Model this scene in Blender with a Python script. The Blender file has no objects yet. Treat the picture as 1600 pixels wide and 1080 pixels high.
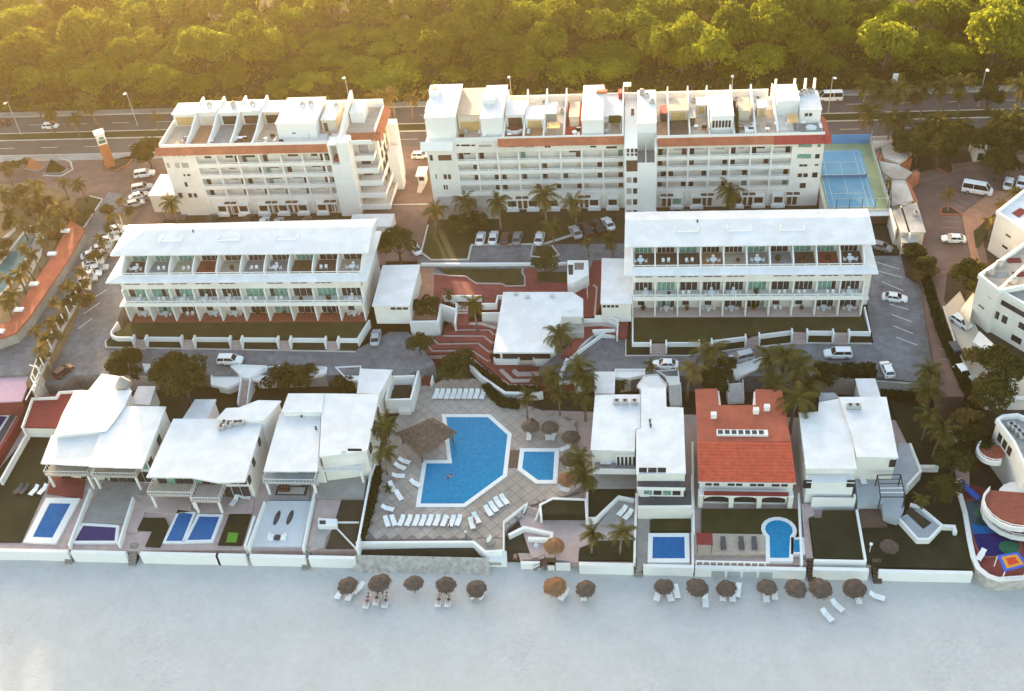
import bpy, bmesh, math, random
from mathutils import Vector, Matrix, noise as mnoise
random.seed(7)
R_ = math.radians
scene = bpy.context.scene
C = scene.collection

# ------------------------------------------------------------------ camera
F_PX, CAM_H = 1706.0, 128.0
_d = Vector((198, -1512, F_PX)).normalized()
_dn = Vector((200, 1950, F_PX)); _dn = (_dn - _d * _dn.dot(_d)).normalized()
_x = _dn.cross(_d)
AX = (_x, _d, -_dn)                       # world axes seen in camera space (right, down, forward)
cam = bpy.data.cameras.new('camera'); cam_o = bpy.data.objects.new('camera', cam); C.objects.link(cam_o)
cam.sensor_width = 36.0; cam.lens = F_PX / 1600 * 36.0; cam.clip_start = 1.0; cam.clip_end = 3000.0
M = Matrix.Identity(4)
for i in range(3):
    M[i][0] = AX[i][0]; M[i][1] = -AX[i][1]; M[i][2] = -AX[i][2]
M[2][3] = CAM_H
cam_o.matrix_world = M
scene.camera = cam_o

# ------------------------------------------------------------------ light
SUN_EL, SUN_AZ = 7.5, -22.0              # degrees; azimuth measured from +Y towards +X
world = bpy.data.worlds.new('World'); scene.world = world; world.use_nodes = True
wn = world.node_tree.nodes; wl = world.node_tree.links
sky = wn.new('ShaderNodeTexSky'); sky.sky_type = 'NISHITA'; sky.sun_disc = False
sky.sun_elevation = R_(SUN_EL); sky.sun_rotation = R_(SUN_AZ); sky.air_density = 1.0; sky.dust_density = 2.0; sky.ozone_density = 0.6
wn['Background'].inputs['Strength'].default_value = 0.15
wl.new(sky.outputs[0], wn['Background'].inputs['Color'])
sun = bpy.data.lights.new('sun', 'SUN'); sun.energy = 5.0; sun.angle = R_(2.6); sun.color = (1.0, 0.75, 0.44)
sun_o = bpy.data.objects.new('sun', sun); C.objects.link(sun_o)
_sd = Vector((math.sin(R_(SUN_AZ)) * math.cos(R_(SUN_EL)), math.cos(R_(SUN_AZ)) * math.cos(R_(SUN_EL)), math.sin(R_(SUN_EL))))
sun_o.rotation_euler = _sd.to_track_quat('Z', 'Y').to_euler(); sun_o.location = (0, 0, 200)
vs = scene.view_settings; vs.view_transform = 'Standard'; vs.look = 'None'; vs.exposure = 2.42; vs.gamma = 1.0; vs.use_curve_mapping = False

# ------------------------------------------------------------------ survey helpers
def ray(u, v):
    c = Vector((u - 800, v - 540, F_PX))
    return Vector((AX[0].dot(c), AX[1].dot(c), AX[2].dot(c)))
def P(u, v, z=0.0):                        # a surveyed point of the place on the level z
    r = ray(u, v); t = (z - CAM_H) / r.z
    return Vector((r.x * t, r.y * t, z))
class Zm:                                  # coordinates read off an enlarged survey sheet
    def __init__(s, x, y, k): s.x, s.y, s.k = x, y, k
    def __call__(s, a, b, z=0.0): return P(s.x + a / s.k, s.y + b / s.k, z)
    def uv(s, a, b): return (s.x + a / s.k, s.y + b / s.k)
def XY(pts): return [(p.x, p.y) for p in pts]

# ------------------------------------------------------------------ mesh helpers
class MB:
    def __init__(s): s.v = []; s.f = []
    def add(s, vs_, fs):
        n = len(s.v); s.v += [tuple(q) for q in vs_]; s.f += [tuple(n + i for i in f) for f in fs]; return s
    def box(s, x0, x1, y0, y1, z0, z1):
        return s.add([(x0,y0,z0),(x1,y0,z0),(x1,y1,z0),(x0,y1,z0),(x0,y0,z1),(x1,y0,z1),(x1,y1,z1),(x0,y1,z1)],
                     [(3,2,1,0),(4,5,6,7),(0,1,5,4),(1,2,6,5),(2,3,7,6),(3,0,4,7)])
    def obox(s, c, d, hl, hw, z0, z1):     # box centred at c, along d
        d = Vector((d[0], d[1], 0)).normalized(); n = Vector((-d.y, d.x, 0)); c = Vector((c[0], c[1], 0))
        q = [c - d*hl - n*hw, c + d*hl - n*hw, c + d*hl + n*hw, c - d*hl + n*hw]
        return s.prism([(p.x, p.y) for p in q], z0, z1)
    def prism(s, poly, z0, z1):
        a = sum(poly[i][0]*poly[(i+1)%len(poly)][1] - poly[(i+1)%len(poly)][0]*poly[i][1] for i in range(len(poly)))
        if a < 0: poly = poly[::-1]
        n = len(poly); zt = z1 if isinstance(z1, (list, tuple)) else [z1]*n
        if a < 0 and isinstance(z1, (list, tuple)): zt = zt[::-1]
        vs_ = [(p[0], p[1], z0) for p in poly] + [(p[0], p[1], zt[i]) for i, p in enumerate(poly)]
        return s.add(vs_, [tuple(range(n))[::-1], tuple(range(n, 2*n))] + [(i, (i+1)%n, n+(i+1)%n, n+i) for i in range(n)])
    def strip(s, pts, w, z0, z1, closed=False):   # wall along a polyline, mitred; z may be lists
        n = len(pts); L = []; Rr = []
        pts = [Vector((p[0], p[1])) for p in pts]
        for i in range(n):
            if closed: a = pts[i-1]; b = pts[(i+1) % n]
            else: a = pts[max(i-1, 0)]; b = pts[min(i+1, n-1)]
            d1 = (pts[i]-a); d2 = (b-pts[i])
            if d1.length < 1e-6: d1 = d2
            if d2.length < 1e-6: d2 = d1
            d1 = d1.normalized(); d2 = d2.normalized()
            t = (d1 + d2)
            t = t.normalized() if t.length > 1e-6 else d1
            nn = Vector((-t.y, t.x)); k = 1 / max(0.45, nn.dot(Vector((-d1.y, d1.x))))
            L.append(pts[i] + nn*w*0.5*k); Rr.append(pts[i] - nn*w*0.5*k)
        zb = z0 if isinstance(z0, list) else [z0]*n; zt = z1 if isinstance(z1, list) else [z1]*n
        vs_ = []
        for i in range(n):
            vs_ += [(L[i].x, L[i].y, zb[i]), (Rr[i].x, Rr[i].y, zb[i]), (Rr[i].x, Rr[i].y, zt[i]), (L[i].x, L[i].y, zt[i])]
        fs = []
        m = n if closed else n-1
        for i in range(m):
            a = 4*i; b = 4*((i+1) % n)
            fs += [(a+1, b+1, b+2, a+2), (b, a, a+3, b+3), (a+2, b+2, b+3, a+3), (a, b, b+1, a+1)]
        if not closed: fs += [(0,1,2,3), (4*n-1, 4*n-2, 4*n-3, 4*n-4)]
        return s.add(vs_, fs)
    def tube(s, pts, rad, n=6, cap=True):
        pts = [Vector(p) for p in pts]; rr = rad if isinstance(rad, (list, tuple)) else [rad]*len(pts)
        base = len(s.v)
        for i, p in enumerate(pts):
            t = (pts[min(i+1, len(pts)-1)] - pts[max(i-1, 0)]).normalized()
            a = t.orthogonal().normalized() if abs(t.z) < 0.95 else Vector((1,0,0))
            a = (a - t*a.dot(t)).normalized(); b = t.cross(a)
            for k in range(n):
                th = 2*math.pi*k/n; q = p + (a*math.cos(th) + b*math.sin(th))*rr[i]; s.v.append(tuple(q))
        for i in range(len(pts)-1):
            for k in range(n):
                k2 = (k+1) % n; s.f.append((base+i*n+k, base+i*n+k2, base+(i+1)*n+k2, base+(i+1)*n+k))
        if cap:
            s.f.append(tuple(base+k for k in range(n))[::-1]); s.f.append(tuple(base+(len(pts)-1)*n+k for k in range(n)))
        return s
    def lathe(s, c, prof, n=12):           # prof: (r, z) from the bottom up
        base = len(s.v)
        for r, z in prof:
            for k in range(n):
                th = 2*math.pi*k/n; s.v.append((c[0]+r*math.cos(th), c[1]+r*math.sin(th), c[2]+z))
        for i in range(len(prof)-1):
            for k in range(n):
                k2 = (k+1) % n; s.f.append((base+i*n+k, base+i*n+k2, base+(i+1)*n+k2, base+(i+1)*n+k))
        s.f.append(tuple(base+k for k in range(n))[::-1]); s.f.append(tuple(base+(len(prof)-1)*n+k for k in range(n)))
        return s
    def mesh(s, name, m, smooth=False):
        me = bpy.data.meshes.new(name); me.from_pydata(s.v, [], s.f)
        me.materials.append(m)
        if smooth: me.polygons.foreach_set('use_smooth', [True]*len(me.polygons))
        me.update(); return me
    def build(s, name, m, parent=None, smooth=False):
        return link(name, s.mesh(name, m, smooth), parent)

def link(name, me, parent=None):
    o = bpy.data.objects.new(name, me); C.objects.link(o)
    if parent is not None:
        o.parent = parent
        if parent.get('_world'): o.matrix_parent_inverse = Matrix.Translation(-Vector(parent.location)) if parent.type == 'EMPTY' else Matrix.Identity(4)
    return o
def tag(o, label=None, cat=None, group=None, kind=None):
    if label: o['label'] = label
    if cat: o['category'] = cat
    if group: o['group'] = group
    if kind: o['kind'] = kind
    return o
def thing(name, label, cat, loc=(0,0,0), group=None, local=False):
    o = bpy.data.objects.new(name, None); C.objects.link(o); o.location = loc; o.empty_display_size = 0.5
    if not local: o['_world'] = 1          # its parts are modelled in place
    return tag(o, label, cat, group)
def copy_tree(o, parent=None):
    c = o.copy(); C.objects.link(c); c.parent = parent
    for ch in list(o.children): copy_tree(ch, c)
    return c
def place(proto, loc, rz=0.0, sc=1.0, label=None, group=None, tilt=None):
    if not proto.get('_used'): o = proto; proto['_used'] = 1
    else: o = copy_tree(proto)
    o.location = loc; o.rotation_euler = (tilt[0], tilt[1], rz) if tilt else (0, 0, rz)
    o.scale = sc if isinstance(sc, (tuple, list)) else (sc, sc, sc)
    if label: o['label'] = label
    if group: o['group'] = group
    elif 'group' in o.keys() and not group: pass
    return o
ORD = ['first','second','third','fourth','fifth','sixth','seventh','eighth','ninth','tenth','eleventh','twelfth','thirteenth','fourteenth','fifteenth','sixteenth','seventeenth','eighteenth']

# ------------------------------------------------------------------ materials
MATS = {}
def mat(name, col, rough=0.8, var=0.15, scale=0.6, detail=6.0, bump=0.0, bscale=None, spec=0.3, col2=None, metal=0.0, stain=0.0, rnd=0.0, obj=False):
    m = bpy.data.materials.new(name); m.use_nodes = True; nt = m.node_tree; N = nt.nodes; L = nt.links
    b = N['Principled BSDF']; b.inputs['Roughness'].default_value = rough; b.inputs['Specular IOR Level'].default_value = spec; b.inputs['Metallic'].default_value = metal
    if obj: co = N.new('ShaderNodeTexCoord').outputs['Object']
    else: co = N.new('ShaderNodeNewGeometry').outputs['Position']
    n1 = N.new('ShaderNodeTexNoise'); n1.inputs['Scale'].default_value = scale; n1.inputs['Detail'].default_value = detail; n1.inputs['Roughness'].default_value = 0.62
    L.new(co, n1.inputs['Vector'])
    rp = N.new('ShaderNodeValToRGB'); rp.color_ramp.elements[0].position = 0.3; rp.color_ramp.elements[1].position = 0.7
    c1 = [max(0, c*(1-var)) for c in col]; c2 = list(col2) if col2 else [min(1, c*(1+var)) for c in col]
    rp.color_ramp.elements[0].color = (*c1, 1); rp.color_ramp.elements[1].color = (*c2, 1)
    L.new(n1.outputs['Fac'], rp.inputs['Fac']); out = rp.outputs['Color']
    if stain > 0:
        n2 = N.new('ShaderNodeTexNoise'); n2.inputs['Scale'].default_value = scale*0.23; n2.inputs['Detail'].default_value = 8; L.new(co, n2.inputs['Vector'])
        r2 = N.new('ShaderNodeValToRGB'); r2.color_ramp.elements[0].position = 0.42; r2.color_ramp.elements[1].position = 0.62
        r2.color_ramp.elements[0].color = (1-stain, 1-stain*1.05, 1-stain*1.15, 1); r2.color_ramp.elements[1].color = (1,1,1,1); L.new(n2.outputs['Fac'], r2.inputs['Fac'])
        mx = N.new('ShaderNodeMix'); mx.data_type = 'RGBA'; mx.blend_type = 'MULTIPLY'; mx.inputs[0].default_value = 1.0
        L.new(out, mx.inputs[6]); L.new(r2.outputs['Color'], mx.inputs[7]); out = mx.outputs[2]
    if rnd > 0:
        oi = N.new('ShaderNodeObjectInfo'); hs = N.new('ShaderNodeHueSaturation'); mr = N.new('ShaderNodeMapRange')
        mr.inputs['To Min'].default_value = 1-rnd; mr.inputs['To Max'].default_value = 1+rnd; L.new(oi.outputs['Random'], mr.inputs['Value'])
        L.new(mr.outputs[0], hs.inputs['Value']); L.new(out, hs.inputs['Color']); out = hs.outputs['Color']
    L.new(out, b.inputs['Base Color'])
    if bump > 0:
        n3 = N.new('ShaderNodeTexNoise'); n3.inputs['Scale'].default_value = bscale or scale*6; n3.inputs['Detail'].default_value = 5; L.new(co, n3.inputs['Vector'])
        bp = N.new('ShaderNodeBump'); bp.inputs['Strength'].default_value = bump; bp.inputs['Distance'].default_value = 0.1; L.new(n3.outputs['Fac'], bp.inputs['Height']); L.new(bp.outputs['Normal'], b.inputs['Normal'])
    MATS[name] = m; return m
def leafmat(name, c1, c2, trans=0.45, scale=0.5, rnd=0.25):
    m = bpy.data.materials.new(name); m.use_nodes = True; nt = m.node_tree; N = nt.nodes; L = nt.links
    N.remove(N['Principled BSDF']); o = N['Material Output']
    df = N.new('ShaderNodeBsdfDiffuse'); tr = N.new('ShaderNodeBsdfTranslucent'); mx = N.new('ShaderNodeMixShader'); mx.inputs[0].default_value = trans
    g = N.new('ShaderNodeNewGeometry'); n1 = N.new('ShaderNodeTexNoise'); n1.inputs['Scale'].default_value = scale; n1.inputs['Detail'].default_value = 4; L.new(g.outputs['Position'], n1.inputs['Vector'])
    rp = N.new('ShaderNodeValToRGB'); rp.color_ramp.elements[0].position = 0.32; rp.color_ramp.elements[1].position = 0.68
    rp.color_ramp.elements[0].color = (*c1, 1); rp.color_ramp.elements[1].color = (*c2, 1); L.new(n1.outputs['Fac'], rp.inputs['Fac'])
    oi = N.new('ShaderNodeObjectInfo'); hs = N.new('ShaderNodeHueSaturation'); mr = N.new('ShaderNodeMapRange'); mr.inputs['To Min'].default_value = 1-rnd; mr.inputs['To Max'].default_value = 1+rnd
    L.new(oi.outputs['Random'], mr.inputs['Value']); L.new(mr.outputs[0], hs.inputs['Value']); L.new(rp.outputs['Color'], hs.inputs['Color'])
    L.new(hs.outputs['Color'], df.inputs['Color']); L.new(hs.outputs['Color'], tr.inputs['Color'])
    L.new(df.outputs[0], mx.inputs[1]); L.new(tr.outputs[0], mx.inputs[2]); L.new(mx.outputs[0], o.inputs['Surface'])
    MATS[name] = m; return m
W_ROOF = mat('white_roof_paint', (.765,.765,.77), .75, .035, 1.6, stain=.1, bump=.08)
W_WALL = mat('white_wall_paint', (.81,.77,.71), .85, .06, .5, stain=.12)
W_TRIM = mat('white_trim', (.80,.785,.75), .7, .03, 1.0)
CREAM = mat('cream_wall', (.66,.58,.47), .85, .1, .4, stain=.15)
GREYW = mat('grey_plaster', (.42,.40,.37), .9, .12, .6, stain=.2)
TERR = mat('terracotta_band', (.46,.15,.085), .8, .18, .7, stain=.2)
REDROOF = mat('red_roof_tile', (.50,.095,.05), .75, .22, 1.2, bump=.3, bscale=5)
DKRED = mat('dark_red_roof', (.20,.03,.03), .8, .15, .8)
PINK = mat('pink_roof', (.62,.38,.44), .8, .06, .5)
GLASS = mat('dark_glass', (.028,.030,.032), .12, .3, .8, spec=.5)
GGLASS = mat('green_curtain_glass', (.14,.30,.25), .2, .35, 1.5, spec=.5)
BROWN = mat('brown_shutter', (.10,.055,.04), .7, .25, 1.5)
ASPH = mat('asphalt', (.185,.19,.205), .9, .28, .7, detail=14, bump=.2, bscale=8, stain=.25)
ASPHB = mat('boulevard_asphalt', (.125,.105,.10), .9, .15, .25, detail=10, stain=.18)
PAVER = mat('brown_pavers', (.21,.135,.115), .9, .2, .4, detail=9, stain=.3)
KERB = mat('kerb_concrete', (.58,.54,.48), .9, .1, .6, stain=.15)
CONC = mat('concrete', (.36,.33,.30), .9, .15, .5, stain=.2)
LAWN = mat('lawn', (.044,.055,.013), .95, .3, .35, col2=(.075,.062,.022), detail=9, bump=.5, bscale=12, stain=.25)
DLAWN = mat('dark_lawn', (.026,.034,.012), .95, .3, .4, col2=(.042,.038,.016), detail=9, bump=.5, bscale=12, stain=.2)
SOIL = mat('garden_soil', (.055,.042,.026), .95, .35, .25, detail=8, bump=.4, bscale=6)
SAND = mat('beach_sand', (.54,.525,.505), .95, .05, 1.1, detail=12, bump=.4, bscale=2.4, stain=.05)
DECK = mat('deck_tile', (.45,.39,.345), .85, .14, .5, detail=6, stain=.22, rnd=.06)
JOINT = mat('deck_joint', (.22,.19,.18), .9, .1, 1)
REDPAV = mat('red_paving', (.24,.055,.05), .85, .2, .6, stain=.2)
PINKPAV = mat('pink_paving', (.52,.40,.37), .85, .12, .8, stain=.12)
STONE = mat('rubble_stone', (.46,.42,.38), .9, .3, 1.3, detail=8, bump=.8, bscale=2.5)
THATCH = mat('thatch', (.105,.078,.062), .95, .35, 2.5, bump=.6, bscale=9, obj=True, rnd=.12)
THATCHW = mat('thatch_warm', (.24,.12,.06), .95, .35, 2.5, bump=.6, bscale=9, obj=True)
WOOD = mat('weathered_wood', (.11,.07,.05), .85, .25, 2)
METAL = mat('grey_metal', (.45,.45,.44), .45, .1, 2, metal=.3)
DARK = mat('dark_metal', (.035,.035,.037), .6, .2, 2)
POOLW = None
def water(name, col, col2, rough=.08, bump=.25):
    m = mat(name, col, rough, .1, 2.6, detail=4, col2=col2, bump=.45, bscale=2.2, spec=.12); return m
W_BLUE = water('pool_water', (.0,.18,.37), (.001,.27,.51))
W_DEEP = water('deep_blue_pool', (.0,.095,.29), (.001,.15,.40))
W_NAVY = water('navy_pool', (.016,.018,.11), (.022,.026,.15))
W_TEAL = water('teal_pool', (.05,.16,.17), (.07,.20,.21))
W_GRN = water('green_pool_tile', (.02,.13,.07), (.03,.17,.09))
def sand_footprints(m):
    nt = m.node_tree; N = nt.nodes; L = nt.links; b = N['Principled BSDF']; g = N.new('ShaderNodeNewGeometry')
    v = N.new('ShaderNodeTexVoronoi'); v.inputs['Scale'].default_value = 1.5; L.new(g.outputs['Position'], v.inputs['Vector'])
    n = N.new('ShaderNodeTexNoise'); n.inputs['Scale'].default_value = .09; n.inputs['Detail'].default_value = 5; L.new(g.outputs['Position'], n.inputs['Vector'])
    r = N.new('ShaderNodeValToRGB'); r.color_ramp.elements[0].position = .46; r.color_ramp.elements[1].position = .62; L.new(n.outputs['Fac'], r.inputs['Fac'])
    mu = N.new('ShaderNodeMath'); mu.operation = 'MULTIPLY'; L.new(v.outputs['Distance'], mu.inputs[0]); L.new(r.outputs['Color'], mu.inputs[1])
    bp = N.new('ShaderNodeBump'); bp.inputs['Strength'].default_value = .5; bp.inputs['Distance'].default_value = .25; L.new(mu.outputs[0], bp.inputs['Height'])
    old = b.inputs['Normal'].links[0].from_socket; L.new(old, bp.inputs['Normal']); L.new(bp.outputs['Normal'], b.inputs['Normal'])
sand_footprints(SAND)
PLAST = mat('white_plastic', (.80,.80,.79), .5, .04, 3, obj=True)
TRUNK = mat('palm_trunk', (.20,.16,.12), .95, .25, 3, obj=True)
BARK = mat('tree_bark', (.11,.08,.06), .95, .25, 3, obj=True)
FOREST = leafmat('forest_leaves', (.085,.115,.011), (.185,.215,.019), .5, .25, .4)
FOREST2 = leafmat('forest_leaves_pale', (.14,.165,.016), (.24,.26,.028), .55, .3, .3)
TREEL = leafmat('garden_leaves', (.032,.040,.013), (.085,.080,.025), .3, .5, .2)
PALML = leafmat('palm_fronds', (.055,.060,.018), (.15,.13,.04), .35, .6, .22)
PALMY = leafmat('golden_palm_fronds', (.14,.10,.035), (.22,.16,.055), .4, .6, .2)  # yellower and paler than the green fronds; hanging dead fronds share it
HEDGE = leafmat('hedge_leaves', (.022,.032,.012), (.045,.055,.02), .25, .8, .1)
DRYG = leafmat('dry_shrub_leaves', (.12,.085,.03), (.19,.14,.05), .35, .8, .15)
# ================================================================== SETTING
def struct(name, mb, m, smooth=False): return tag(mb.build(name, m, None, smooth), kind='structure')
ZS, ZD, ZB = -1.5, -4.5, -6.4              # front street, pool deck and house yards, beach
# base terrain: one sheet stepping down to the sea
mb = MB(); xs = [-700, -320, -230, -110, 0, 110, 220, 600]
prof = [(900,-.3),(400,-.3),(236,-.3),(172,-.3),(169,-5.2),(134,-5.2),(104,-5.2),(101.5,-7.2),(60,-7.9),(-200,-9)]
for y, z in prof:
    for x in xs: mb.v.append((x, y, z))
n = len(xs)
for j in range(len(prof)-1):
    for i in range(n-1): mb.f.append((j*n+i, (j+1)*n+i, (j+1)*n+i+1, j*n+i+1))
struct('ground', mb, SOIL)
# beach, gently uneven
mb = MB(); nx, ny = 150, 60
for j in range(ny+1):
    for i in range(nx+1):
        x = -190 + 340*i/nx; y = 103.2 - 75*j/ny
        z = ZB - 0.012*(103-y) + 0.16*(mnoise.noise((x*.12, y*.16, 0))) + 0.05*mnoise.noise((x*.6, y*.6, 3)) 
        mb.v.append((x, y, z))
for j in range(ny):
    for i in range(nx): mb.f.append((j*(nx+1)+i, (j+1)*(nx+1)+i, (j+1)*(nx+1)+i+1, j*(nx+1)+i+1))
struct('beach', mb, SAND, True)
def beach_z(x, y): return ZB - 0.012*(103-y) + 0.16*(mnoise.noise((x*.12, y*.16, 0))) + 0.05*mnoise.noise((x*.6, y*.6, 3))
# boulevard
b = MB().box(-420, 300, 224.6, 232.6, -.3, 0); far_road = struct('boulevard_far_carriageway', b, ASPHB)
b = MB().box(-420, 300, 214.2, 221.0, -.3, 0); near_road = struct('boulevard_near_carriageway', b, ASPHB)
b = MB().box(-420, 300, 221.3, 224.3, -.3, .12); struct('median_strip', b, LAWN)
b = MB().box(-420, 300, 221.0, 221.3, -.3, .16).box(-420, 300, 224.3, 224.6, -.3, .16).box(-420, 300, 232.6, 232.85, -.3, .15); struct('boulevard_kerb', b, KERB)
b = MB().box(-420, 300, 232.85, 235.2, -.3, .1); struct('far_pavement', b, CONC)
b = MB().box(-420, -62, 211.4, 213.95, -.3, .1).box(-34, 300, 211.4, 213.95, -.3, .1); struct('near_pavement', b, CONC)
b = MB().box(-420, -62, 213.95, 214.2, -.3, .14).box(-34, 300, 213.95, 214.2, -.3, .14); struct('near_kerb', b, KERB)
LINE = mat('road_paint', (.62,.58,.50), .8, .2, 2)
PLINE = mat('stall_paint', (.70,.69,.66), .8, .15, 2)
k = 0
for (y0, road) in ((228.6, far_road), (217.6, near_road)):
    for i in range(-18, 10):
        x = i*11.0 + (3 if y0 > 220 else 0)
        MB().box(x, x+4.2, y0-.08, y0+.08, 0, .006).build('lane_dash', LINE, road)
# forest floor
b = MB().box(-420, 320, 235.2, 700, -.3, .05); struct('forest_floor', b, mat('leaf_litter', (.05,.05,.018), .95, .4, .4, detail=8, bump=.6, bscale=3))

# rear lots and lanes (level 0)
b = MB().prism([(-190,211.4),(-97,211.4),(-97,186.6),(-101.5,186.6),(-101.5,172),(-118,172),(-118,150.5),(-190,150.5)], -5.6, -.01); struct('left_forecourt', b, PAVER)
b = MB().prism([(-62,214.2),(-34,214.2),(-34,211.2),(-43.6,211.2),(-43.6,170.9),(-49,170.9),(-62,170.9)], -.3, .0); struct('hotel_lane', b, PAVER)
b = MB().prism([(-43.6,175.9),(-2,175.9),(4,186.0),(43,186.0),(43,170.2),(-2.7,170.2),(-12,165.2),(-43.6,165.2)], -.3, -.004); struct('middle_parking_lot', b, ASPH)
b = MB().box(-101.5, -50, 169.6, 182.5, -.3, -.006); struct('rear_parking_lot', b, PAVER)
def drive_mesh(b, A, B):
    n = len(A); b.v = A + B + [(x, y, -5.6) for x, y, z in A] + [(x, y, -5.6) for x, y, z in B]
    b.f = [(i, i+1, n+i+1, n+i) for i in range(n-1)] + [(2*n+i, 2*n+i+1, i+1, i) for i in range(n-1)] + [(n+i, n+i+1, 3*n+i+1, 3*n+i) for i in range(n-1)] + [(n-1, 3*n-1, 4*n-1, 2*n-1)]
# left and right ramps from the rear lots to the front street
def ramp(name, pts, m): # pts: (x,y,z)
    mb = MB(); n = len(pts)
    mb.add([p for p in pts] + [(p[0], p[1], p[2]-.5) for p in pts], [tuple(range(n)) if area(pts) > 0 else tuple(range(n))[::-1]] + [(i, n+i, n+(i+1)%n, (i+1)%n) for i in range(n)])
    return struct(name, mb, m)
def area(p): return sum(p[i][0]*p[(i+1)%len(p)][1] - p[(i+1)%len(p)][0]*p[i][1] for i in range(len(p)))
b = MB()
L_ = [(-119.5,172,0),(-119.5,166,0),(-118.5,156,-.75),(-118.3,147,ZS),(-118.5,136.5,ZS)]
R__ = [(-101.0,172,0),(-101.0,166,0),(-100.4,156,-.75),(-99.4,147,ZS),(-104.5,136.5,ZS)]
drive_mesh(b, L_, R__)
struct('left_drive', b, ASPH)
b = MB().prism([(-104.7,147.0),(-100.0,146.75),(-51,146.4),(-46,151.0),(-42.6,151.0),(-36.3,142.2),(-41,139.1),(-104.7,139.1)], -5.6, ZS+.002); struct('front_street_left', b, ASPH)
b = MB()
L2_ = [(41.6,171,0),(41.4,166,0),(40.8,156,-.75),(40.6,147.8,ZS),(40.6,139.2,ZS)]
R2_ = [(51.0,171,0),(51.0,166,0),(50.6,156,-.75),(50.4,147.8,ZS),(51.0,136.5,ZS)]
drive_mesh(b, L2_, R2_)
struct('right_drive', b, ASPH)
b = MB().prism([(-10.5,150.0),(-2.6,150.0),(-2.6,144.4),(8,144.4),(17.5,146.2),(27,147.8),(40.7,147.8),(40.7,139.2),(-14.5,139.2),(-17.5,141.0)], -5.6, ZS+.002); struct('front_street_right', b, ASPH)
# neighbouring lane on the right
LN = [(1425,265,0),(1610,240,0),(1610,300,0),(1535,310,0),(1525,330,0),(1545,415,0),(1480,425,0),(1475,470,0),(1490,500,0),(1506,560,0),(1520,620,0),(1470,620,0),(1462,580,0),(1452,520,0),(1438,440,0),(1418,380,0)]
b = MB().prism(XY([P(*q) for q in LN]), -5.6, 0); struct('brick_lane', b, PAVER)
b = MB().box(52.4, 330, 126, 211.4, -6.5, -.06); struct('right_grounds', b, SOIL)
b = MB().box(-330, -119.2, 140, 211.4, -6.5, -.06); struct('left_grounds', b, SOIL)
# ================================================================== BUILDING HELPERS
def VX(uv, Y):                             # survey point on the vertical plane y = Y
    r = ray(*uv); t = Y / r.y
    return r.x*t, CAM_H + r.z*t
def pane(root, x0, x1, z0, z1, Y, m=None, name='window', proud=.05, frame=False):
    o = MB().box(x0, x1, Y-proud, Y+.02, z0, z1).build(name, m or GLASS, root)
    return o
def wpx(root, zm, rect, Y, m=None, name='window'):
    x0, z1 = VX(zm.uv(rect[0], rect[1]), Y); x1, z0 = VX(zm.uv(rect[2], rect[3]), Y)
    if x1 < x0: x0, x1 = x1, x0
    return pane(root, x0, x1, min(z0, z1), max(z0, z1), Y, m, name)
def part(root, name, m, *boxes):
    b = MB()
    for q in boxes: b.box(*q)
    return b.build(name, m, root)
class Wall:                                # a straight wall between two plan points; u runs along it, normal to its right
    def __init__(s, a, b_):
        s.a = Vector((a[0], a[1])); s.d = (Vector((b_[0], b_[1])) - s.a); s.len = s.d.length; s.d.normalize(); s.n = Vector((s.d.y, -s.d.x))
    def hit(s, u, v):
        r = ray(u, v); # a + k d = t r (plan)
        det = r.x*(-s.d.y) + s.d.x*r.y
        t = (s.a.x*(-s.d.y) + s.d.x*s.a.y) / det
        q = Vector((r.x*t, r.y*t)); return (q - s.a).dot(s.d), CAM_H + r.z*t
    def box(s, mb, u0, u1, z0, z1, out=.05, inn=.03):
        c = s.a + s.d*((u0+u1)/2) + s.n*((out-inn)/2); return mb.obox(c, s.d, abs(u1-u0)/2, (out+inn)/2, z0, z1)
    def win(s, root, u0, u1, z0, z1, m=None, name='window', out=.05):
        mb = MB(); s.box(mb, u0, u1, z0, z1, out); return mb.build(name, m or GLASS, root)
    def wpx(s, root, zm, rect, m=None, name='window'):
        u0, z1 = s.hit(*zm.uv(rect[0], rect[1])); u1, z0 = s.hit(*zm.uv(rect[2], rect[3]))
        return s.win(root, min(u0,u1), max(u0,u1), min(z0,z1), max(z0,z1), m, name)
def balcony_grid(root, Y, xs, floors, zt, seed=1, doors=True, depth=1.5):
    """recessed balconies: piers, floor slabs, parapets with a slit under the rail, doors and windows in the back wall"""
    rnd = random.Random(seed); n = len(xs)-1
    for x in xs: part(root, 'pier', W_TRIM, (x-.17, x+.17, Y-.06, Y+depth, 0, zt))
    for fz in floors:
        part(root, 'balcony_slab', W_WALL, (xs[0]+.17, xs[-1]-.17, Y+.01, Y+depth, fz-.32, fz-.02))
        for i in range(n):
            a, b_ = xs[i]+.17, xs[i+1]-.17; mid = (a+b_)/2
            o = part(root, 'parapet', W_TRIM, (a, b_, Y+.02, Y+.16, fz-.30, fz+.62))
            part(o, 'rail', W_TRIM, (a, b_, Y+.02, Y+.14, fz+.80, fz+.93), (mid-.12, mid+.12, Y+.03, Y+.13, fz+.62, fz+.80))
            if doors:
                side = (i % 2 == 0) ^ (rnd.random() < .25)
                if rnd.random() < .85:
                    q = (a+.15, a+1.05) if side else (b_-1.05, b_-.15)
                    pane(root, q[0], q[1], fz+.05, fz+2.1, Y+depth, rnd.choice((GLASS,GLASS,GLASS,GLASS,GLASS,BROWN,GGLASS,CREAM)), 'balcony_door')
                if rnd.random() < .8:
                    w = rnd.uniform(1.0, 2.2); c = mid + rnd.uniform(-.3, .3)
                    pane(root, c-w/2, c+w/2, fz+1.2, fz+1.95, Y+depth, GLASS if rnd.random() < .7 else GREYW, 'window')
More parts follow.
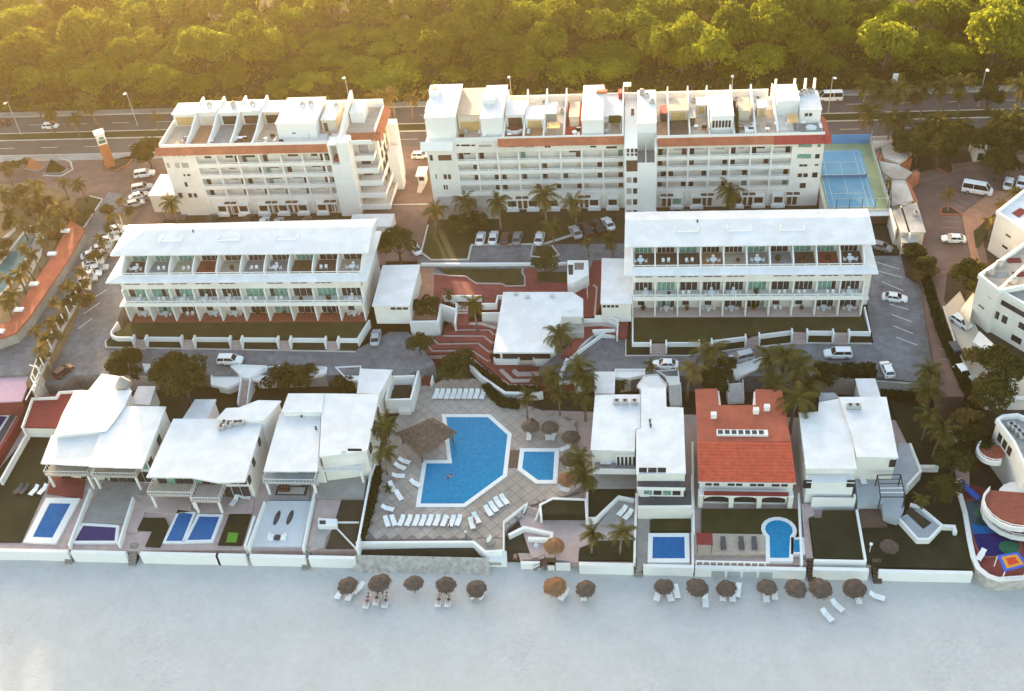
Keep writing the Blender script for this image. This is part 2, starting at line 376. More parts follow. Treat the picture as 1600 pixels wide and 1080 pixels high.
def rowwin(root, Y, x0, x1, z0, z1, n, m=None, gap=.18):
    w = (x1-x0)/n
    for i in range(n): pane(root, x0+i*w+gap/2, x0+(i+1)*w-gap/2, z0, z1, Y, m)
def yz_wall(root, x, w, prof, m, name='terrace_partition'):   # wall in the y-z plane, prof [(y,z)...] closed polygon
    n = len(prof); mb = MB()
    mb.add([(x-w/2, y, z) for y, z in prof] + [(x+w/2, y, z) for y, z in prof], [tuple(range(n))[::-1], tuple(range(n, 2*n))] + [(i, (i+1)%n, n+(i+1)%n, n+i) for i in range(n)])
    return mb.build(name, m, root)
def slope_band(root, x0, x1, Y, z0, z1, out, m, name='tile_band'):  # sloped skirt in front of plane Y
    mb = MB(); mb.add([(x0,Y,z0-.18),(x1,Y,z0-.18),(x1,Y-out,z0-.18),(x0,Y-out,z0-.18),(x0,Y,z1),(x1,Y,z1),(x1,Y-out,z0),(x0,Y-out,z0)],
        [(0,1,2,3),(4,7,6,5),(3,2,6,7),(0,3,7,4),(1,5,6,2),(0,4,5,1)])
    return mb.build(name, m, root)
def roof_clutter(root, x, y, z, rnd):     # air conditioner on feet with a round fan
    o = part(root, 'air_conditioner', METAL, (x-.55, x+.55, y-.35, y+.35, z+.12, z+.85))
    MB().lathe((x, y, z+.85), [(.30,0),(.30,.06),(.05,.08)], 10).build('fan', DARK, o)
    part(o, 'foot', DARK, (x-.5, x-.35, y-.3, y+.3, z, z+.12), (x+.35, x+.5, y-.3, y+.3, z, z+.12))
def tank(root, x, y, z):
    MB().lathe((x, y, z), [(.55,0),(.6,.1),(.6,.95),(.45,1.15),(.12,1.25),(.12,1.32)], 14).build('water_tank', GREYW, root, True)
def ground_bay(root, Y, x, rnd, m=None):  # projecting window box of the ground floor
    o = part(root, 'bay_window', W_TRIM, (x-1.15, x+1.15, Y-.75, Y+.05, .35, 2.75))
    pane(o, x-.85, x+.85, 1.05, 2.35, Y-.75, m or GLASS, 'pane')
    part(o, 'planter', W_TRIM, (x-1.35, x+1.35, Y-1.25, Y-.70, 0, .62))
def entry(root, Y, x):
    o = part(root, 'entrance', BROWN, (x-.95, x-.12, Y-.05, Y+.04, .02, 2.2), (x+.12, x+.95, Y-.05, Y+.04, .02, 2.2))
    part(o, 'canopy', W_TRIM, (x-1.5, x+1.5, Y-1.3, Y+.02, 2.75, 3.05)); part(o, 'canopy_tile', BROWN, (x-1.3, x-.1, Y-1.1, Y-.2, 3.05, 3.12), (x+.1, x+1.3, Y-1.1, Y-.2, 3.05, 3.12))
def aposts(root, *bs):
    for q in bs: part(root, 'awning_post', METAL, q)
TFLOOR = [mat('terrace_orange_tile', (.42,.22,.12), .8, .15, 1.2), mat('terrace_grey_tile', (.30,.29,.28), .8, .2, 1.2), mat('terrace_brown_tile', (.13,.085,.06), .8, .2, 1.2), mat('terrace_red_tile', (.27,.075,.05), .8, .2, 1.2), mat('terrace_beige_tile', (.46,.38,.30), .8, .15, 1.2), mat('terrace_blue_tile', (.22,.30,.36), .7, .15, 1.2)]
YEL = mat('ochre_wall', (.55,.36,.16), .85, .15, .8)

# ================================================================== HOTEL BLOCK A (left, six storeys)
YA = 188.4; rA = random.Random(3)
hA = thing('hotel_block', 'left six-storey white hotel block with terracotta roof band and stepped right end', 'hotel', (-76, 195, 0))
xsA = [-91.3 + 4.55*i for i in range(7)] + [-62.2]
part(hA, 'wall', W_WALL, (-91.3, -60.0, YA+1.5, YA+15, -.3, 16.2), (-98.2, -91.3, YA-.05, YA+15, -.3, 16.2), (-60.0, -53.5, YA+4.2, YA+15, -.3, 16.2))
part(hA, 'upper_wall', W_WALL, (-91.3, -62.0, YA, YA+1.5, 14.3, 16.2))
balcony_grid(hA, YA, xsA, [3.75, 6.4, 9.05, 11.7], 14.3, 5)
z1 = Zm(240,150,5.4); z2 = Zm(430,150,5.143)
for a in ((325,475,370,490),(385,475,430,490),(440,475,485,490),(540,475,555,490),(565,478,635,492),(745,478,800,490),(915,478,970,495)): wpx(hA, z1, a, YA, GLASS if a[0] % 3 else GREYW)
for a in ((75,475,105,510),(150,475,190,508),(195,475,230,508),(235,475,270,508),(105,565,140,605),(175,565,225,605),(232,565,300,605)): wpx(hA, z1, a, YA-.06, GREYW)
for a in ((250,660,270,676),(282,660,312,676),(258,728,292,765),(205,818,250,858),(288,822,330,856),(335,822,372,856)): wpx(hA, z1, a, YA-.06)
wpx(hA, z2, (400,462,450,480), YA)
for x in (-88.6, -83.9, -79.5, -75.2, -70.9, -66.7): ground_bay(hA, YA, x+.2, rA)
part(hA, 'ground_wall', W_WALL, (-91.3, -62.0, YA+.06, YA+1.5, -.3, 3.40))
for x in (-86.3, -77.3, -72.9, -64.6): entry(hA, YA+.06, x)
slope_band(hA, -99.2, -62.4, YA, 15.3, 16.5, .95, TERR)
slope_band(hA, -59.4, -52.4, YA+4.2, 15.3, 16.5, .95, TERR)
mb = MB(); mb.add([(-53.5,YA+3.25,15.1),(-52.3,YA+3.25,15.1),(-52.3,YA+15.3,15.1),(-53.5,YA+15.3,15.1),(-53.5,YA+3.25,16.5),(-52.3,YA+3.25,15.3),(-52.3,YA+15.3,15.3),(-53.5,YA+15.3,16.5)], [(0,3,2,1),(4,5,6,7),(0,1,5,4),(1,2,6,5),(2,3,7,6),(3,0,4,7)]); mb.build('tile_band', TERR, hA)
# roof terraces
ZR = 16.3
part(hA, 'parapet', W_TRIM, (-98.2, -53.6, YA, YA+.25, 16.2, 17.1), (-98.2, -53.6, YA+14.8, YA+15, 16.2, 18.2), (-98.2, -97.95, YA+.25, YA+14.8, 16.2, 17.3), (-53.8, -53.55, YA+4.4, YA+14.8, 16.2, 17.1))
pA = [-97.9] + [z1(x, 385, 17).x for x in (290, 470, 655, 840)] + [z2(0, 370, 17).x, -65.4, -61.9, -58.2, -53.8]
for i, x in enumerate(pA[1:5]): yz_wall(hA, x, .35, [(YA+.3,ZR),(YA+14.7,ZR),(YA+14.7,20.0),(YA+12,19.9),(YA+8,19.1),(YA+4,17.8),(YA+.3,17.2)], W_TRIM)
for i in range(5):
    a, b_ = pA[i]+.25, pA[i+1]-.25
    part(hA, 'terrace_floor', TFLOOR[[4,0,1,2,4][i]], (a, b_, YA+.3, YA+9, 16.2, 16.32))
    hb = 19.2 + .3*(i % 2)
    ph = part(hA, 'penthouse', W_TRIM if i != 4 else CREAM, (a+.02, b_-.02, YA+9, YA+13.2, 16.2, hb))
    part(ph, 'penthouse_roof', W_ROOF, (a-.05, b_+.05, YA+8.6, YA+13.4, hb, hb+.18))
    pane(ph, a+.5, b_-.6, 16.5, 18.4, YA+9, [YEL, CREAM, GLASS, BROWN, GLASS][i], 'door')
    if i in (1, 3): roof_clutter(hA, (a+b_)/2, YA+11.5, hb+.18, rA)
    if i in (2,): tank(hA, (a+b_)/2+.6, YA+11.2, hb+.18)
big = part(hA, 'penthouse', W_TRIM, (pA[5], -65.4, YA+3.0, YA+13.6, 16.2, 19.6)); part(big, 'penthouse_roof', W_ROOF, (pA[5]-.1, -65.3, YA+2.9, YA+13.7, 19.6, 19.75)); wpx(big, z2, (135,295,165,303), YA+3.0); wpx(big, z2, (268,300,280,360), YA+3.0); wpx(hA, z2, (15,368,70,378), YA+2.0, GLASS)
roof_clutter(hA, -69.6, YA+10.5, 19.75, rA); roof_clutter(hA, -67.9, YA+10.9, 19.75, rA)
b3 = part(hA, 'penthouse', CREAM, (-64.8, -61.9, YA+5.5, YA+12.5, 16.2, 18.8)); part(b3, 'penthouse_roof', W_ROOF, (-64.9, -61.8, YA+5.4, YA+12.6, 18.8, 18.95)); pane(b3, -64.4, -63.6, 16.3, 18.2, YA+5.5, BROWN, 'door')
roof_clutter(hA, -62.6, YA+11, 18.95, rA)
part(hA, 'terrace_floor', TFLOOR[4], (-65.3, -53.8, YA+4.4, YA+14.8, 16.2, 16.3))
part(hA, 'terrace_floor', W_ROOF, (-65.3, -60.0, YA+1.2, YA+4.4, 16.2, 16.31))
yz_wall(hA, -60.0, .5, [(YA-1.4,16.2),(YA+14.7,16.2),(YA+14.7,20.6),(YA+10,20),(YA+2,18.2),(YA-1.4,17.6)], W_TRIM)
b4 = part(hA, 'penthouse', W_TRIM, (-59.4, -56.6, YA+8.5, YA+13, 16.2, 18.6)); part(b4, 'penthouse_roof', W_ROOF, (-59.5, -56.5, YA+8.4, YA+13.1, 18.6, 18.75))
roof_clutter(hA, -62.6, YA+2.4, 16.4, rA)
# front stair tower and stepped balconies at the right end
part(hA, 'stair_tower', W_TRIM, (-62.3, -58.0, YA-1.6, YA+1.6, -.3, 12.6), (-60.4, -58.0, YA-1.55, YA+1.6, 12.6, 17.6), (-62.3, -61.9, YA-1.58, YA+1.6, 12.6, 17.0))
part(hA, 'tower_cap', W_TRIM, (-62.35, -57.95, YA-1.62, YA+1.65, 17.0, 17.25))
part(hA, 'tower_recess', TFLOOR[3], (-61.9, -60.4, YA-.6, YA+1.4, 12.6, 13.3))
for k_, fz in enumerate((1.2, 3.75, 6.4, 9.05, 11.7)):
    x1_ = -54.0 + (4-k_)*.55; yb = YA + 4.0
    part(hA, 'balcony_slab', W_TRIM, (-58.0, x1_, YA-.6+k_*.55, yb+.1, fz-.35, fz-.05))
    part(hA, 'parapet', W_TRIM, (-58.0, x1_, YA-.6+k_*.55, YA-.4+k_*.55, fz-.05, fz+.85), (x1_-.2, x1_, YA-.4+k_*.55, YA+14-k_*1.2, fz-.35, fz+.85))
    part(hA, 'balcony_slab', W_TRIM, (-53.48, x1_-.2, yb+.12, YA+14-k_*1.2, fz-.35, fz-.05))
    pane(hA, -57.6, -55.6, fz, fz+2.0, YA+4.2, GLASS if k_ != 4 else GREYW, 'balcony_door')
    pane(hA, -55.3, -54.1, fz, fz+2.0, YA+4.2, CREAM, 'balcony_door')
    w = Wall((-53.5, YA+4.4), (-53.5, YA+14)); 
    for u in (1.2, 4.0, 6.8): w.win(hA, u, u+1.5, fz, fz+1.9, GLASS, 'balcony_door')
part(hA, 'side_turret', W_TRIM, (-52.9, -50.6, YA+8.2, YA+11.2, -.3, 9.2)); part(hA, 'side_turret', W_TRIM, (-53.0, -51.2, YA+12.4, YA+14.6, -.3, 13.6))
part(hA, 'annex_roof', W_ROOF, (-59.0, -50.2, YA-9, YA-4.5, -.1, 2.4)); MB().lathe((-57.2, YA-6.6, 2.4), [(1.1,0),(1.0,.35),(.7,.7),(.2,.9),(.05,.92)], 16).build('dome', W_ROOF, hA, True)
# left wing with low annex
part(hA, 'annex_wall', CREAM, (-104.6, -98.25, YA+1, YA+9, -.3, 4.2)); part(hA, 'annex_roof', W_ROOF, (-104.8, -98.22, YA+.8, YA+9.2, 4.2, 4.4))

# ================================================================== HOTEL BLOCK B (centre and right, joined by a tower)
YB = 188.6; rB = random.Random(11)
hB = thing('hotel_block', 'long centre hotel block with blank lift tower and terraced penthouses beside the tennis court', 'hotel', (-4, 196, 0))
zb1 = Zm(655,135,5.143); zb2 = Zm(850,140,5.4); zb3 = Zm(1010,140,5.4); zb4 = Zm(1150,140,5.4)
part(hB, 'wall', W_WALL, (-36.7, 29.8, YB+1.5, YB+15, -.3, 16.2), (-42.6, -36.7, YB-.05, YB+15, -.3, 16.2), (29.8, 35.6, YB-.05, YB+14, -.3, 15.6))
part(hB, 'upper_wall', W_WALL, (-36.7, -2.9, YB, YB+1.5, 13.6, 16.2), (3.4, 29.8, YB, YB+1.5, 13.6, 15.7))
xsB = [-36.7 + 4.22*i for i in range(9)]
balcony_grid(hB, YB, xsB, [3.75, 6.2, 8.7, 11.15], 13.6, 8)
xsC = [3.4, 5.6] + [5.6 + 4.03*i for i in range(1, 7)]
balcony_grid(hB, YB, xsC, [3.75, 6.2, 8.7, 11.15], 13.6, 9)
part(hB, 'ground_wall', W_WALL, (-36.7, -2.9, YB+.06, YB+1.5, -.3, 3.40), (3.4, 29.8, YB+.06, YB+1.5, -.3, 3.40))
part(hB, 'podium', GREYW, (-41.6, -28.8, YB-3.2, YB-.07, -.3, 3.3))
for a in ((297,468,326,480),(336,468,410,480),(418,468,450,480),(655,475,672,488),(678,475,715,488),(720,475,775,488),(1010,475,1030,492),(1035,475,1055,492)): wpx(hB, zb1, a, YB)
for a in ((480,470,580,485),(850,475,925,490)): wpx(hB, zb1, a, YB, GREYW)
for a in ((65,462,98,502),(82,553,112,595),): wpx(hB, zb1, a, YB-.06)
wpx(hB, zb1, (150,553,262,594), YB-.06, BROWN)
for a in ((195,708,225,745),(230,708,258,745),(195,793,212,828),(215,793,232,828),(130,705,143,742)): wpx(hB, zb1, a, YB-.06)
for a in ((390,475,440,488),(525,480,615,495),(5,470,25,488),(32,470,52,488)): wpx(hB, zb2, a, YB)
for a in ((105,445,130,458),(138,445,160,458),(192,445,240,458),(250,445,300,460),(305,445,355,460),(800,445,825,462),(832,445,850,462),(900,447,950,462),(955,447,1003,462),(1015,447,1062,462)): wpx(hB, zb3, a, YB)
wpx(hB, zb3, (370,445,525,460), YB, GREYW)
for a in ((320,448,365,463),(435,448,482,463)): wpx(hB, zb4, a, YB)
for a in ((530,450,560,485),(565,450,600,485),(605,450,640,485),(518,545,550,580),(555,545,590,580),(595,545,630,580),(690,455,715,485)): wpx(hB, zb4, a, YB-.06, GGLASS)
for a in ((670,545,703,580),(535,632,565,648),(570,632,600,648),(665,630,695,642),(522,708,555,738),(570,708,603,738),(645,700,685,740),(540,790,585,830)): wpx(hB, zb4, a, YB-.06)
for i, x in enumerate([-26.1, -21.8, -17.6, -13.3, -9.2, -5.4, 7.6, 11.6, 19.7, 23.9, 27.8]): ground_bay(hB, YB, x, rB, GGLASS if i in (6,) else GLASS)
for x in (-24.0, -11.2, 5.6, 13.7, 21.9, 30.6): entry(hB, YB+.06 if x < 29 else YB-.05, x)
slope_band(hB, -27.9, -3.0, YB, 15.5, 16.7, .9, TERR); slope_band(hB, 3.6, 25.9, YB, 14.8, 16.0, .9, TERR)
DKTERR = mat('fresh_red_band', (.36,.055,.05), .75, .15, .8); slope_band(hB, 25.9, 36.8, YB, 14.7, 16.0, .95, DKTERR)
mb = MB(); mb.add([(35.5,YB-.95,14.5),(36.8,YB-.95,14.5),(36.8,YB+8,14.5),(35.5,YB+8,14.5),(35.5,YB-.9,16.0),(36.8,YB-.9,14.7),(36.8,YB+8,14.7),(35.5,YB+8,16.0)], [(0,3,2,1),(4,5,6,7),(0,1,5,4),(1,2,6,5),(2,3,7,6),(3,0,4,7)]); mb.build('tile_band', DKTERR, hB)
slope_band(hB, -43.6, -37.0, YB-.05, 14.9, 16.4, 1.0, W_TRIM, 'eave')
part(hB, 'parapet', W_TRIM, (-36.9, -2.9, YB, YB+.25, 16.2, 17.0), (3.4, 35.5, YB, YB+.25, 15.6, 16.5), (-28, 26, YB+14.8, YB+15, 16.2, 18.0))
# penthouses, left half
def pent(x0, x1, y0, y1, h, wallm=None, roofm=None, base=16.2, door=None, doorx=None):
    o = part(hB, 'penthouse', wallm or W_TRIM, (x0, x1, YB+y0, YB+y1, base, base+h)); part(o, 'penthouse_roof', roofm or W_ROOF, (x0-.12, x1+.12, YB+y0-.12, YB+y1+.12, base+h, base+h+.16))
    if door: pane(o, (doorx or (x0+.4, x1-.4))[0], (doorx or (x0+.4, x1-.4))[1], base+.15, base+min(2.2, h-.3), YB+y0, door, 'door')
    return o
def tfl(x0, x1, y0, y1, m, base=16.2): return part(hB, 'terrace_floor', m, (x0, x1, YB+y0, YB+y1, base, base+.1))
pent(-42.4, -36.4, 1.6, 15.0, 4.6); pent(-43.4, -42.5, 8, 12, 2.6)
part(hB, 'chimney', W_TRIM, (-42.6, -40.6, YB+10, YB+12.6, 20.95, 22.2)); part(hB, 'chimney_opening', DARK, (-42.3, -41.0, YB+10.6, YB+12.0, 22.2, 22.26))
tfl(-36.2, -31.6, .4, 4.0, TFLOOR[4]); pent(-36.2, -31.6, 4.0, 15, 3.6, CREAM, TFLOOR[4], door=YEL)
pent(-31.2, -27.0, 1.4, 14.8, 4.2); part(hB, 'roof_box', W_ROOF, (-31.4, -28.8, YB+6.8, YB+10.8, 20.6, 21.8))
tfl(-26.6, -23.0, .4, 5.2, TFLOOR[3]); pent(-26.6, -23.0, 5.2, 10.8, 2.7, None, None, door=BROWN)
MB().strip([(-26.4, YB+3.0), (-25.4, YB+2.2), (-24.2, YB+2.2), (-23.2, YB+3.0)], .18, 16.2, 17.1).build('curved_parapet', W_TRIM, hB)
tank(hB, -23.0, YB+11.8, 16.3)
tfl(-22.6, -19.0, .4, 4.4, TFLOOR[0]); pent(-22.6, -19.0, 4.4, 9.4, 2.2, W_TRIM, W_ROOF, door=YEL)
tfl(-18.6, -15.0, .4, 6.2, TFLOOR[4]); pent(-18.6, -16.6, 6.2, 10.4, 2.3, GREYW); part(hB, 'awning', YEL, (-18.2, -15.6, YB+1.2, YB+3.6, 18.0, 18.12)); aposts(hB, (-18.1, -18.0, YB+1.3, YB+1.4, 16.3, 18.0), (-15.8, -15.7, YB+1.3, YB+1.4, 16.3, 18.0), (-18.1, -18.0, YB+3.4, YB+3.5, 16.3, 18.0), (-15.8, -15.7, YB+3.4, YB+3.5, 16.3, 18.0))
roof_clutter(hB, -15.6, YB+10.2, 16.3, rB)
tfl(-14.6, -11.4, .4, 14.6, mat('bright_red_deck', (.36,.06,.04), .8, .15, 1)); pent(-13.8, -12.0, 4.6, 10.4, 2.3, CREAM, TFLOOR[4], door=CREAM)
part(hB, 'table', PLAST, (-13.2, -12.3, YB+1.2, YB+2.0, 16.9, 17.0), (-12.85, -12.65, YB+1.5, YB+1.7, 16.3, 16.9))
pent(-11.2, -7.2, .9, 14.8, 3.6); part(hB, 'roof_hatch', TERR, (-8.6, -6.4, YB+11, YB+12, 20.0, 20.5))
tfl(-7.0, -3.4, .4, 6.0, TFLOOR[4]); o = pent(-7.0, -3.4, 6.0, 14.6, 1.4, None, None); part(hB, 'pergola_mat', TREEL, (-6.0, -3.6, YB+2.8, YB+5.6, 18.0, 18.1)); part(hB, 'pergola_post', W_TRIM, (-5.95, -5.85, YB+2.9, YB+3.0, 16.3, 18.0), (-3.75, -3.65, YB+2.9, YB+3.0, 16.3, 18.0), (-5.95, -5.85, YB+5.4, YB+5.5, 16.3, 18.0), (-3.75, -3.65, YB+5.4, YB+5.5, 16.3, 18.0))
for x in (-26.8, -22.8, -18.8, -14.8, -7.1, -3.2): yz_wall(hB, x, .3, [(YB+.3,16.2),(YB+14.7,16.2),(YB+14.7,19.6),(YB+9,18.9),(YB+4,17.8),(YB+.3,17.2)], W_TRIM)
part(hB, 'stair_screen', DKTERR, (-4.2, -3.0, YB+12.6, YB+14.4, 16.2, 19.2))
# the tower
part(hB, 'tower', W_TRIM, (-2.88, 3.38, YB-4.6, YB+15.2, -.3, 12.4), (-2.85, -.35, YB-4.5, YB+15.1, 12.4, 16.6), (-.35, 3.36, YB+1.8, YB+15.1, 12.4, 18.4), (3.0, 3.37, YB-4.5, YB+1.8, 12.4, 15.6))
part(hB, 'tower_terrace', TFLOOR[1], (-.3, 2.98, YB-4.4, YB+1.78, 12.4, 12.5)); part(hB, 'tower_parapet', W_TRIM, (-.3, 2.98, YB-4.58, YB-4.42, 12.4, 13.3)); part(hB, 'terrace_divider', W_TRIM, (1.2, 1.4, YB-4.3, YB+1.7, 12.5, 14.0))
Yt = YB-4.6
for r_ in ((500,530),(540,558)):
    for c_ in ((700,718),(734,754),(767,787)): wpx(hB, zb2, (c_[0], r_[0], c_[1], r_[1]), Yt)
wpx(hB, zb2, (694,600,788,690), Yt, BROWN, 'shutter')
for y_ in (742, 834, 926, 1017): 
    wpx(hB, zb2, (697,y_,738,y_+44), Yt, GREYW); wpx(hB, zb2, (752,y_,786,y_+44), Yt, GLASS)
part(hB, 'skylight', BROWN, (-1.6, -1.0, YB+8, YB+10.5, 16.6, 16.75)); roof_clutter(hB, 1.6, YB+12, 18.4, rB); roof_clutter(hB, 2.6, YB+9.6, 18.4, rB); tank(hB, .6, YB+13.2, 18.4)
part(hB, 'annex', W_TRIM, (.9, 3.5, YB-8.2, YB-4.7, -.3, 2.2)); MB().lathe((2.2, YB-6.5, 2.2), [(.8,0),(.75,.3),(.5,.6),(.1,.75)], 14).build('dome', W_ROOF, hB, True)
# penthouses, right half (roof level 15.6)
bz = 16.2
tfl(3.5, 5.6, .4, 6, TFLOOR[0], bz); pent(4.2, 5.4, 6, 9, 1.8, BROWN, DKTERR, bz)
tfl(5.9, 9.6, .4, 6.2, TFLOOR[2], bz); pent(5.9, 9.6, 6.2, 11, 2.2, CREAM, TFLOOR[4], bz, door=YEL); tank(hB, 9.2, YB+9.8, bz+.1)
tfl(10, 13.4, .4, 7.5, TFLOOR[4], bz); pent(10.0, 10.9, 3.8, 7.6, 1.9, BROWN, GREYW, bz); pent(11.4, 13.3, 8.5, 11.5, 2.0, CREAM, W_ROOF, bz, door=YEL)
o = pent(13.9, 18.2, 2.4, 10.6, 2.9, None, None, bz)
for i in range(6): pane(o, 14.2+i*.62, 14.65+i*.62, bz+.5, bz+2.0, YB+2.4, GLASS)
part(hB, 'planter_hedge', HEDGE, (18.5, 19.2, YB+1, YB+11, bz, bz+1.4))
tfl(19.4, 22.2, .4, 7.5, TFLOOR[4], bz); pent(19.5, 21.6, 5.4, 10.5, 2.2, CREAM, TFLOOR[4], bz); part(hB, 'hot_tub', PLAST, (20.4, 22.2, YB+.8, YB+2.4, bz, bz+.7)); 
tfl(22.6, 26.4, .4, 9.5, TFLOOR[4], bz); pent(23.2, 25.0, 7.0, 10.0, 2.0, CREAM, W_ROOF, bz, door=YEL)
for x in (5.75, 9.8, 13.6, 18.35, 22.4, 26.6): yz_wall(hB, x, .28, [(YB+.3,15.6),(YB+14.6,15.6),(YB+14.6,19.4),(YB+9,18.6),(YB+4,17.5),(YB+.3,16.8)], W_TRIM)
pent(26.9, 31.2, 7.5, 14, 3.6, None, None, 15.6); pent(31.3, 35.2, 5.0, 12.5, 2.9, None, None, 15.6)
for x in (27.2, 30.9, 33.0, 34.8): part(hB, 'roof_pylon', W_TRIM, (x-.22, x+.22, YB+13.6, YB+14.1, 15.6, 20.6))
for x in (31.9, 32.5, 33.4, 34.1): roof_clutter(hB, x, YB+10.6 + (x*7 % 1.2), 18.66, rB)
rowwin(hB, YB+5.0, 32.0, 33.6, 17.2, 17.9, 2)
part(hB, 'awning', YEL, (28.6, 30.6, YB+2.0, YB+5.2, 17.6, 17.72)); aposts(hB, (28.65, 28.75, YB+2.1, YB+2.2, 15.7, 17.6), (30.45, 30.55, YB+2.1, YB+2.2, 15.7, 17.6), (28.65, 28.75, YB+5.0, YB+5.1, 15.7, 17.6), (30.45, 30.55, YB+5.0, YB+5.1, 15.7, 17.6))
tfl(27, 35.2, .4, 5.0, TFLOOR[1], 15.6); part(hB, 'glass_parapet', GGLASS, (31.4, 34.9, YB+.7, YB+.78, 15.7, 16.6)); part(hB, 'rail', W_TRIM, (27.0, 31.0, YB+.7, YB+.78, 16.0, 16.1), (27.0, 31.0, YB+.7, YB+.78, 16.3, 16.4), (27.0, 27.1, YB+.7, YB+.78, 15.7, 16.4), (30.9, 31.0, YB+.7, YB+.78, 15.7, 16.4))
MB().lathe((33.2, YB+2.6, 15.7), [(1.0,0),(1.05,.45),(.9,.5),(.85,.4),(.02,.4)], 18).build('round_tub', PLAST, hB)

# lived-in roof terraces: tanks, coolers, tables and planters
rk = random.Random(41)
for h_, x0_, x1_, y0_, z_ in ((hA, -97, -72, YA, 16.32), (hB, -36, -4, YB, 16.3), (hB, 4, 35, YB, 16.3)):
    for i in range(16):
        x = rk.uniform(x0_, x1_); y = y0_ + rk.uniform(.9, 3.6); k = rk.random()
        if k < .3: o = part(h_, 'terrace_table', PLAST, (x-.4,x+.4,y-.4,y+.4,z_+.68,z_+.74)); part(o, 'table_leg', DARK, (x-.05,x+.05,y-.05,y+.05,z_,z_+.68))
        elif k < .6: part(h_, 'terrace_planter', TERR, (x-.5,x+.5,y-.18,y+.18,z_,z_+.4)); part(h_, 'planter_shrub', HEDGE, (x-.46,x+.46,y-.15,y+.15,z_+.4,z_+.85))
        elif k < .8: part(h_, 'terrace_sunbed', PLAST, (x-.3,x+.3,y-.9,y+.9,z_+.2,z_+.3))
        else: part(h_, 'terrace_box', GREYW, (x-.4,x+.4,y-.3,y+.3,z_,z_+.8))
for i in range(9): roof_clutter(hB, -36 + i*4.1 + rk.uniform(-.6,.6), YB + 13.6, 16.25, rk) if not (-31.5 < -36+i*4.1 < -26.8 or -11.5 < -36+i*4.1 < -2) else None
for i in range(5): roof_clutter(hB, 7 + i*4.2, YB + 13.2, 16.25, rk)
for i in range(6): roof_clutter(hA, -95.5 + i*4.6, YA + 14.1, 16.25, rk)
# ================================================================== TERRACED ROWS L1 (left) AND L2 (right)
def outdoor_chair():
    t = thing('patio_chair', 'white plastic patio chair', 'chair', local=True)
    part(t, 'seat', PLAST, (-.24,.24,-.24,.24,.40,.45)); part(t, 'backrest', PLAST, (-.24,.24,.19,.25,.45,.92))
    for sx in (-.21,.17):
        for sy in (-.21,.17): part(t, 'leg', PLAST, (sx,sx+.04,sy,sy+.04,0,.40))
    for sx in (-.27,.22): part(t, 'armrest', PLAST, (sx,sx+.05,-.22,.2,.62,.66))
    return t
def outdoor_table():
    t = thing('patio_table', 'round white patio table', 'table', local=True)
    MB().lathe((0,0,0), [(.62,.70),(.65,.72),(.65,.75),(.6,.76)], 16).build('table_top', PLAST, t)
    MB().lathe((0,0,0), [(.06,.04),(.05,.70)], 8).build('pedestal', PLAST, t); MB().lathe((0,0,0), [(.32,0),(.30,.04),(.06,.06)], 12).build('base', PLAST, t)
    return t
CH, TB = outdoor_chair(), outdoor_table()
def leafball(n, rx, ry, rz, size, rnd, seed_shape=None):
    """n small leaf quads spread over and inside an ellipsoid"""
    mb = MB()
    for i in range(n):
        while True:
            p = Vector((rnd.uniform(-1,1), rnd.uniform(-1,1), rnd.uniform(-1,1)))
            if .45 < p.length < 1: break
        p.length = p.length**.5
        q = Vector((p.x*rx, p.y*ry, p.z*rz)); nn = (p + Vector((rnd.uniform(-.7,.7), rnd.uniform(-.7,.7), rnd.uniform(-.2,.9)))).normalized()
        a = nn.orthogonal().normalized(); a.rotate(Matrix.Rotation(rnd.uniform(0,6.28), 3, nn)); b_ = nn.cross(a); s = size*rnd.uniform(.6,1.3)
        mb.add([q-a*s*.6, q+b_*s*.35, q+a*s*.6, q-b_*s*.35], [(0,1,2,3)])
    return mb
def pot():
    t = thing('potted_plant', 'small leafy plant in a pot', 'plant', local=True); rnd = random.Random(2)
    MB().lathe((0,0,0), [(.16,0),(.24,.4),(.26,.42)], 10).build('pot', TERR, t)
    m = leafball(130, .42, .42, .45, .2, rnd); m.v = [(x,y,z+.75) for x,y,z in m.v]; m.build('foliage', TREEL, t)
    return t
POT = pot()
rF = random.Random(21)
def furnish(kind, x, y, z, where, rz=0):
    if kind in ('set', 'table'):
        place(TB, (x, y, z), 0, 1, 'white table ' + where, 'patio tables of the terraced rows')
    if kind in ('set', 'chairs'):
        offs = [(-.95, 0), (.95, 0), (0, .9)] if kind == 'set' else [(-.5, 0), (.45, .1)]
        for q, (dx, dy) in enumerate(offs):
            place(CH, (x+dx, y+dy, z), rz + (math.atan2(-dx, dy) if kind == 'set' else rF.uniform(-.4,.4)), 1, 'white chair ' + where, 'patio chairs ' + where)
    if kind == 'pot': place(POT, (x, y, z), rF.uniform(0,6), rF.uniform(.8,1.3), 'pot plant ' + where, 'pot plants of the terraced rows')
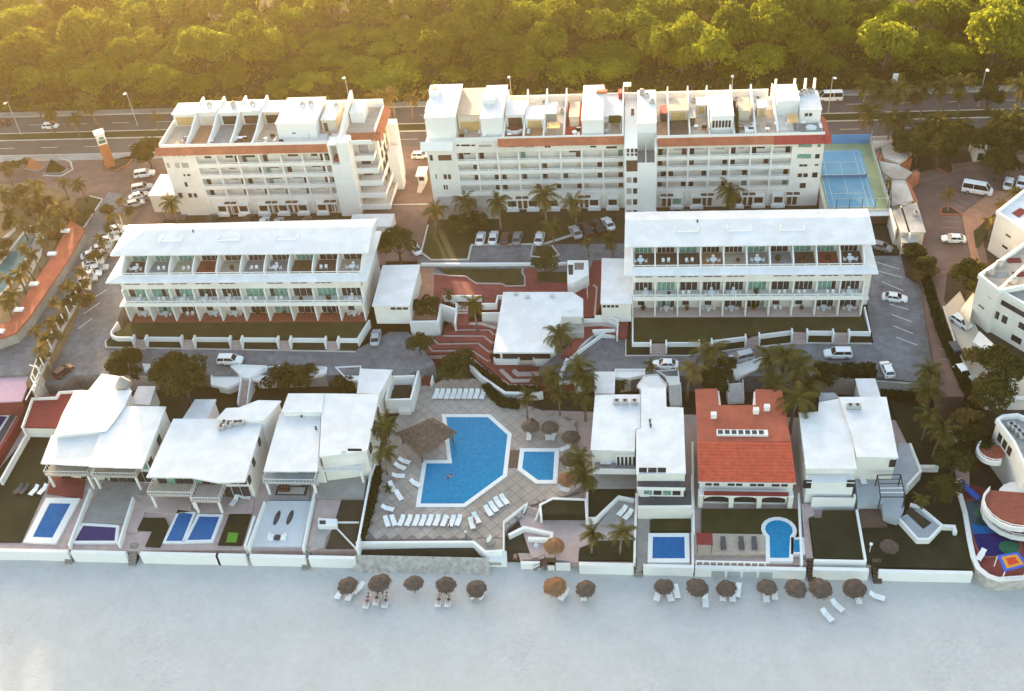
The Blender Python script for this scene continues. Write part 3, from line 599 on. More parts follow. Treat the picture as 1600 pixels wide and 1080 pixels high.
def terraced_row(h, side, x0, xs, Y, xe0, xe1, hip_left):
    """ground patios, first-floor balconies, roof skirt, top terraces, wide white roof"""
    n = len(xs)-1; YR = Y+16.2; Yw = Y+2.8           # Yw: recessed wall of ground and first floor
    a, b_ = xs[0], xs[-1]; rnd = random.Random(77 if side == 'left' else 78)
    part(h, 'wall', W_WALL, (a, b_, Yw, YR-.4, -.3, 8.3), (a, b_, Y+8.2, YR-.4, 8.3, 11.2))
    part(h, 'patio_floor', PINKPAV if side == 'right' else TFLOOR[3], (a, b_, Y, Yw, -.3, .02))
    part(h, 'balcony_slab', W_WALL, (a-.9 if side == 'left' else a, b_+.9 if side == 'right' else b_, Y+.1, Yw, 3.75, 4.0))
    part(h, 'beam', W_WALL, (a, b_, Y+1.75, Y+2.0, 6.7, 8.3), (a, b_, Y+2.0, Yw, 8.1, 8.3))
    for x in xs:
        part(h, 'partition', W_TRIM, (x-.12, x+.12, Y+.35, Yw, .02, 3.75)); part(h, 'partition', W_TRIM, (x-.11, x+.11, Y+1.3, Yw, 4.0, 6.7))
    for i in range(n):
        p, q = xs[i]+.12, xs[i+1]-.12; w = q-p; wh = 'in the %s terraced row, %s bay from left' % (side, ORD[i])
        o = part(h, 'balcony_parapet', W_TRIM, (p-.1, q+.1, Y+.12, Y+.28, 4.0, 4.62)); part(o, 'rail', W_TRIM, (p-.1, q+.1, Y+.14, Y+.26, 4.95, 5.08), ((p+q)/2-.1, (p+q)/2+.1, Y+.15, Y+.25, 4.62, 4.95), (p-.1, p+.1, Y+.15, Y+.25, 4.62, 4.95))
        # glazing
        for fl, z0_, Yg in (('ground', .05, Yw), ('first', 4.05, Yw)):
            g_ = [GGLASS, GLASS, GLASS][rnd.randrange(3)]
            if fl == 'ground' and rnd.random() < .45:
                pane(h, p+.8, p+2.0, z0_+.6, z0_+2.3, Yg, GLASS); continue
            np_ = rnd.choice((3,4)); wd = (w-.7)/np_
            fr = part(h, 'sliding_door', W_TRIM, (p+.3, q-.3, Yg-.05, Yg+.02, z0_, z0_+2.5))
            for k_ in range(np_): pane(fr, p+.36+k_*wd, p+.28+(k_+1)*wd, z0_+.08, z0_+2.4, Yg-.05, g_ if rnd.random() < .75 else GLASS, 'pane', .03)
        if rnd.random() < .8:
            c = (p+q)/2; k_ = rnd.choice((2,3)); rowwin(h, Y+1.75, c-1.6, c+1.6, 7.85, 8.12, k_)
        furnish(rnd.choice(('set','set','chairs','pot')), (p+q)/2+rnd.uniform(-.4,.4), Y+1.9, .02, 'at ground level '+wh)
        furnish(rnd.choice(('set','chairs','chairs','pot')), (p+q)/2+rnd.uniform(-.5,.5), Y+1.35, 4.0, 'on the first-floor balcony '+wh)
    # roof skirt around the top terraces
    sk = MB(); yo, yi = Y+1.6, Y+3.3; zo, zi = 8.35, 8.7
    A_ = [(xe0,yo),(xe1,yo),(xe1,YR+1.0),(xe0,YR+1.0)]; B_ = [(xe0+1.9,yi),(xe1-1.9,yi),(xe1-1.9,YR-1),(xe0+1.9,YR-1)]
    sk.v = [(x,y,zo-.2) for x,y in A_] + [(x,y,zo) for x,y in A_] + [(x,y,zi) for x,y in B_] + [(x,y,zo-.2) for x,y in B_]
    for i in range(4):
        j = (i+1) % 4; sk.f += [(i,j,4+j,4+i), (4+i,4+j,8+j,8+i), (8+i,8+j,12+j,12+i), (12+i,12+j,j,i)]
    sk.build('roof_skirt', W_ROOF, h)
    # top terraces
    part(h, 'terrace_front', W_TRIM, (xe0+1.9, xe1-1.9, yi+.02, yi+.2, 8.3, 8.85))
    for i in range(n):
        p, q = xs[i], xs[i+1]
        part(h, 'terrace_floor', TFLOOR[rnd.choice((1,1,3,3,0,4,2))], (p+.1, q-.1, yi+.2, Y+8.2, 8.3, 8.38))
        yz_wall(h, p, .22, [(yi+.2,8.3),(Y+8.2,8.3),(Y+8.2,11.0),(Y+7,11.0),(yi+1.2,10.0),(yi+.2,9.3)], W_TRIM)
        g_ = [GLASS, GLASS, GGLASS][rnd.randrange(3)]; np_ = rnd.choice((3,4)); wd = (q-p-1.0)/np_
        fr = part(h, 'sliding_door', W_TRIM, (p+.45, q-.45, Y+8.14, Y+8.22, 8.4, 10.7))
        for k_ in range(np_): pane(fr, p+.5+k_*wd, p+.42+(k_+1)*wd, 8.5, 10.6, Y+8.14, g_, 'pane', .03)
        wh = 'on the top terrace in the %s terraced row, %s bay from left' % (side, ORD[i])
        furnish(rnd.choice(('chairs','set','pot','pot')), (p+q)/2+rnd.uniform(-.6,.6), Y+5.2, 8.38, wh)
        o = part(h, 'rail', W_TRIM, (p+.15, q-.15, yi+.06, yi+.16, 9.15, 9.27), ((p+q)/2-.06, (p+q)/2+.06, yi+.06, yi+.16, 8.85, 9.15))
    yz_wall(h, b_, .22, [(yi+.2,8.3),(Y+8.2,8.3),(Y+8.2,11.0),(Y+7,11.0),(yi+1.2,10.0),(yi+.2,9.3)], W_TRIM)
    # the wide upper roof: hipped, falling to the front
    ya, yb, yc = Y+6.3, YR-3.4, YR+.1; ze, zr, zb_ = 11.3, 12.5, 11.9
    rx0 = xe0 + (5.2 if hip_left else .3); rx1 = xe1-.3
    x0r, x1r = xe0+.1, xe1-.1
    m = MB()
    m.v = [(x0r,ya,ze-.25),(x1r,ya,ze-.25),(x1r,yc,ze-.25),(x0r,yc,ze-.25),(x0r,ya,ze),(x1r,ya,ze),(x1r,yc,zb_),(x0r,yc,ze if hip_left else zb_),(rx0,yb,zr),(rx1,yb,zr)]
    m.f = [(0,3,2,1),(0,1,5,4),(1,2,6,5),(2,3,7,6),(3,0,4,7),(4,5,9,8),(5,6,9),(6,7,8,9),(7,4,8)]
    m.build('upper_roof', W_ROOF, h)
    sl = (zr-ze)/(yb-ya)
    for k_ in range(4):    # low skylight curbs on the slope
        x = xe0 + 9 + k_*((xe1-xe0-14)/3.2); 
        if x > xe1-8: continue
        y0_ = Y+9.6; zz = ze + sl*(y0_-ya)
        part(h, 'roof_curb', W_TRIM, (x, x+4.4, y0_, y0_+.22, zz-.1, zz+.2), (x, x+.22, y0_+.22, y0_+1.6, zz-.1, zz+.38), (x+4.18, x+4.4, y0_+.22, y0_+1.6, zz-.1, zz+.38))
    o = MB().lathe((xe0+ (xe1-xe0)*.3, Y+12, 12.0), [(.12,-.4),(.12,.7),(.2,.72),(.2,.85)], 8).build('vent_pipe', DARK, h)
    return YR
L1 = thing('terraced_row', 'left three-storey white terraced row with hipped roof above a long lawn', 'apartment row', (-75, 152.2, 0))
xsL1 = [-96.6 + 4.6*i for i in range(11)]
terraced_row(L1, 'left', 0, xsL1, 152.1, -99.4, -49.3, True)
L2 = thing('terraced_row', 'right three-storey white terraced row with flat-ended roof above a lawn with bent wall', 'apartment row', (19, 153, 0))
xsL2 = [-1.2 + 4.02*i for i in range(11)]
terraced_row(L2, 'right', 0, xsL2, 153.1, -2.7, 41.2, False)
part(L2, 'end_wall', W_WALL, (39.05, 40.6, 156.8, 168.0, -.3, 8.2)); wl_ = Wall((40.6,156.8),(40.6,168))

# lawns in front with low walls, entrance steps and posts
def lawn_wall(root_label, name, line, zt, posts, step_z0, outer, m_in):
    pass
def garden(name, poly, z): return struct(name, MB().prism(poly, z-5.6, z), LAWN)
garden('left_lawn', [(-98.7,148.4),(-97.6,147.6),(-51.2,146.9),(-50.6,152.08),(-96.7,152.08)], .0)
garden('right_lawn', [(-1.0,145.9),(10.2,145.9),(18.2,147.4),(26.4,149.0),(39.6,148.7),(39.4,153.08),(-1.0,153.08)], .0)
def front_wall(label, pts, steps, outer_off, post_h=1.1):
    t = thing('garden_wall', label, 'wall', (pts[len(pts)//2][0], pts[len(pts)//2][1], ZS))
    # split the wall at the steps
    segs = []; cur = []
    def lerp(x):
        for i in range(len(pts)-1):
            a, b_ = pts[i], pts[i+1]
            if min(a[0],b_[0]) <= x <= max(a[0],b_[0]) and abs(a[0]-b_[0]) > .2:
                k_ = (x-a[0])/(b_[0]-a[0]); return (x, a[1]+(b_[1]-a[1])*k_)
    brk = sorted([s for st in steps for s in st])
    chain = list(pts); 
    for st in steps:
        i = next(k_ for k_ in range(len(chain)-1) if chain[k_] is not None and chain[k_+1] is not None and chain[k_][0] <= st[0] <= chain[k_+1][0] and chain[k_+1][0]-chain[k_][0] > .2)
        pa, pb = lerp(st[0]), lerp(st[1]); chain = chain[:i+1] + [pa, None, pb] + chain[i+1:]
    for q in chain + [None]:
        if q is None:
            if len(cur) > 1: MB().strip(cur, .28, ZS, .32).build('wall_section', W_TRIM, t)
            cur = []
        else: cur.append(q)
    for st in steps:
        for x in st:
            p = lerp(x); o = part(t, 'post', W_TRIM, (p[0]-.14, p[0]+.14, p[1]-1.2, p[1]+.3, ZS, .75)); MB().lathe((p[0], p[1]-.2, .75), [(.17,0),(.12,.15),(.02,.22)], 8).build('cap', W_TRIM, o)
        pa, pb = lerp(st[0]), lerp(st[1]); ym = (pa[1]+pb[1])/2
        for k_ in range(6):
            part(t, 'step', PINKPAV, (pa[0]+.2, pb[0]-.2, ym-1.55+k_*.32, ym+.35, ZS, ZS+.25*(k_+1)))
    return t
stL = [(-94.0,-91.5),(-84.6,-82.1),(-75.2,-72.9),(-66.0,-63.6),(-57.0,-54.6)]
front_wall('low white wall with five stepped gates below the left terraced lawn', [(-99.0,152.0),(-99.2,149.2),(-98.9,148.3),(-97.6,147.55),(-51.1,146.95),(-49.9,152.3)], stL, 1.4)
front_wall('low white bent wall with four stepped gates below the right terraced lawn', [(-1.2,153.0),(-1.15,145.8),(10.2,145.8),(18.2,147.3),(26.4,148.9),(39.9,148.6),(40.0,155.5)], [(2.0,4.7),(10.4,12.6),(18.5,20.9),(26.6,29.2),(33.6,36.3)], 1.4)
# kerbed planting strip outside those walls
b = MB().strip([(-100.2,150.2),(-100.6,148.2),(-99.8,146.6),(-51.4,145.35)], .25, ZS-.2, ZS+.15); struct('left_street_kerb', b, KERB)
b = MB().strip([(-2.4,150.0),(-2.4,144.3),(8.2,144.3),(17.6,146.1),(27.2,147.7),(40.2,147.5)], .25, ZS-.2, ZS+.15); struct('right_street_kerb', b, KERB)
b = MB()
for outer, inner in (([(-100.05,151),(-100.4,148.2),(-99.65,146.75),(-75.6,146.1),(-51.4,145.5)], [(-99.0,151),(-98.95,148.4),(-97.7,147.5),(-75,147.2),(-51.2,146.9)]), ([(-2.25,151),(-2.25,144.45),(8.2,144.45),(17.6,146.25),(27.2,147.85),(40.1,147.65)], [(-1.2,151),(-1.2,145.7),(10.2,145.7),(18.2,147.2),(26.4,148.8),(40,148.5)])):
    for k in range(len(outer)-1): b.add([(*outer[k],ZS+.1),(*outer[k+1],ZS+.1),(*inner[k+1],-.55),(*inner[k],-.55),(*outer[k],-5.6),(*outer[k+1],-5.6),(*inner[k+1],-5.6),(*inner[k],-5.6)], [(0,1,2,3),(4,7,6,5),(0,4,5,1),(1,5,6,2),(2,6,7,3),(3,7,4,0)])
struct('planting_strip', b, DLAWN)

# ---------------- white side annexes beside the rows
zc = Zm(640,400,4.444); zL = Zm(390,340,4.5)
def annex(label, fl, br, fr, bl, ztop, zbase, slits):
    t = thing('annex_building', label, 'annex', ((fl.x+fr.x)/2, fl.y, zbase))
    poly = XY([fl, fr, br, bl])
    inner = [( (x-sum(p[0] for p in poly)/4)*.94+sum(p[0] for p in poly)/4, (y-sum(p[1] for p in poly)/4)*.96+sum(p[1] for p in poly)/4) for x,y in poly]
    MB().prism(inner, zbase-.3, ztop-.25).build('wall', W_WALL, t); MB().prism(poly, ztop-.25, ztop).build('roof', W_ROOF, t)
    Yf = inner[0][1]
    rowwin(t, Yf, slits[0], slits[1], ztop-1.15, ztop-.6, slits[2])
    return t
an1 = annex('white flat-roofed annex at the right end of the left terraced row', zL(860,620,4.2), zL(1200,330,4.2), zL(1125,620,4.2), zL(935,335,4.2), 4.2, 0, (-45.4, -42.0, 3))
an2 = annex('white flat-roofed annex against the left end of the right terraced row', zc(1325,330,4.2), zc(1550,20,4.2), zc(1545,330,4.2), zc(1335,15,4.2), 4.2, 0, (-6.6, -3.6, 4))

# ---------------- tennis court on its podium
tc = thing('tennis_court', 'blue and green tennis court on a cream podium right of the hotel', 'tennis court', (41, 195, 0))
TZ = 3.0; CTG = mat('court_green', (.27,.34,.21), .9, .15, .35, stain=.1); CTB = mat('court_blue', (.14,.36,.52), .9, .12, .35, stain=.12)
x0, x1, y0, y1 = 36.9, 48.2, 182.3, 206.6
part(tc, 'podium', CREAM, (x0-.9, x1+.2, y0-.3, y1+.6, -.3, TZ-.02))
part(tc, 'court_surface', CTG, (x0-.3, x1, y0, y1, TZ-.02, TZ)); part(tc, 'playing_area', CTB, (36.9, 46.1, 182.9, 204.0, TZ, TZ+.006))
for q in ((36.95,37.03,183.1,203.7),(45.5,45.58,183.1,203.7),(38.0,38.07,183.1,203.7),(44.5,44.57,183.1,203.7),(41.2,41.27,187.8,199.4)): part(tc, 'court_line', LINE, (*q, TZ+.006, TZ+.012))
for y in (183.1, 187.8, 199.4, 203.7): part(tc, 'court_line', LINE, (38.0 if y in (187.8,199.4) else 36.95, 44.5 if y in (187.8,199.4) else 45.55, y-.04, y+.04, TZ+.006, TZ+.014))
NET = mat('tennis_net', (.10,.2,.3), .8, .1, 2)
part(tc, 'net', NET, (37.0, 45.6, 193.5, 193.53, TZ, TZ+.7)); part(tc, 'net_tape', PLAST, (37.0, 45.6, 193.49, 193.54, TZ+.7, TZ+.75))
for x in (36.95, 45.6): part(tc, 'net_post', DARK, (x-.05, x+.05, 193.45, 193.57, TZ, TZ+1.05))
part(tc, 'back_wall', mat('blue_wall', (.07,.22,.45), .8, .1, .6), (x0-.4, x1+.1, y1, y1+.2, TZ, TZ+2.1)); part(tc, 'side_wall', mat('pale_blue_wall', (.35,.45,.45), .8, .2, .6, stain=.2), (x1, x1+.16, y0, y1, TZ, TZ+1.3))
for i in range(5): 
    x = 38.2 + i*2.45; part(tc, 'fence_post', DARK, (x-.05, x+.05, y0-.02, y0+.08, TZ, TZ+2.4))
part(tc, 'fence_rail', METAL, (37.0, 48.2, y0, y0+.05, TZ+2.35, TZ+2.42))
for i in range(10): y = y0 + 1 + i*2.5; part(tc, 'fence_post', METAL, (x1+.05, x1+.12, y, y+.07, TZ+1.3, TZ+3.6))
part(tc, 'stairs', CREAM, *[(48.5, 50.2, 174.5+k_*.42, 181.9, -.2, .25*(k_+1)) for k_ in range(12)]); part(tc, 'stair_wall', W_TRIM, (50.2, 50.5, 172.5, 181.9, -.3, 3.8)); part(tc, 'stair_wall', W_TRIM, (48.2, 48.5, 175.0, 181.9, -.3, 3.4))
part(tc, 'storeroom', BROWN, (44.0, 48.2, 181.4, 181.95, 0, 2.4)); part(tc, 'storeroom_roof', W_TRIM, (43.6, 48.3, 180.6, 181.98, 2.4, 2.6))
# ================================================================== PLAZA, CLUBHOUSE AND POOL TERRACE
def poly_z(zm, pts, z): return XY([zm(a, b_, z) for a, b_ in pts])
# upper plaza
b = MB().prism(poly_z(zc, [(150,125),(280,140),(390,145),(460,195),(640,200),(670,215),(800,210),(800,85),(885,85),(885,180),(1090,180),(1135,120),(1240,120),(1275,30),(1330,30),(1330,330),(1290,420),(1205,420),(640,330),(520,330),(500,270),(240,270),(200,440),(20,440),(20,300),(80,90)], 0), -5.6, .0)
struct('red_plaza', b, REDPAV)
ORP = mat('warm_tinted_paving', (.42,.22,.14), .9, .15, .6, stain=.15)
b = MB().prism(poly_z(zc, [(78,80),(170,80),(165,300),(190,440),(-10,440),(-25,390)], .008), -.3, .008); struct('annex_walk', b, ORP)  # orange tint puts the sunbeam from the hotel gap into the walk's colour
garden('plaza_lawn', poly_z(zc, [(185,85),(785,88),(775,115),(800,155),(800,205),(670,205),(645,190),(460,185),(395,140),(280,138)], .1), .1)
garden('small_plaza_lawn', poly_z(zc, [(885,110),(1090,110),(1090,180),(885,180)], .1), .1)
b = MB().strip([q for q in poly_z(zc, [(150,125),(280,140),(390,145),(460,193),(640,196),(670,213),(800,210),(800,150),(780,118),(785,88)], 0)], .22, -.2, .2); struct('plaza_edging', b, PINKPAV)
b = MB().strip(poly_z(zc, [(80,68),(880,66),(1000,70),(1090,60)], 0), .5, -.2, .55); struct('parking_wall', b, W_TRIM)
# link steps: kiosk and stair near the right annex
k_ = thing('kiosk', 'small white stair kiosk with roof opening behind the clubhouse', 'kiosk', tuple(zc(1150,190,0)))
pk = poly_z(zc, [(1095,30),(1240,30),(1245,130),(1140,185),(1095,185)], 2.6)
MB().prism(pk, -.2, 2.6).build('wall', W_TRIM, k_); MB().prism(poly_z(zc, [(1145,48),(1210,48),(1208,95),(1145,95)], 2.62), 2.55, 2.66).build('roof_opening', GLASS, k_); MB().prism(poly_z(zc, [(1100,62),(1135,62),(1135,130),(1105,130)], 2.62), 2.55, 2.65).build('roof_opening', DARK, k_)
# clubhouse
zroof = 2.3; zfl = -2.6
cr = [(650,250),(1130,250),(1205,300),(1205,420),(1055,420),(1040,490),(1000,668),(580,668)]
ch = thing('clubhouse', 'white flat-roofed clubhouse with clipped corner above the pool terrace', 'clubhouse', tuple(zc(790,700,zfl)))
MB().prism(poly_z(zc, cr, zroof), zroof-.35, zroof).build('roof', W_ROOF, ch)
q = poly_z(zc, cr, zroof); cx = sum(p[0] for p in q)/len(q); cy = sum(p[1] for p in q)/len(q)
yF0 = min(p[1] for p in q)
MB().prism([(cx+(x-cx)*.94, max(cy+(y-cy)*.96, yF0+3.4)) for x, y in q], zfl-1.6, zroof-.35).build('wall', W_WALL, ch)
MB().prism(poly_z(zc, [(1060,418),(1210,418),(1210,535),(1040,535)], .6), -2.6, .6).build('side_block', GREYW, ch)
yF = min(p[1] for p in q)
for a, b_ in (((590,735),(760,735)), ((862,735),(1035,735))):
    p0, p1 = zc(*a, zfl), zc(*b_, zfl)
    o = part(ch, 'porch', TFLOOR[1], (p0.x, p1.x, p0.y, yF+3.3, zfl-1.5, zfl)); part(o, 'porch_wall', W_TRIM, (p0.x-.15, p0.x+.15, p0.y, yF+3.3, zfl-1.5, zfl+.75), (p1.x-.15, p1.x+.15, p0.y, yF+3.3, zfl-1.5, zfl+.75), (p0.x+.15, p1.x-.15, p0.y-.02, p0.y+.2, zfl-1.5, zfl+.6))
part(ch, 'front_glazing', GLASS, (q[7][0]+1.0, q[6][0]-1.0, yF+3.3, yF+3.38, zfl, zroof-.6))
p0, p1 = zc(765,700,zfl), zc(855,700,zfl); part(ch, 'doorway', CREAM, (p0.x, p1.x, p0.y+.4, yF+3.3, zfl-1.5, zfl+.02))
for i in range(3): part(ch, 'step', PINKPAV, (p0.x+.3, p1.x-.3, p0.y-.4-i*.4, p0.y-.0-i*.4, zfl-1.6, zfl-.2-i*.3))
for a, b_ in ((1110,375),(740,268),(820,290),(990,285)): p = zc(a, b_, zroof); part(ch, 'roof_vent', METAL if a != 1110 else W_TRIM, (p.x-.4, p.x+.4, p.y-.3, p.y+.3, zroof, zroof+.35))
# descending red terraces: bands between edges, each a tread with a pale nosing
edges = [([(300,470),(500,470),(600,500)], -1.2), ([(315,510),(460,508),(560,510),(590,545)], -1.6), ([(235,550),(520,552),(580,602)], -1.9), ([(165,570),(205,607),(480,602),(560,665)], -2.3), ([(85,572),(165,655),(435,650),(550,728)], -2.7), ([(30,600),(110,692),(330,690),(405,680),(640,868),(690,902),(880,905)], -3.3)]
tr = []
for i, (e, z) in enumerate(edges):
    pts = [zc(a, b_, z) for a, b_ in e]; tr.append((pts, z))
base = MB().prism(poly_z(zc, [(300,440),(620,440),(560,720),(780,760),(1000,780),(1150,900),(1060,905),(690,905),(400,690),(110,695),(20,600),(190,560)], -3.35), -5.2, -3.35); struct('terrace_base', base, REDPAV)
for i, (pts, z) in enumerate(tr[:-1]):
    zl = tr[i+1][1] if False else z
    nxt = tr[i+1][0]
    poly = XY(pts) + XY(nxt)[::-1] if i != 4 else XY(pts) + XY(nxt[:5])[::-1]
    struct('terrace_tread', MB().prism(poly, -4.0, z-.03), REDPAV)
for i, (pts, z) in enumerate(tr): 
    struct('terrace_nosing', MB().strip(XY(pts), .75, z-.5, z+.02), PINKPAV)
for e, z in (([(720,790),(750,815),(905,812),(935,790)], -2.9), ([(630,788),(715,865),(880,862)], -3.1)): struct('terrace_nosing', MB().strip(poly_z(zc, e, z), .75, z-.5, z), PINKPAV)
struct('terrace_stair_landing', MB().prism(poly_z(zc, [(325,330),(410,330),(410,480),(305,480)], -.6), -5.6, -.6), REDPAV)
st = thing('stairway', 'red stair with white side wall from the plaza to the red terraces', 'stairs', tuple(zc(365,440,-1)))
for i in range(6): p, p2 = zc(330, 345+i*22, -.15-.17*i), zc(405, 345+i*22, -.15-.17*i); part(st, 'step', PINKPAV, (p.x, p2.x, p.y-.45, p.y, -2, -.15-.17*i))
for e in ([(325,335),(325,375),(315,470)],): MB().strip(poly_z(zc, e, .3), .3, -1.5, .5).build('side_wall', W_TRIM, st)
rt = thing('garden_wall', 'white retaining wall round the planter under the annex walk', 'wall', tuple(zc(150,480,-1)))
MB().strip(poly_z(zc, [(0,455),(195,452),(215,335),(325,370)], .8), .35, -3, .8).build('wall_section', W_TRIM, rt); MB().strip(poly_z(zc, [(235,275),(500,275)], .9), .3, -.5, .9).build('wall_section', W_TRIM, rt); MB().strip(poly_z(zc, [(500,330),(600,330),(612,275),(650,275)], .9), .3, -.5, .9).build('wall_section', W_TRIM, rt); MB().strip(poly_z(zc, [(500,402),(640,400)], .3), .35, -2.5, .5).build('wall_section', W_TRIM, rt)
def rails(label, pts, z, n, m=None):
    t = thing('railing', label, 'railing', pts[0]); L = len(pts)
    for i in range(L-1):
        a, b_ = Vector(pts[i]), Vector(pts[i+1]); MB().tube([a+Vector((0,0,.95)), b_+Vector((0,0,.95))], .06, 5).build('handrail', m or W_TRIM, t)
        MB().tube([a+Vector((0,0,.5)), b_+Vector((0,0,.5))], .04, 5).build('mid_rail', m or W_TRIM, t)
        for k2 in range(n+1): p = a.lerp(b_, k2/n); MB().tube([p, p+Vector((0,0,.97))], .05, 5).build('post', m or W_TRIM, t)
    return t
rails('white railing along the ramp above the red stair', [zc(235,300,-.2), zc(340,360,-.2)], 0, 6)
# right-hand ramp structures by the right annex
rp = thing('ramp', 'white railed ramp between the clubhouse and the right annex', 'ramp', tuple(zc(1300,460,-1)))
MB().prism(poly_z(zc, [(1205,435),(1370,430),(1450,465),(1435,500),(1330,485),(1205,490)], -.5), -2.5, -.5).build('ramp_deck', PINKPAV, rp)
MB().strip(poly_z(zc, [(1205,435),(1370,432),(1445,468),(1440,540)], .4), .25, -2, .3).build('side_wall', W_TRIM, rp); MB().strip(poly_z(zc, [(1285,425),(1390,425),(1450,455)], .5), .2, -2, .9).build('side_wall', W_TRIM, rp); MB().strip(poly_z(zc, [(1270,520),(1430,515)], -.2), .3, -2, 0).build('side_wall', W_TRIM, rp)
rails('white railing on the steps behind the clubhouse', [zc(1150,215,0), zc(1235,235,0), zc(1235,300,0)], 0, 5)
struct('right_plaza_walk', MB().prism(poly_z(zc, [(1200,330),(1300,330),(1290,420),(1520,440),(1510,555),(1440,550),(1300,520),(1200,590),(1130,690),(1050,690),(1200,500)], -.6), -5.6, -.6), REDPAV)
MBs = MB().strip(poly_z(zc, [(1275,200),(1300,220),(1285,410)], .1), .3, -.5, .15); struct('walk_edging', MBs, PINKPAV)
# garden wall with arch at the street end
aw = thing('garden_wall', 'white curved wall with arched opening between street and clubhouse palms', 'wall', tuple(zc(1130,760,-3)))
MB().strip(poly_z(zc, [(1040,830),(1090,715),(1170,755),(1190,830)], -.4), .4, -4.6, -.4).build('wall_section', W_TRIM, aw)
MB().strip(poly_z(zc, [(1120,700),(1330,545),(1440,550)], -.8), .3, -2.8, -.8).build('wall_section', W_TRIM, aw); MB().strip(poly_z(zc, [(1110,700),(1290,525)], -.9), .3, -2.8, -1.0).build('wall_section', W_TRIM, aw)
MB().strip(poly_z(zc, [(1060,870),(1140,860),(1190,930)], -2.6), .35, -4.6, -2.6).build('wall_section', W_TRIM, aw)
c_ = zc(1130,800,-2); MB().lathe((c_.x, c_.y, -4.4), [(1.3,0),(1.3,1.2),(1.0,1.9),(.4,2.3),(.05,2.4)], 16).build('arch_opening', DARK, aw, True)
# lower white kerb wall under the terraces
kw = thing('garden_wall', 'long white sloping wall between red terraces and pool deck hedge', 'wall', tuple(zc(660,950,ZD)))
MB().strip(poly_z(zc, [(425,755),(490,830),(660,948),(880,952),(925,945)], -3.2), .55, -4.7, -3.2).build('wall_section', W_TRIM, kw)
# pool deck with its diagonal tiles
zp = Zm(550,570,3.2714)
deck_poly = poly_z(zp, [(340,105),(410,105),(470,70),(640,70),(700,140),(840,190),(1060,260),(1145,280),(1180,640),(1030,690),(960,700),(905,720),(880,760),(800,830),(770,890),(20,893),(60,880),(130,640),(150,480),(210,300)], ZD)
deck = struct('pool_deck', MB().prism(deck_poly, ZD-1.5, ZD-.05), JOINT)
def inside(p, poly):
    c = False; n = len(poly)
    for i in range(n):
        a, b_ = poly[i], poly[i-1]
        if (a[1] > p[1]) != (b_[1] > p[1]) and p[0] < (b_[0]-a[0])*(p[1]-a[1])/(b_[1]-a[1])+a[0]: c = not c
    return c
POOL = poly_z(zp, [(500,262),(700,262),(806,357),(782,568),(575,720),(338,720),(372,497),(500,497)], ZD)
POOL[0] = (zp(470,262,ZD).x, POOL[0][1])
KID = poly_z(zp, [(870,437),(1048,437),(1038,600),(945,600),(858,535)], ZD)
def cut(poly, q):                          # convex clip of tile q by simple polygon: keep if all corners are inside
    return all(inside(p, poly) for p in q)
Tm = {}; pitch = 1.55; hp = pitch/math.sqrt(2)
mn = Vector((min(p[0] for p in deck_poly), min(p[1] for p in deck_poly))); mxx = Vector((max(p[0] for p in deck_poly), max(p[1] for p in deck_poly)))
g_ = hp - .045
tile_me = MB().prism([(0,-g_),(g_,0),(0,g_),(-g_,0)], -.06, 0).mesh('paving_tile', DECK)
nt_ = 0; rest = MB()
for i in range(0, int((mxx.x-mn.x)/(2*hp))+2):
    for j in range(0, int((mxx.y-mn.y)/hp)+2):
        x = mn.x + 2*hp*i + (hp if j % 2 else 0); y = mn.y + hp*j; near = y < mn.y + 19.0 and nt_ < 298
        qd = [(x,y-hp*.9),(x+hp*.9,y),(x,y+hp*.9),(x-hp*.9,y)]
        if all(inside(p, POOL) for p in qd) or all(inside(p, KID) for p in qd): continue
        ins = [inside(p, deck_poly) for p in qd]
        if not inside((x, y), deck_poly) and not sum(ins) >= 2: continue
        if all(ins) and not near: rest.prism([(x,y-g_),(x+g_,y),(x,y+g_),(x-g_,y)], ZD-.06, ZD)
        elif all(ins):
            o = link('paving_tile', tile_me, deck); o.location = (x, y, ZD + random.uniform(-.006, .006)); nt_ += 1
        else:
            pts = [p for p, k2 in zip([(x,y-g_),(x+g_,y),(x,y+g_),(x-g_,y)], ins) if k2]
            # shrink outside corners towards the centre until they are on the deck
            full = []
            for p in [(x,y-g_),(x+g_,y),(x,y+g_),(x-g_,y)]:
                c = (x, y) if inside((x, y), deck_poly) else pts[0]
                lo, hi = 0., 1.
                if inside(p, deck_poly): full.append(p); continue
                for _ in range(8):
                    m_ = (lo+hi)/2; t_ = (c[0]+(p[0]-c[0])*m_, c[1]+(p[1]-c[1])*m_)
                    if inside(t_, deck_poly): lo = m_
                    else: hi = m_
                full.append((c[0]+(p[0]-c[0])*lo, c[1]+(p[1]-c[1])*lo))
            if len(set((round(a,3), round(b_,3)) for a, b_ in full)) >= 4: rest.prism(full, ZD-.06, ZD)
tag(rest.build('paving_tiles', DECK, deck), kind='stuff')
def pool(name, label, poly, z, wm, cat='swimming pool', cw=.55, ch=.1, cm=None, lift=.0):
    cx = sum(p[0] for p in poly)/len(poly); cy = sum(p[1] for p in poly)/len(poly)
    t = thing(name, label, cat, (cx, cy, z))
    MB().prism(poly, z-.4, z+.04+lift).build('water', wm, t)
    MB().strip(poly, cw, z-.6, z+ch+lift, closed=True).build('coping', cm or W_TRIM, t)
    return t
pool('swimming_pool', 'large angular turquoise pool with white coping beside the thatched roof', POOL, ZD, W_BLUE, cw=.7)
pool('swimming_pool', 'small five-sided turquoise pool right of the large pool', KID, ZD, W_BLUE, cw=.75)
struct('pool_bridge', MB().prism(poly_z(zp, [(806,436),(858,436),(850,527),(796,527)], ZD+.05), ZD-.3, ZD+.05), TFLOOR[2])
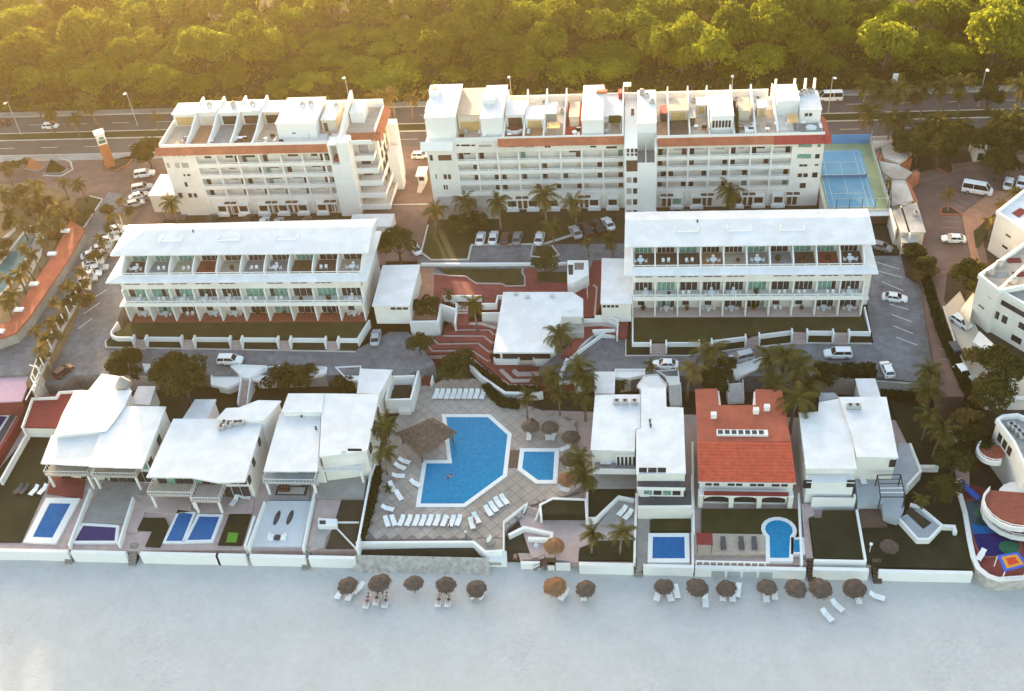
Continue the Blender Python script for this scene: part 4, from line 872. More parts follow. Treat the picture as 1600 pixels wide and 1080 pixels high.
# ================================================================== BEACH HOUSES
zH1 = Zm(0,550,3.085); zH2 = Zm(350,550,3.085); zH4 = Zm(800,550,3.085); zH5 = Zm(1200,550,2.7); PX = Zm(0,0,1)
def shrink(poly, d):
    cx = sum(p[0] for p in poly)/len(poly); cy = sum(p[1] for p in poly)/len(poly); out = []
    for x, y in poly:
        v = Vector((x-cx, y-cy)); L = v.length; v *= max(.2, (L-d)/L); out.append((cx+v.x, cy+v.y))
    return out
def block(root, zm, pts, zt, zb=None, wm=None, rm=None, over=.35, th=.28, cut=0, glz=None):
    poly = poly_z(zm, pts, zt); zb = ZD-.5 if zb is None else zb
    wp = shrink(poly, over); my = min(p[1] for p in wp)
    if cut: wp = [(x, y+cut if y < my+1.6 else y) for x, y in wp]
    if glz is not None:
        fx = [p for p in wp if p[1] < my+cut+1.7]; a_, b_ = min(p[0] for p in fx)+.5, max(p[0] for p in fx)-.5; yy = min(p[1] for p in wp); nn = max(2, int((b_-a_)/1.5)); w_ = (b_-a_)/nn
        for k in range(nn):
            yk = min(yy, 999) 
            pane(root, a_+k*w_+.1, a_+(k+1)*w_-.1, glz+.05, zt-.75, yk-.02, [GLASS,GGLASS,GLASS][k % 3], 'sliding_door', .1)
            if k % 2 == 0 or nn > 4: pane(root, a_+k*w_+.1, a_+(k+1)*w_-.1, ZD+.1, glz-.7, yk-.02, GLASS, 'patio_door', .1)
    o = MB().prism(wp, zb, zt-th+.002).build('wall', wm or W_WALL, root)
    r = MB().prism(poly, zt-th, zt).build('roof', rm or W_ROOF, root)
    return poly
def balcony(root, zm, a, b_, zf, depth, posts=True, zg=ZD, h=.95, floor=None):
    p, q = zm(*a, zf), zm(*b_, zf); y = (p.y+q.y)/2
    o = part(root, 'balcony', floor or TFLOOR[4], (p.x, q.x, y, y+depth, zf-.25, zf))
    mb = MB().box(p.x, q.x, y, y+.08, zf+h-.08, zf+h).box(p.x, q.x, y, y+.06, zf+.1, zf+.16); n = max(3, int((q.x-p.x)/.45))
    for i in range(n+1): x = p.x + (q.x-p.x-.06)*i/n; mb.box(x, x+.05, y+.01, y+.06, zf, zf+h-.08)
    for x in (p.x, q.x-.08):
        mb.box(x, x+.08, y+.08, y+depth, zf+h-.08, zf+h)
        for i in range(4): mb.box(x+.01, x+.06, y+.3+i*depth/4.5, y+.36+i*depth/4.5, zf, zf+h-.08)
    mb.build('railing', W_TRIM, o)
    if posts:
        for x in (p.x+.2, q.x-.55): part(o, 'post', W_TRIM, (x, x+.35, y+.1, y+.45, zg-.3, zf-.25))
    return o
def flat(name, zm, pts, z, m, zb=None): return struct(name, MB().prism(poly_z(zm, pts, z), z-1.2 if zb is None else zb, z), m)
def white_wall(label, zm, pts, zt, zb, w=.35, m=None):
    t = thing('garden_wall', label, 'wall', tuple(zm(*pts[len(pts)//2], zb)))
    for i in range(len(pts)-1):
        pass
    MB().strip(poly_z(zm, pts, zt), w, zb, zt).build('wall_section', m or W_TRIM, t); return t
def stair(label, zm, a, b_, w, z0, z1, n, m=None, side=True):
    """flight from point a (low z0) to b (high z1)"""
    pa, pb = zm(*a, z0), zm(*b_, z1); t = thing('stairway', label, 'stairs', tuple(pa))
    d = Vector((pb.x-pa.x, pb.y-pa.y)); L = d.length; d.normalize()
    for i in range(n):
        c = Vector((pa.x, pa.y)) + d*(L*(i+.5)/n); zz = z0 + (z1-z0)*(i+1)/n
        MB().obox(c, d, L/n/2*1.02, w/2, min(z0,z1)-.3, zz).build('step', m or PINKPAV, t)
    if side:
        nn = Vector((-d.y, d.x))
        for s in (-1, 1):
            a2 = Vector((pa.x, pa.y)) + nn*s*(w/2+.12); b2 = Vector((pb.x, pb.y)) + nn*s*(w/2+.12)
            MB().strip([a2, b2], .22, min(z0,z1)-.3, [z0+.75, z1+.75]).build('side_wall', W_TRIM, t)
    return t
WP = mat('grey_terrace', (.34,.32,.30), .85, .15, .6, stain=.15); LBT = mat('pale_blue_terrace', (.40,.43,.46), .8, .08, .6, stain=.12); DGT = mat('dark_terrace', (.085,.08,.085), .8, .2, .8)
# ---- house 1
h = thing('beach_house', 'leftmost white beach house with stepped flat roofs and red carport', 'house', tuple(zH1(420,600,ZD)))
block(h, zH1, [(360,185),(635,185),(600,262),(540,345),(510,380),(258,405),(300,300)], 2.3)
block(h, zH1, [(248,402),(520,382),(430,548),(195,537)], 1.5, cut=2.2, glz=-1.3)
block(h, zH1, [(585,260),(800,263),(685,560),(430,552),(480,385),(540,340)], 1.9, cut=2.4, glz=-1.3)
block(h, zH1, [(490,105),(600,120),(630,182),(425,186)], 2.0, rm=W_TRIM)
c_ = zH1(595,160,2.0); MB().lathe((c_.x, c_.y, 2.0), [(1.5,0),(1.1,.7),(.4,1.6),(.03,2.1)], 14).build('roof_cone', GREYW, h, True)
block(h, zH1, [(665,165),(750,165),(722,255),(628,250)], -.4)
balcony(h, zH1, (215,597), (430,592), -1.3, 2.6); balcony(h, zH1, (440,603), (660,600), -1.3, 2.6)
wr = Wall(*[poly_z(zH1, [(685,560)], 1.9)[0], poly_z(zH1, [(800,263)], 1.9)[0]])
for u in (2.5, 7.5): wr.win(h, u, u+1.4, -.8, .6, GLASS, out=-.25)
block(h, zH1, [(150,225),(285,200),(385,200),(270,365),(105,362)], -1.7, rm=DKRED, wm=W_WALL)
MB().strip(poly_z(zH1, [(105,362),(155,222),(270,218),(285,192),(400,185)], -1.2), .3, ZD, -1.2).build('parapet', W_TRIM, h)
# ---- house 2
h = thing('beach_house', 'second white beach house from left, above twin blue pools', 'house', tuple(zH1(900,640,ZD)))
block(h, zH1, [(835,322),(1060,322),(1265,338),(1180,625),(1050,630),(920,605),(705,603)], 1.6, cut=2.0, glz=-1.3)
block(h, zH1, [(1045,320),(1090,270),(1150,268),(1245,232),(1355,235),(1295,305),(1268,332),(1060,328)], 2.3)
block(h, zH1, [(940,228),(1042,228),(1000,322),(880,322)], -.4)
balcony(h, zH1, (715,692), (925,695), -1.3, 3.2); balcony(h, zH1, (922,722), (1060,722), -1.6, 3.6, floor=PINKPAV)
rc = random.Random(4)
for a in ((1085,350),(1105,362),(1140,352),(1165,350),(1070,372)): p = zH1(*a, 1.6); roof_clutter(h, p.x, p.y, 1.6, rc)
wr = Wall(*[poly_z(zH1, [(1180,625)], 1.6)[0], poly_z(zH1, [(1265,338)], 1.6)[0]])
for u, z_ in ((1.5,-.9),(5.0,-.6),(9.5,-.4)): wr.win(h, u, u+1.0, z_, z_+1.4, GLASS, out=-.22)
# ---- house 3
h = thing('beach_house', 'third white beach house from left, beside the pool hedge', 'house', tuple(zH2(450,620,ZD)))
block(h, zH2, [(482,200),(748,203),(690,475),(575,492),(460,505),(470,292)], 2.2)
block(h, zH2, [(310,200),(482,200),(470,292),(275,290)], 2.5)
block(h, zH2, [(268,296),(468,296),(450,575),(190,575)], 1.4, cut=2.0, glz=-1.4)
block(h, zH2, [(655,80),(812,86),(748,203),(640,197)], .6)
wpx(h, zH2, (595,466,665,478), zH2(575,492,2.2).y+.4); wpx(h, zH2, (568,480,590,490), zH2(575,492,2.2).y+.4, GREYW)
for a in ((320,478,395,495),): pass
balcony(h, zH2, (190,632), (440,635), -1.4, 2.4, floor=LBT); o = balcony(h, zH2, (462,572), (668,575), -.9, 3.0, floor=W_ROOF)
wr = Wall(*[poly_z(zH2, [(690,475)], 2.2)[0], poly_z(zH2, [(748,203)], 2.2)[0]])
for u in (1.8, 6, 10): wr.win(h, u, u+1.3, -.6, .9, GLASS, out=-.22)
p = zH2(375,315,1.4); MB().lathe((p.x,p.y,1.4), [(.12,0),(.12,.3),(.2,.32)], 8).build('vent_pipe', DARK, h); p = zH2(445,375,1.4); MB().lathe((p.x,p.y,1.4), [(.15,0),(.15,.6),(.22,.62)], 8).build('vent_pipe', DARK, h)
# ---- house 4
h = thing('beach_house', 'white beach house with grey front terraces right of the small pool', 'house', tuple(zH4(700,640,ZD)))
block(h, zH4, [(515,205),(620,205),(620,366),(596,372),(592,478),(378,472),(400,208)], 1.9)
block(h, zH4, [(622,172),(742,175),(745,265),(826,268),(838,585),(598,588),(598,374),(622,368)], 2.4)
block(h, zH4, [(398,95),(498,95),(495,200),(398,200)], -.3)
block(h, zH4, [(605,170),(640,120),(700,115),(745,165),(742,178),(622,178)], .4)
for a in ((505,250),(545,250),(590,250)): p = zH4(*a, 1.9); roof_clutter(h, p.x, p.y, 1.9, rc)
for a in ((665,340),(668,362)): p = zH4(*a, 2.4); MB().lathe((p.x,p.y,2.4), [(.14,0),(.14,.6),(.22,.62)], 8).build('vent_pipe', DARK, h)
Yw_ = zH4(598,588,2.4).y+.38
for a in ((612,558,650,580),(656,558,697,580),(702,558,742,580)): wpx(h, zH4, a, Yw_)
Yl_ = zH4(480,475,1.9).y+.38
wpx(h, zH4, (505,470,560,488), Yl_)
o = part(h, 'balcony', TFLOOR[1], (zH4(395,575,-1.3).x, zH4(596,575,-1.3).x, zH4(395,575,-1.3).y, Yl_, -1.6, -1.3)); 
mb = MB(); p, q_ = zH4(500,545,-1.3), zH4(592,545,-1.3)
for i in range(6): part(h, 'balcony_door', GLASS, (p.x+.25+i*.62, p.x+.6+i*.62, p.y-.05, p.y+.02, -1.25, .6))
part(h, 'balcony_room', W_TRIM, (p.x, q_.x, p.y, Yl_, -1.3, 1.0))
p, q_ = zH4(390,580,-1.3), zH4(596,580,-1.3); part(h, 'balcony_parapet', W_TRIM, (p.x, q_.x, p.y-.1, p.y+.1, -1.6, -.5))
flat('house_terrace', zH4, [(380,590),(600,590),(600,655),(380,655)], -3.9, WP, ZD-.8)
p, q_ = zH4(605,655,.4), zH4(832,650,.4)
o = part(h, 'upper_terrace', DGT, (p.x, q_.x, p.y, Yw_, .1, .4)); part(o, 'edge', W_TRIM, (p.x-.1, q_.x+.1, p.y-.12, p.y, .05, .62))
part(h, 'ground_wall', W_WALL, (p.x+.1, q_.x-.1, p.y+.15, Yw_, -4.8, .1))
for i in range(4): x = p.x+1.0+i*1.45; pane(h, x, x+1.2, -1.3, -.35, p.y+.15, GLASS if i % 2 else GGLASS)
t2 = [zH4(*a, -1.7) for a in ((605,672),(868,668),(868,746),(605,748))]; o = MB().prism(XY(t2), -5.0, -1.9).build('lower_terrace', W_WALL, h); MB().prism(shrink(XY(t2), .12), -1.9, -1.7).build('terrace_paving', DGT, o)
MB().strip(XY([t2[3], t2[2]]), .2, -1.9, -1.45).build('terrace_kerb', W_TRIM, h)
part(h, 'terrace_screen', DARK, (t2[2].x-2.4, t2[2].x-.9, t2[0].y-.9, t2[0].y-.1, -1.7, -.7)); part(h, 'terrace_bench', PLAST, (t2[0].x+.4, t2[0].x+1.8, t2[0].y-1.1, t2[0].y-.5, -1.7, -1.2))
# ---- red house
h = thing('beach_house', 'red-roofed beach house with tiled front slope, rightmost but one', 'house', tuple(PX(1165,790,ZD)))
RF = poly_z(PX, [(1086,608),(1121,607),(1123,633),(1181,633),(1180,608),(1222,610),(1236,690),(1090,690)], 2.0)
FLATRED = mat('flat_red_roof', (.40,.10,.062), .8, .15, .8, stain=.15)
MB().prism(RF, 1.75, 2.0).build('flat_roof', FLATRED, h); MB().prism(shrink(RF, .4), ZD-.5, 1.76).build('wall', W_WALL, h)
a0, a1 = PX(1090,690,2.02), PX(1236,690,2.02); e0, e1 = PX(1091,753,.7), PX(1244,755,.7)
mb = MB(); nc, nr = 56, 12
for r in range(nr):
    for sgn in (0, 1):
        t_ = (r+sgn)/nr
        for c in range(nc*4+1):
            s_ = c/(nc*4); x = (a0.x+(a1.x-a0.x)*s_)*(1-t_) + (e0.x+(e1.x-e0.x)*s_)*t_; y = (a0.y*(1-t_)+e0.y*t_)
            z = 2.02*(1-t_)+.7*t_ + .07*abs(math.sin(math.pi*nc*s_)) + (.05 if sgn else 0)
            mb.v.append((x, y, z))
w_ = nc*4+1
for r in range(nr):
    b0 = r*2*w_
    for c in range(nc*4): mb.f.append((b0+c, b0+w_+c, b0+w_+c+1, b0+c+1))
    if r < nr-1:
        b1 = b0+w_; b2 = (r+1)*2*w_
        for c in range(nc*4): mb.f.append((b1+c, b2+c, b2+c+1, b1+c+1))
mb.build('tiled_slope', REDROOF, h)
yq = e0.y
part(h, 'front_wall', W_WALL, (e0.x+.3, e1.x-.3, yq+.6, a0.y, ZD-.5, .62)); part(h, 'eave', W_TRIM, (e0.x, e1.x, yq, yq+.5, .45, .62))
for a in ((1102,756,1112,761),(1115,756,1124,761),(1137,756,1148,761),(1150,756,1160,761),(1172,756,1182,761),(1184,756,1194,761),(1206,757,1218,762),(1221,757,1231,762)): 
    x0_ = VX((a[0], a[1]), yq+.6)[0]; x1_ = VX((a[2], a[1]), yq+.6)[0]; pane(h, x0_, x1_, -.75, .15, yq+.6)
x0_, x1_ = e0.x+.9, e1.x-1.0
o = part(h, 'balcony', W_TRIM, (x0_-.8, x1_+.8, yq-.6, yq+.58, -1.9, -1.6)); part(o, 'red_parapet', DKRED, (x0_, x1_, yq-.7, yq-.55, -1.6, -.75))
part(h, 'porch_front', W_WALL, (x0_-.8, x0_-.1, yq-.55, yq+.55, ZD-.3, -1.9), *[(x0_+k*(x1_-x0_)/3-.35, x0_+k*(x1_-x0_)/3+.35, yq-.55, yq+.55, ZD-.3, -1.9) for k in (1,2)], (x1_+.1, x1_+.8, yq-.55, yq+.55, ZD-.3, -1.9))
for k in range(3):    # arches of the ground-floor porch
    xa = x0_-.1 + k*(x1_-x0_)/3 + .2; xb = x0_ + (k+1)*(x1_-x0_)/3 - .2; xm = (xa+xb)/2; rr = (xb-xa)/2; m_ = MB(); pts = [(xa,-1.95)] + [(xm-rr*math.cos(math.pi*i/10), -2.75+.75*math.sin(math.pi*i/10)) for i in range(11)] + [(xb,-1.95)]
    n_ = len(pts); m_.add([(x,yq-.5,z) for x,z in pts]+[(x,yq-.2,z) for x,z in pts], [tuple(range(n_)), tuple(range(n_,2*n_))[::-1]] + [(i,n_+i,n_+(i+1)%n_,(i+1)%n_) for i in range(n_)]); m_.build('arch', W_WALL, h)
    pane(h, xa, xb, ZD, -2.2, yq+.6, GLASS, 'porch_glazing')
sk = part(h, 'skylight_row', W_TRIM, (PX(1120,676,2.4).x, PX(1200,676,2.4).x, PX(1120,679,2.4).y, PX(1120,671,2.4).y, 2.0, 2.4))
for i in range(7): x = PX(1122,676,2.4).x + i*1.05; part(sk, 'pane', GLASS, (x, x+.75, PX(1120,678,2.4).y, PX(1120,672,2.4).y, 2.4, 2.43))
for a in ((1115,652),(1198,640),(1181,645)): p = PX(*a, 2.0); part(h, 'chimney', W_TRIM, (p.x-.45, p.x+.45, p.y-.4, p.y+.4, 2.0, 2.9))
# ---- house 6
h = thing('beach_house', 'rightmost white beach house with pergola terrace', 'house', tuple(zH5(280,560,ZD)))
block(h, zH5, [(130,255),(212,252),(215,212),(300,196),(355,350),(375,492),(160,492)], 1.9)
block(h, zH5, [(298,190),(500,190),(550,446),(374,442),(355,350)], 2.4)
block(h, zH5, [(368,112),(452,112),(476,190),(388,190)], -.4)
block(h, zH5, [(215,172),(280,172),(300,192),(216,210)], .6, rm=LBT)
for a in ((345,238),(375,238)): p = zH5(*a, 2.4); roof_clutter(h, p.x, p.y, 2.4, rc)
p, q_ = zH5(165,550,.2), zH5(362,550,.2); part(h, 'front_room', W_TRIM, (p.x, q_.x, p.y, p.y+3.0, ZD-.4, .2)); part(h, 'front_roof', W_ROOF, (p.x-.1, q_.x+.1, p.y-.1, zH5(160,492,1.9).y, .2, .4))
p2, q2 = zH5(190,625,-3.0), zH5(362,628,-3.0); o = part(h, 'terrace', WP, (p2.x, q2.x, p2.y, p.y, ZD-.6, -3.0)); part(o, 'parapet', W_TRIM, (p2.x-.2, q2.x+.2, p2.y-.2, p2.y, ZD-.6, -2.3), (q2.x, q2.x+.25, p2.y, p.y, ZD-.6, -2.3))
wpx(h, zH5, (150,540,180,575), p.y-.02, GLASS); wpx(h, zH5, (335,540,362,570), p.y-.02, GLASS, 'door')
Yw_ = zH5(374,446,2.4).y+.36
wpx(h, zH5, (515,455,535,485), Yw_, GLASS, 'door')
flat('house_terrace', zH5, [(362,488),(545,446),(552,385),(598,385),(642,500),(588,560),(570,600),(575,660),(550,705),(490,690),(480,640),(380,640)], -3.0, LBT, ZD-.8)
white_wall('white wall round the pale terrace of the rightmost beach house', zH5, [(600,385),(645,500),(588,562)], -2.4, ZD-.6)
white_wall('short white wall stub reaching into the dark garden', zH5, [(640,482),(720,482)], -3.4, ZD-.6, .6)
# pergola
pg = thing('pergola', 'dark steel pergola over the pale terrace', 'pergola', tuple(zH5(520,580,-3.0)))
for (a, b_) in ((462,520),(560,518),(475,612),(578,612)): p = zH5(a, b_, -.6); part(pg, 'post', DARK, (p.x-.08, p.x+.08, p.y-.08, p.y+.08, -3.2, -.6))
c0, c1, c2, c3 = [zH5(*a, -.6) for a in ((462,520),(560,518),(578,612),(475,612))]
for a, b_ in ((c0,c1),(c1,c2),(c2,c3),(c3,c0)): MB().tube([a, b_], .09, 5).build('beam', DARK, pg)
for i in range(4): t_ = (i+1)/5; MB().tube([c0.lerp(c3, t_), c1.lerp(c2, t_)], .07, 5).build('slat', W_TRIM if i > 1 else DARK, pg)
# octagonal planter walk on the right lawn
ow = poly_z(zH5, [(555,700),(640,655),(735,725),(720,760),(675,785),(635,785)], -3.9)
struct('garden_walk', MB().prism(ow, ZD-.8, -3.9), LBT)
t = thing('planter', 'angular white planter bed jutting into the dark right lawn', 'planter', (ow[3][0], ow[3][1], ZD)); MB().strip(poly_z(zH5, [(552,700),(632,788),(680,788),(735,730),(640,650),(600,640)], -3.5), .35, ZD-.6, -3.5).build('wall_section', W_TRIM, t); MB().prism(poly_z(zH5, [(580,675),(600,655),(690,720),(655,745)], -3.8), ZD-.6, -3.8).build('planting', SOIL, t)
white_wall('short white wall stub at the tip of the angular planter', zH5, [(735,732),(785,735),(792,760)], -3.7, ZD-.6, .5)
wd = struct('wood_deck', MB().prism(poly_z(zH5, [(388,660),(470,655),(505,735),(392,740)], -4.2), ZD-.8, -4.2), WOOD)
sh = thing('swing_frame', 'timber swing frame standing on the dark right lawn', 'frame', tuple(zH5(735,640,ZD)))
for a in ((705,590),(765,590),(700,640),(770,640)): p = zH5(*a, ZD); MB().tube([p, p+Vector((0,0,1.9))], .08, 5).build('post', WOOD, sh)
for a, b_ in (((705,590),(765,590)),((765,590),(770,640)),((770,640),(700,640)),((700,640),(705,590))): MB().tube([zH5(*a,ZD)+Vector((0,0,1.9)), zH5(*b_,ZD)+Vector((0,0,1.9))], .08, 5).build('beam', WOOD, sh)

# ================================================================== YARDS, POOLS AND SEA WALLS
flat('left_yard_lawn', zH1, [(0,560),(140,390),(270,390),(240,545),(225,640),(100,915),(0,915),(-120,915),(-120,700)], ZD, DLAWN)
flat('back_garden', zH1, [(780,170),(1160,170),(1150,265),(1050,320),(800,330),(720,260)], -4.2, DLAWN)
flat('back_garden', zH2, [(140,150),(640,150),(640,205),(150,275),(60,270),(60,180)], -4.2, DLAWN)
flat('house_terrace', zH1, [(250,600),(410,605),(395,705),(225,680)], ZD, REDPAV)
flat('house_terrace', zH1, [(505,610),(650,610),(685,700),(590,830),(395,832)], ZD, WP)
flat('house_terrace', zH1, [(660,690),(930,690),(920,770),(840,780),(700,770)], ZD+.1, PINKPAV)
flat('house_terrace', zH1, [(970,700),(1230,670),(1215,780),(1070,780),(960,770)], ZD, PINKPAV)
flat('garden_path', zH1, [(650,720),(710,720),(690,800),(660,870),(610,870)], ZD+.02, PINKPAV)
flat('small_lawn', zH1, [(690,798),(795,800),(812,835),(770,938),(700,935),(735,860),(660,858)], ZD+.04, DLAWN)
flat('small_lawn', zH1, [(1105,782),(1210,782),(1165,930),(1050,928)], ZD+.04, DLAWN)
flat('lawn_mat', zH1, [(1100,870),(1150,872),(1138,918),(1090,918)], ZD+.06, mat('bright_green_mat', (.12,.30,.03), .9, .15, 1.5), ZD)
pool('swimming_pool', 'leftmost blue house pool with wide white coping above the beach', poly_z(zH1, [(232,718),(365,720),(262,912),(136,906)], ZD), ZD, W_DEEP, cw=1.1, ch=.14)
pool('swimming_pool', 'dark navy pool in front of the leftmost beach house', poly_z(zH1, [(398,832),(568,842),(560,918),(350,918)], ZD), ZD, W_NAVY, cw=.5)
pool('swimming_pool', 'left half of the twin blue pools', poly_z(zH1, [(862,768),(938,778),(882,918),(792,918)], ZD), ZD, W_DEEP, cw=.4)
pool('swimming_pool', 'right half of the twin blue pools, white railing on its right', poly_z(zH1, [(957,788),(1068,790),(1022,912),(893,915)], ZD), ZD, W_DEEP, cw=.5)
WD = mat('white_deck', (.62,.64,.66), .8, .05, .6, stain=.08)
flat('white_deck', zH2, [(210,718),(425,718),(372,935),(128,935)], ZD+.25, WD)
flat('house_terrace', zH2, [(235,640),(415,640),(412,712),(212,715)], ZD+.1, TFLOOR[1])
flat('house_terrace', zH2, [(480,590),(690,590),(672,700),(440,700)], ZD+.6, WP)
flat('garden_path', zH2, [(450,705),(565,712),(540,830),(450,950),(400,960)], ZD, PINKPAV)
flat('brown_bed', zH2, [(565,715),(672,715),(635,945),(490,945),(530,830)], ZD+.02, SOIL)
flat('gravel_bed', zH2, [(452,850),(505,850),(480,945),(432,945)], ZD+.05, GREYW)
t = thing('outdoor_counter', 'low white counter block in the brown garden bed', 'counter', tuple(zH2(500,830,ZD))); MB().prism(poly_z(zH2, [(455,800),(545,805),(545,840),(452,840)], ZD+.8), ZD, ZD+.8).build('block', W_TRIM, t); MB().prism(poly_z(zH2, [(460,812),(490,812),(490,830),(460,830)], ZD+.83), ZD+.8, ZD+.83).build('sink', DARK, t)
for e, l in (([(540,845),(640,950)], 'diagonal white kerb running down the brown garden bed'), ([(545,820),(650,820)], 'straight white kerb crossing the brown garden bed')): white_wall(l, zH2, e, ZD+.3, ZD-.2, .2)
# right yards
flat('triangle_lawn', zH4, [(150,712),(355,712),(355,780),(145,780)], ZD+1.0, DLAWN, ZD-.8)
flat('side_lawn', zH4, [(370,660),(592,660),(592,690),(520,690),(410,798),(365,798)], ZD+.3, DLAWN, ZD-.8)
flat('house_terrace', zH4, [(520,695),(590,700),(590,830),(420,830)], ZD+.05, WP)
flat('garden_path', zH4, [(605,750),(665,750),(660,1010),(600,1045)], ZD, CONC)
flat('lower_lawn', zH4, [(320,1000),(325,945),(420,910),(585,905),(585,1002)], ZD-.1, DLAWN)
flat('lower_court', zH4, [(80,790),(290,790),(320,940),(315,1000),(40,1000),(0,900)], ZD-1.0, PINKPAV, -6.8)
flat('small_lawn', zH4, [(672,775),(858,772),(860,860),(668,862)], ZD+.03, LAWN)
pool('swimming_pool', 'rectangular royal blue pool below the white house with grey terraces', poly_z(zH4, [(668,884),(842,884),(845,1006),(665,1006)], ZD), ZD, W_DEEP, cw=.7)
flat('house_lawn', PX, [(1096,795),(1247,795),(1252,835),(1096,832)], ZD+.02, LAWN)
flat('house_terrace', PX, [(1085,833),(1200,835),(1200,866),(1084,866)], ZD+.04, TFLOOR[4])
cpt = PX(1217,828,ZD); kp = [(cpt.x+2.35*math.cos(a), cpt.y+2.15*math.sin(a)) for a in [math.radians(d) for d in range(-40, 221, 20)]]
e_ = [PX(*a, ZD) for a in ((1200,875),(1236,875))]
pool('swimming_pool', 'keyhole-shaped light blue pool of the red-roofed house', kp + [(e_[0].x, e_[0].y), (e_[1].x, e_[1].y)], ZD, W_BLUE, cw=.6)
pool('swimming_pool', 'tiny square pool joined to the keyhole pool', poly_z(PX, [(1238,842),(1254,842),(1256,865),(1238,865)], ZD), ZD, W_BLUE, cw=.4)
flat('square_lawn', zH5, [(230,668),(365,668),(408,875),(200,872),(175,700),(228,700)], ZD+.5, DLAWN, ZD-.8)
flat('garden_path', zH5, [(140,640),(190,640),(195,690),(170,700),(190,870),(160,870)], ZD+.1, PINKPAV)
flat('right_dark_lawn', zH5, [(390,740),(640,480),(500,195),(720,195),(800,560),(862,915),(470,905),(410,880)], ZD, DLAWN)
# retaining / party walls between the plots
for l, zm, e, zt in (('white coping wall at the left yard edge', zH1, [(0,620),(130,390)], ZD+1.2),
    ('white party wall right of the leftmost pool', zH1, [(435,660),(330,930)], ZD+.9), ('white party wall right of the navy pool', zH1, [(640,700),(570,925)], ZD+1.0),
    ('white party wall right of the lawn mat', zH1, [(1225,790),(1180,935)], ZD+1.1), ('white party wall left of the white deck', zH2, [(195,720),(115,940)], ZD+1.0), ('white party wall right of the white deck', zH2, [(440,650),(380,945)], ZD+1.0),
    ('white wall bounding the pool hedge', zH2, [(735,520),(705,600),(640,945)], ZD+1.6), ('white wall left of the triangle lawn', zH4, [(140,790),(135,735),(195,705),(355,710),(360,800)], ZD+1.2),
    ('white stepped wall below the side lawn', zH4, [(362,655),(362,800),(405,800),(515,695),(590,712)], ZD+.8), ('white party wall left of the royal blue pool', zH4, [(600,680),(595,830),(590,1000)], ZD+1.0),
    ('white wall right of the grey terraces', zH4, [(868,590),(870,760)], -2.8), ('white wall right of the royal blue pool', zH4, [(870,760),(872,1040)], ZD+.4),
    ('white low wall round the square lawn', zH5, [(375,665),(412,880)], ZD+.9), ('white low wall round the foot of the square lawn', zH5, [(415,882),(195,878)], ZD+.75),
    ('white low wall left of the red house lawn', PX, [(1082,690),(1084,830)], ZD+1.0), ('white low wall between the red house and the square lawn', PX, [(1248,770),(1253,880)], ZD+.6)):
    white_wall(l, zm, e, zt, ZD-.8)
sw = thing('sea_wall', 'long white sea wall below the left house pools', 'sea wall', tuple(PX(280,868,ZB)))
for e in ([(-40,858),(108,857)], [(113,858),(199,857)], [(222,857),(345,856)], [(341,857),(387,857)], [(394,857),(480,858)], [(486,857),(558,858)]):
    q0, q1 = PX(*e[0], ZD+.25), PX(*e[1], ZD+.25); MB().box(q0.x, q1.x, 100.75, 101.35, ZB-1.2, ZD+.3).build('wall_section', W_TRIM, sw)
sw = thing('sea_wall', 'long white sea wall below the right house pools', 'sea wall', tuple(PX(1150,890,ZB)))
for e, zt in (([(905,876),(990,877)], ZD+.2), ([(1005,878),(1083,880)], ZD+.1), ([(1086,877),(1258,880)], ZD+.1), ([(1270,880),(1356,882)], ZD+.3), ([(1372,884),(1518,889)], ZD+.1)):
    q0, q1 = PX(*e[0], zt), PX(*e[1], zt); MB().box(q0.x, q1.x, 100.7, 101.3, ZB-1.2, zt).build('wall_section', W_TRIM, sw)
for i in range(4): x = PX(1112,884,ZD).x + i*2.3; part(sw, 'recessed_panel', LBT, (x, x+1.9, 100.62, 100.72, ZB+.1, ZD-.5))
part(sw, 'balustrade', W_TRIM, *[(PX(1086,868,ZD).x + i*1.0, PX(1086,868,ZD).x + i*1.0+.18, 101.4, 101.55, ZD, ZD+.7) for i in range(11)], (PX(1086,868,ZD).x, PX(1200,868,ZD).x, 101.38, 101.57, ZD+.7, ZD+.85))
# beach steps through the wall
for l, x_, zt in (('beach steps by the leftmost pool', 110, ZD), ('beach steps beside the navy pool', 210, ZD), ('beach steps right of the white deck', 482, ZD), ('concrete beach steps left of the royal blue pool', 997, ZD), ('dark beach steps right of the keyhole pool', 1264, ZD), ('brown beach steps beside the square lawn', 1364, ZD)):
    p = PX(x_, 875, ZB); t = thing('stairway', l, 'stairs', (p.x, 100.5, ZB))
    for i in range(7): part(t, 'step', CONC if x_ < 1200 else WOOD, (p.x-.6, p.x+.6, 100.2+i*.4, 103.2, ZB-.8, ZB+.28*(i+1)))
flat('yard_base', PX, [(-60,640),(560,640),(560,860),(-60,860)], ZD-.25, PINKPAV, -6.8); flat('yard_base', PX, [(800,640),(1515,660),(1515,886),(900,878),(830,870),(800,780)], ZD-.55, PINKPAV, -6.8)
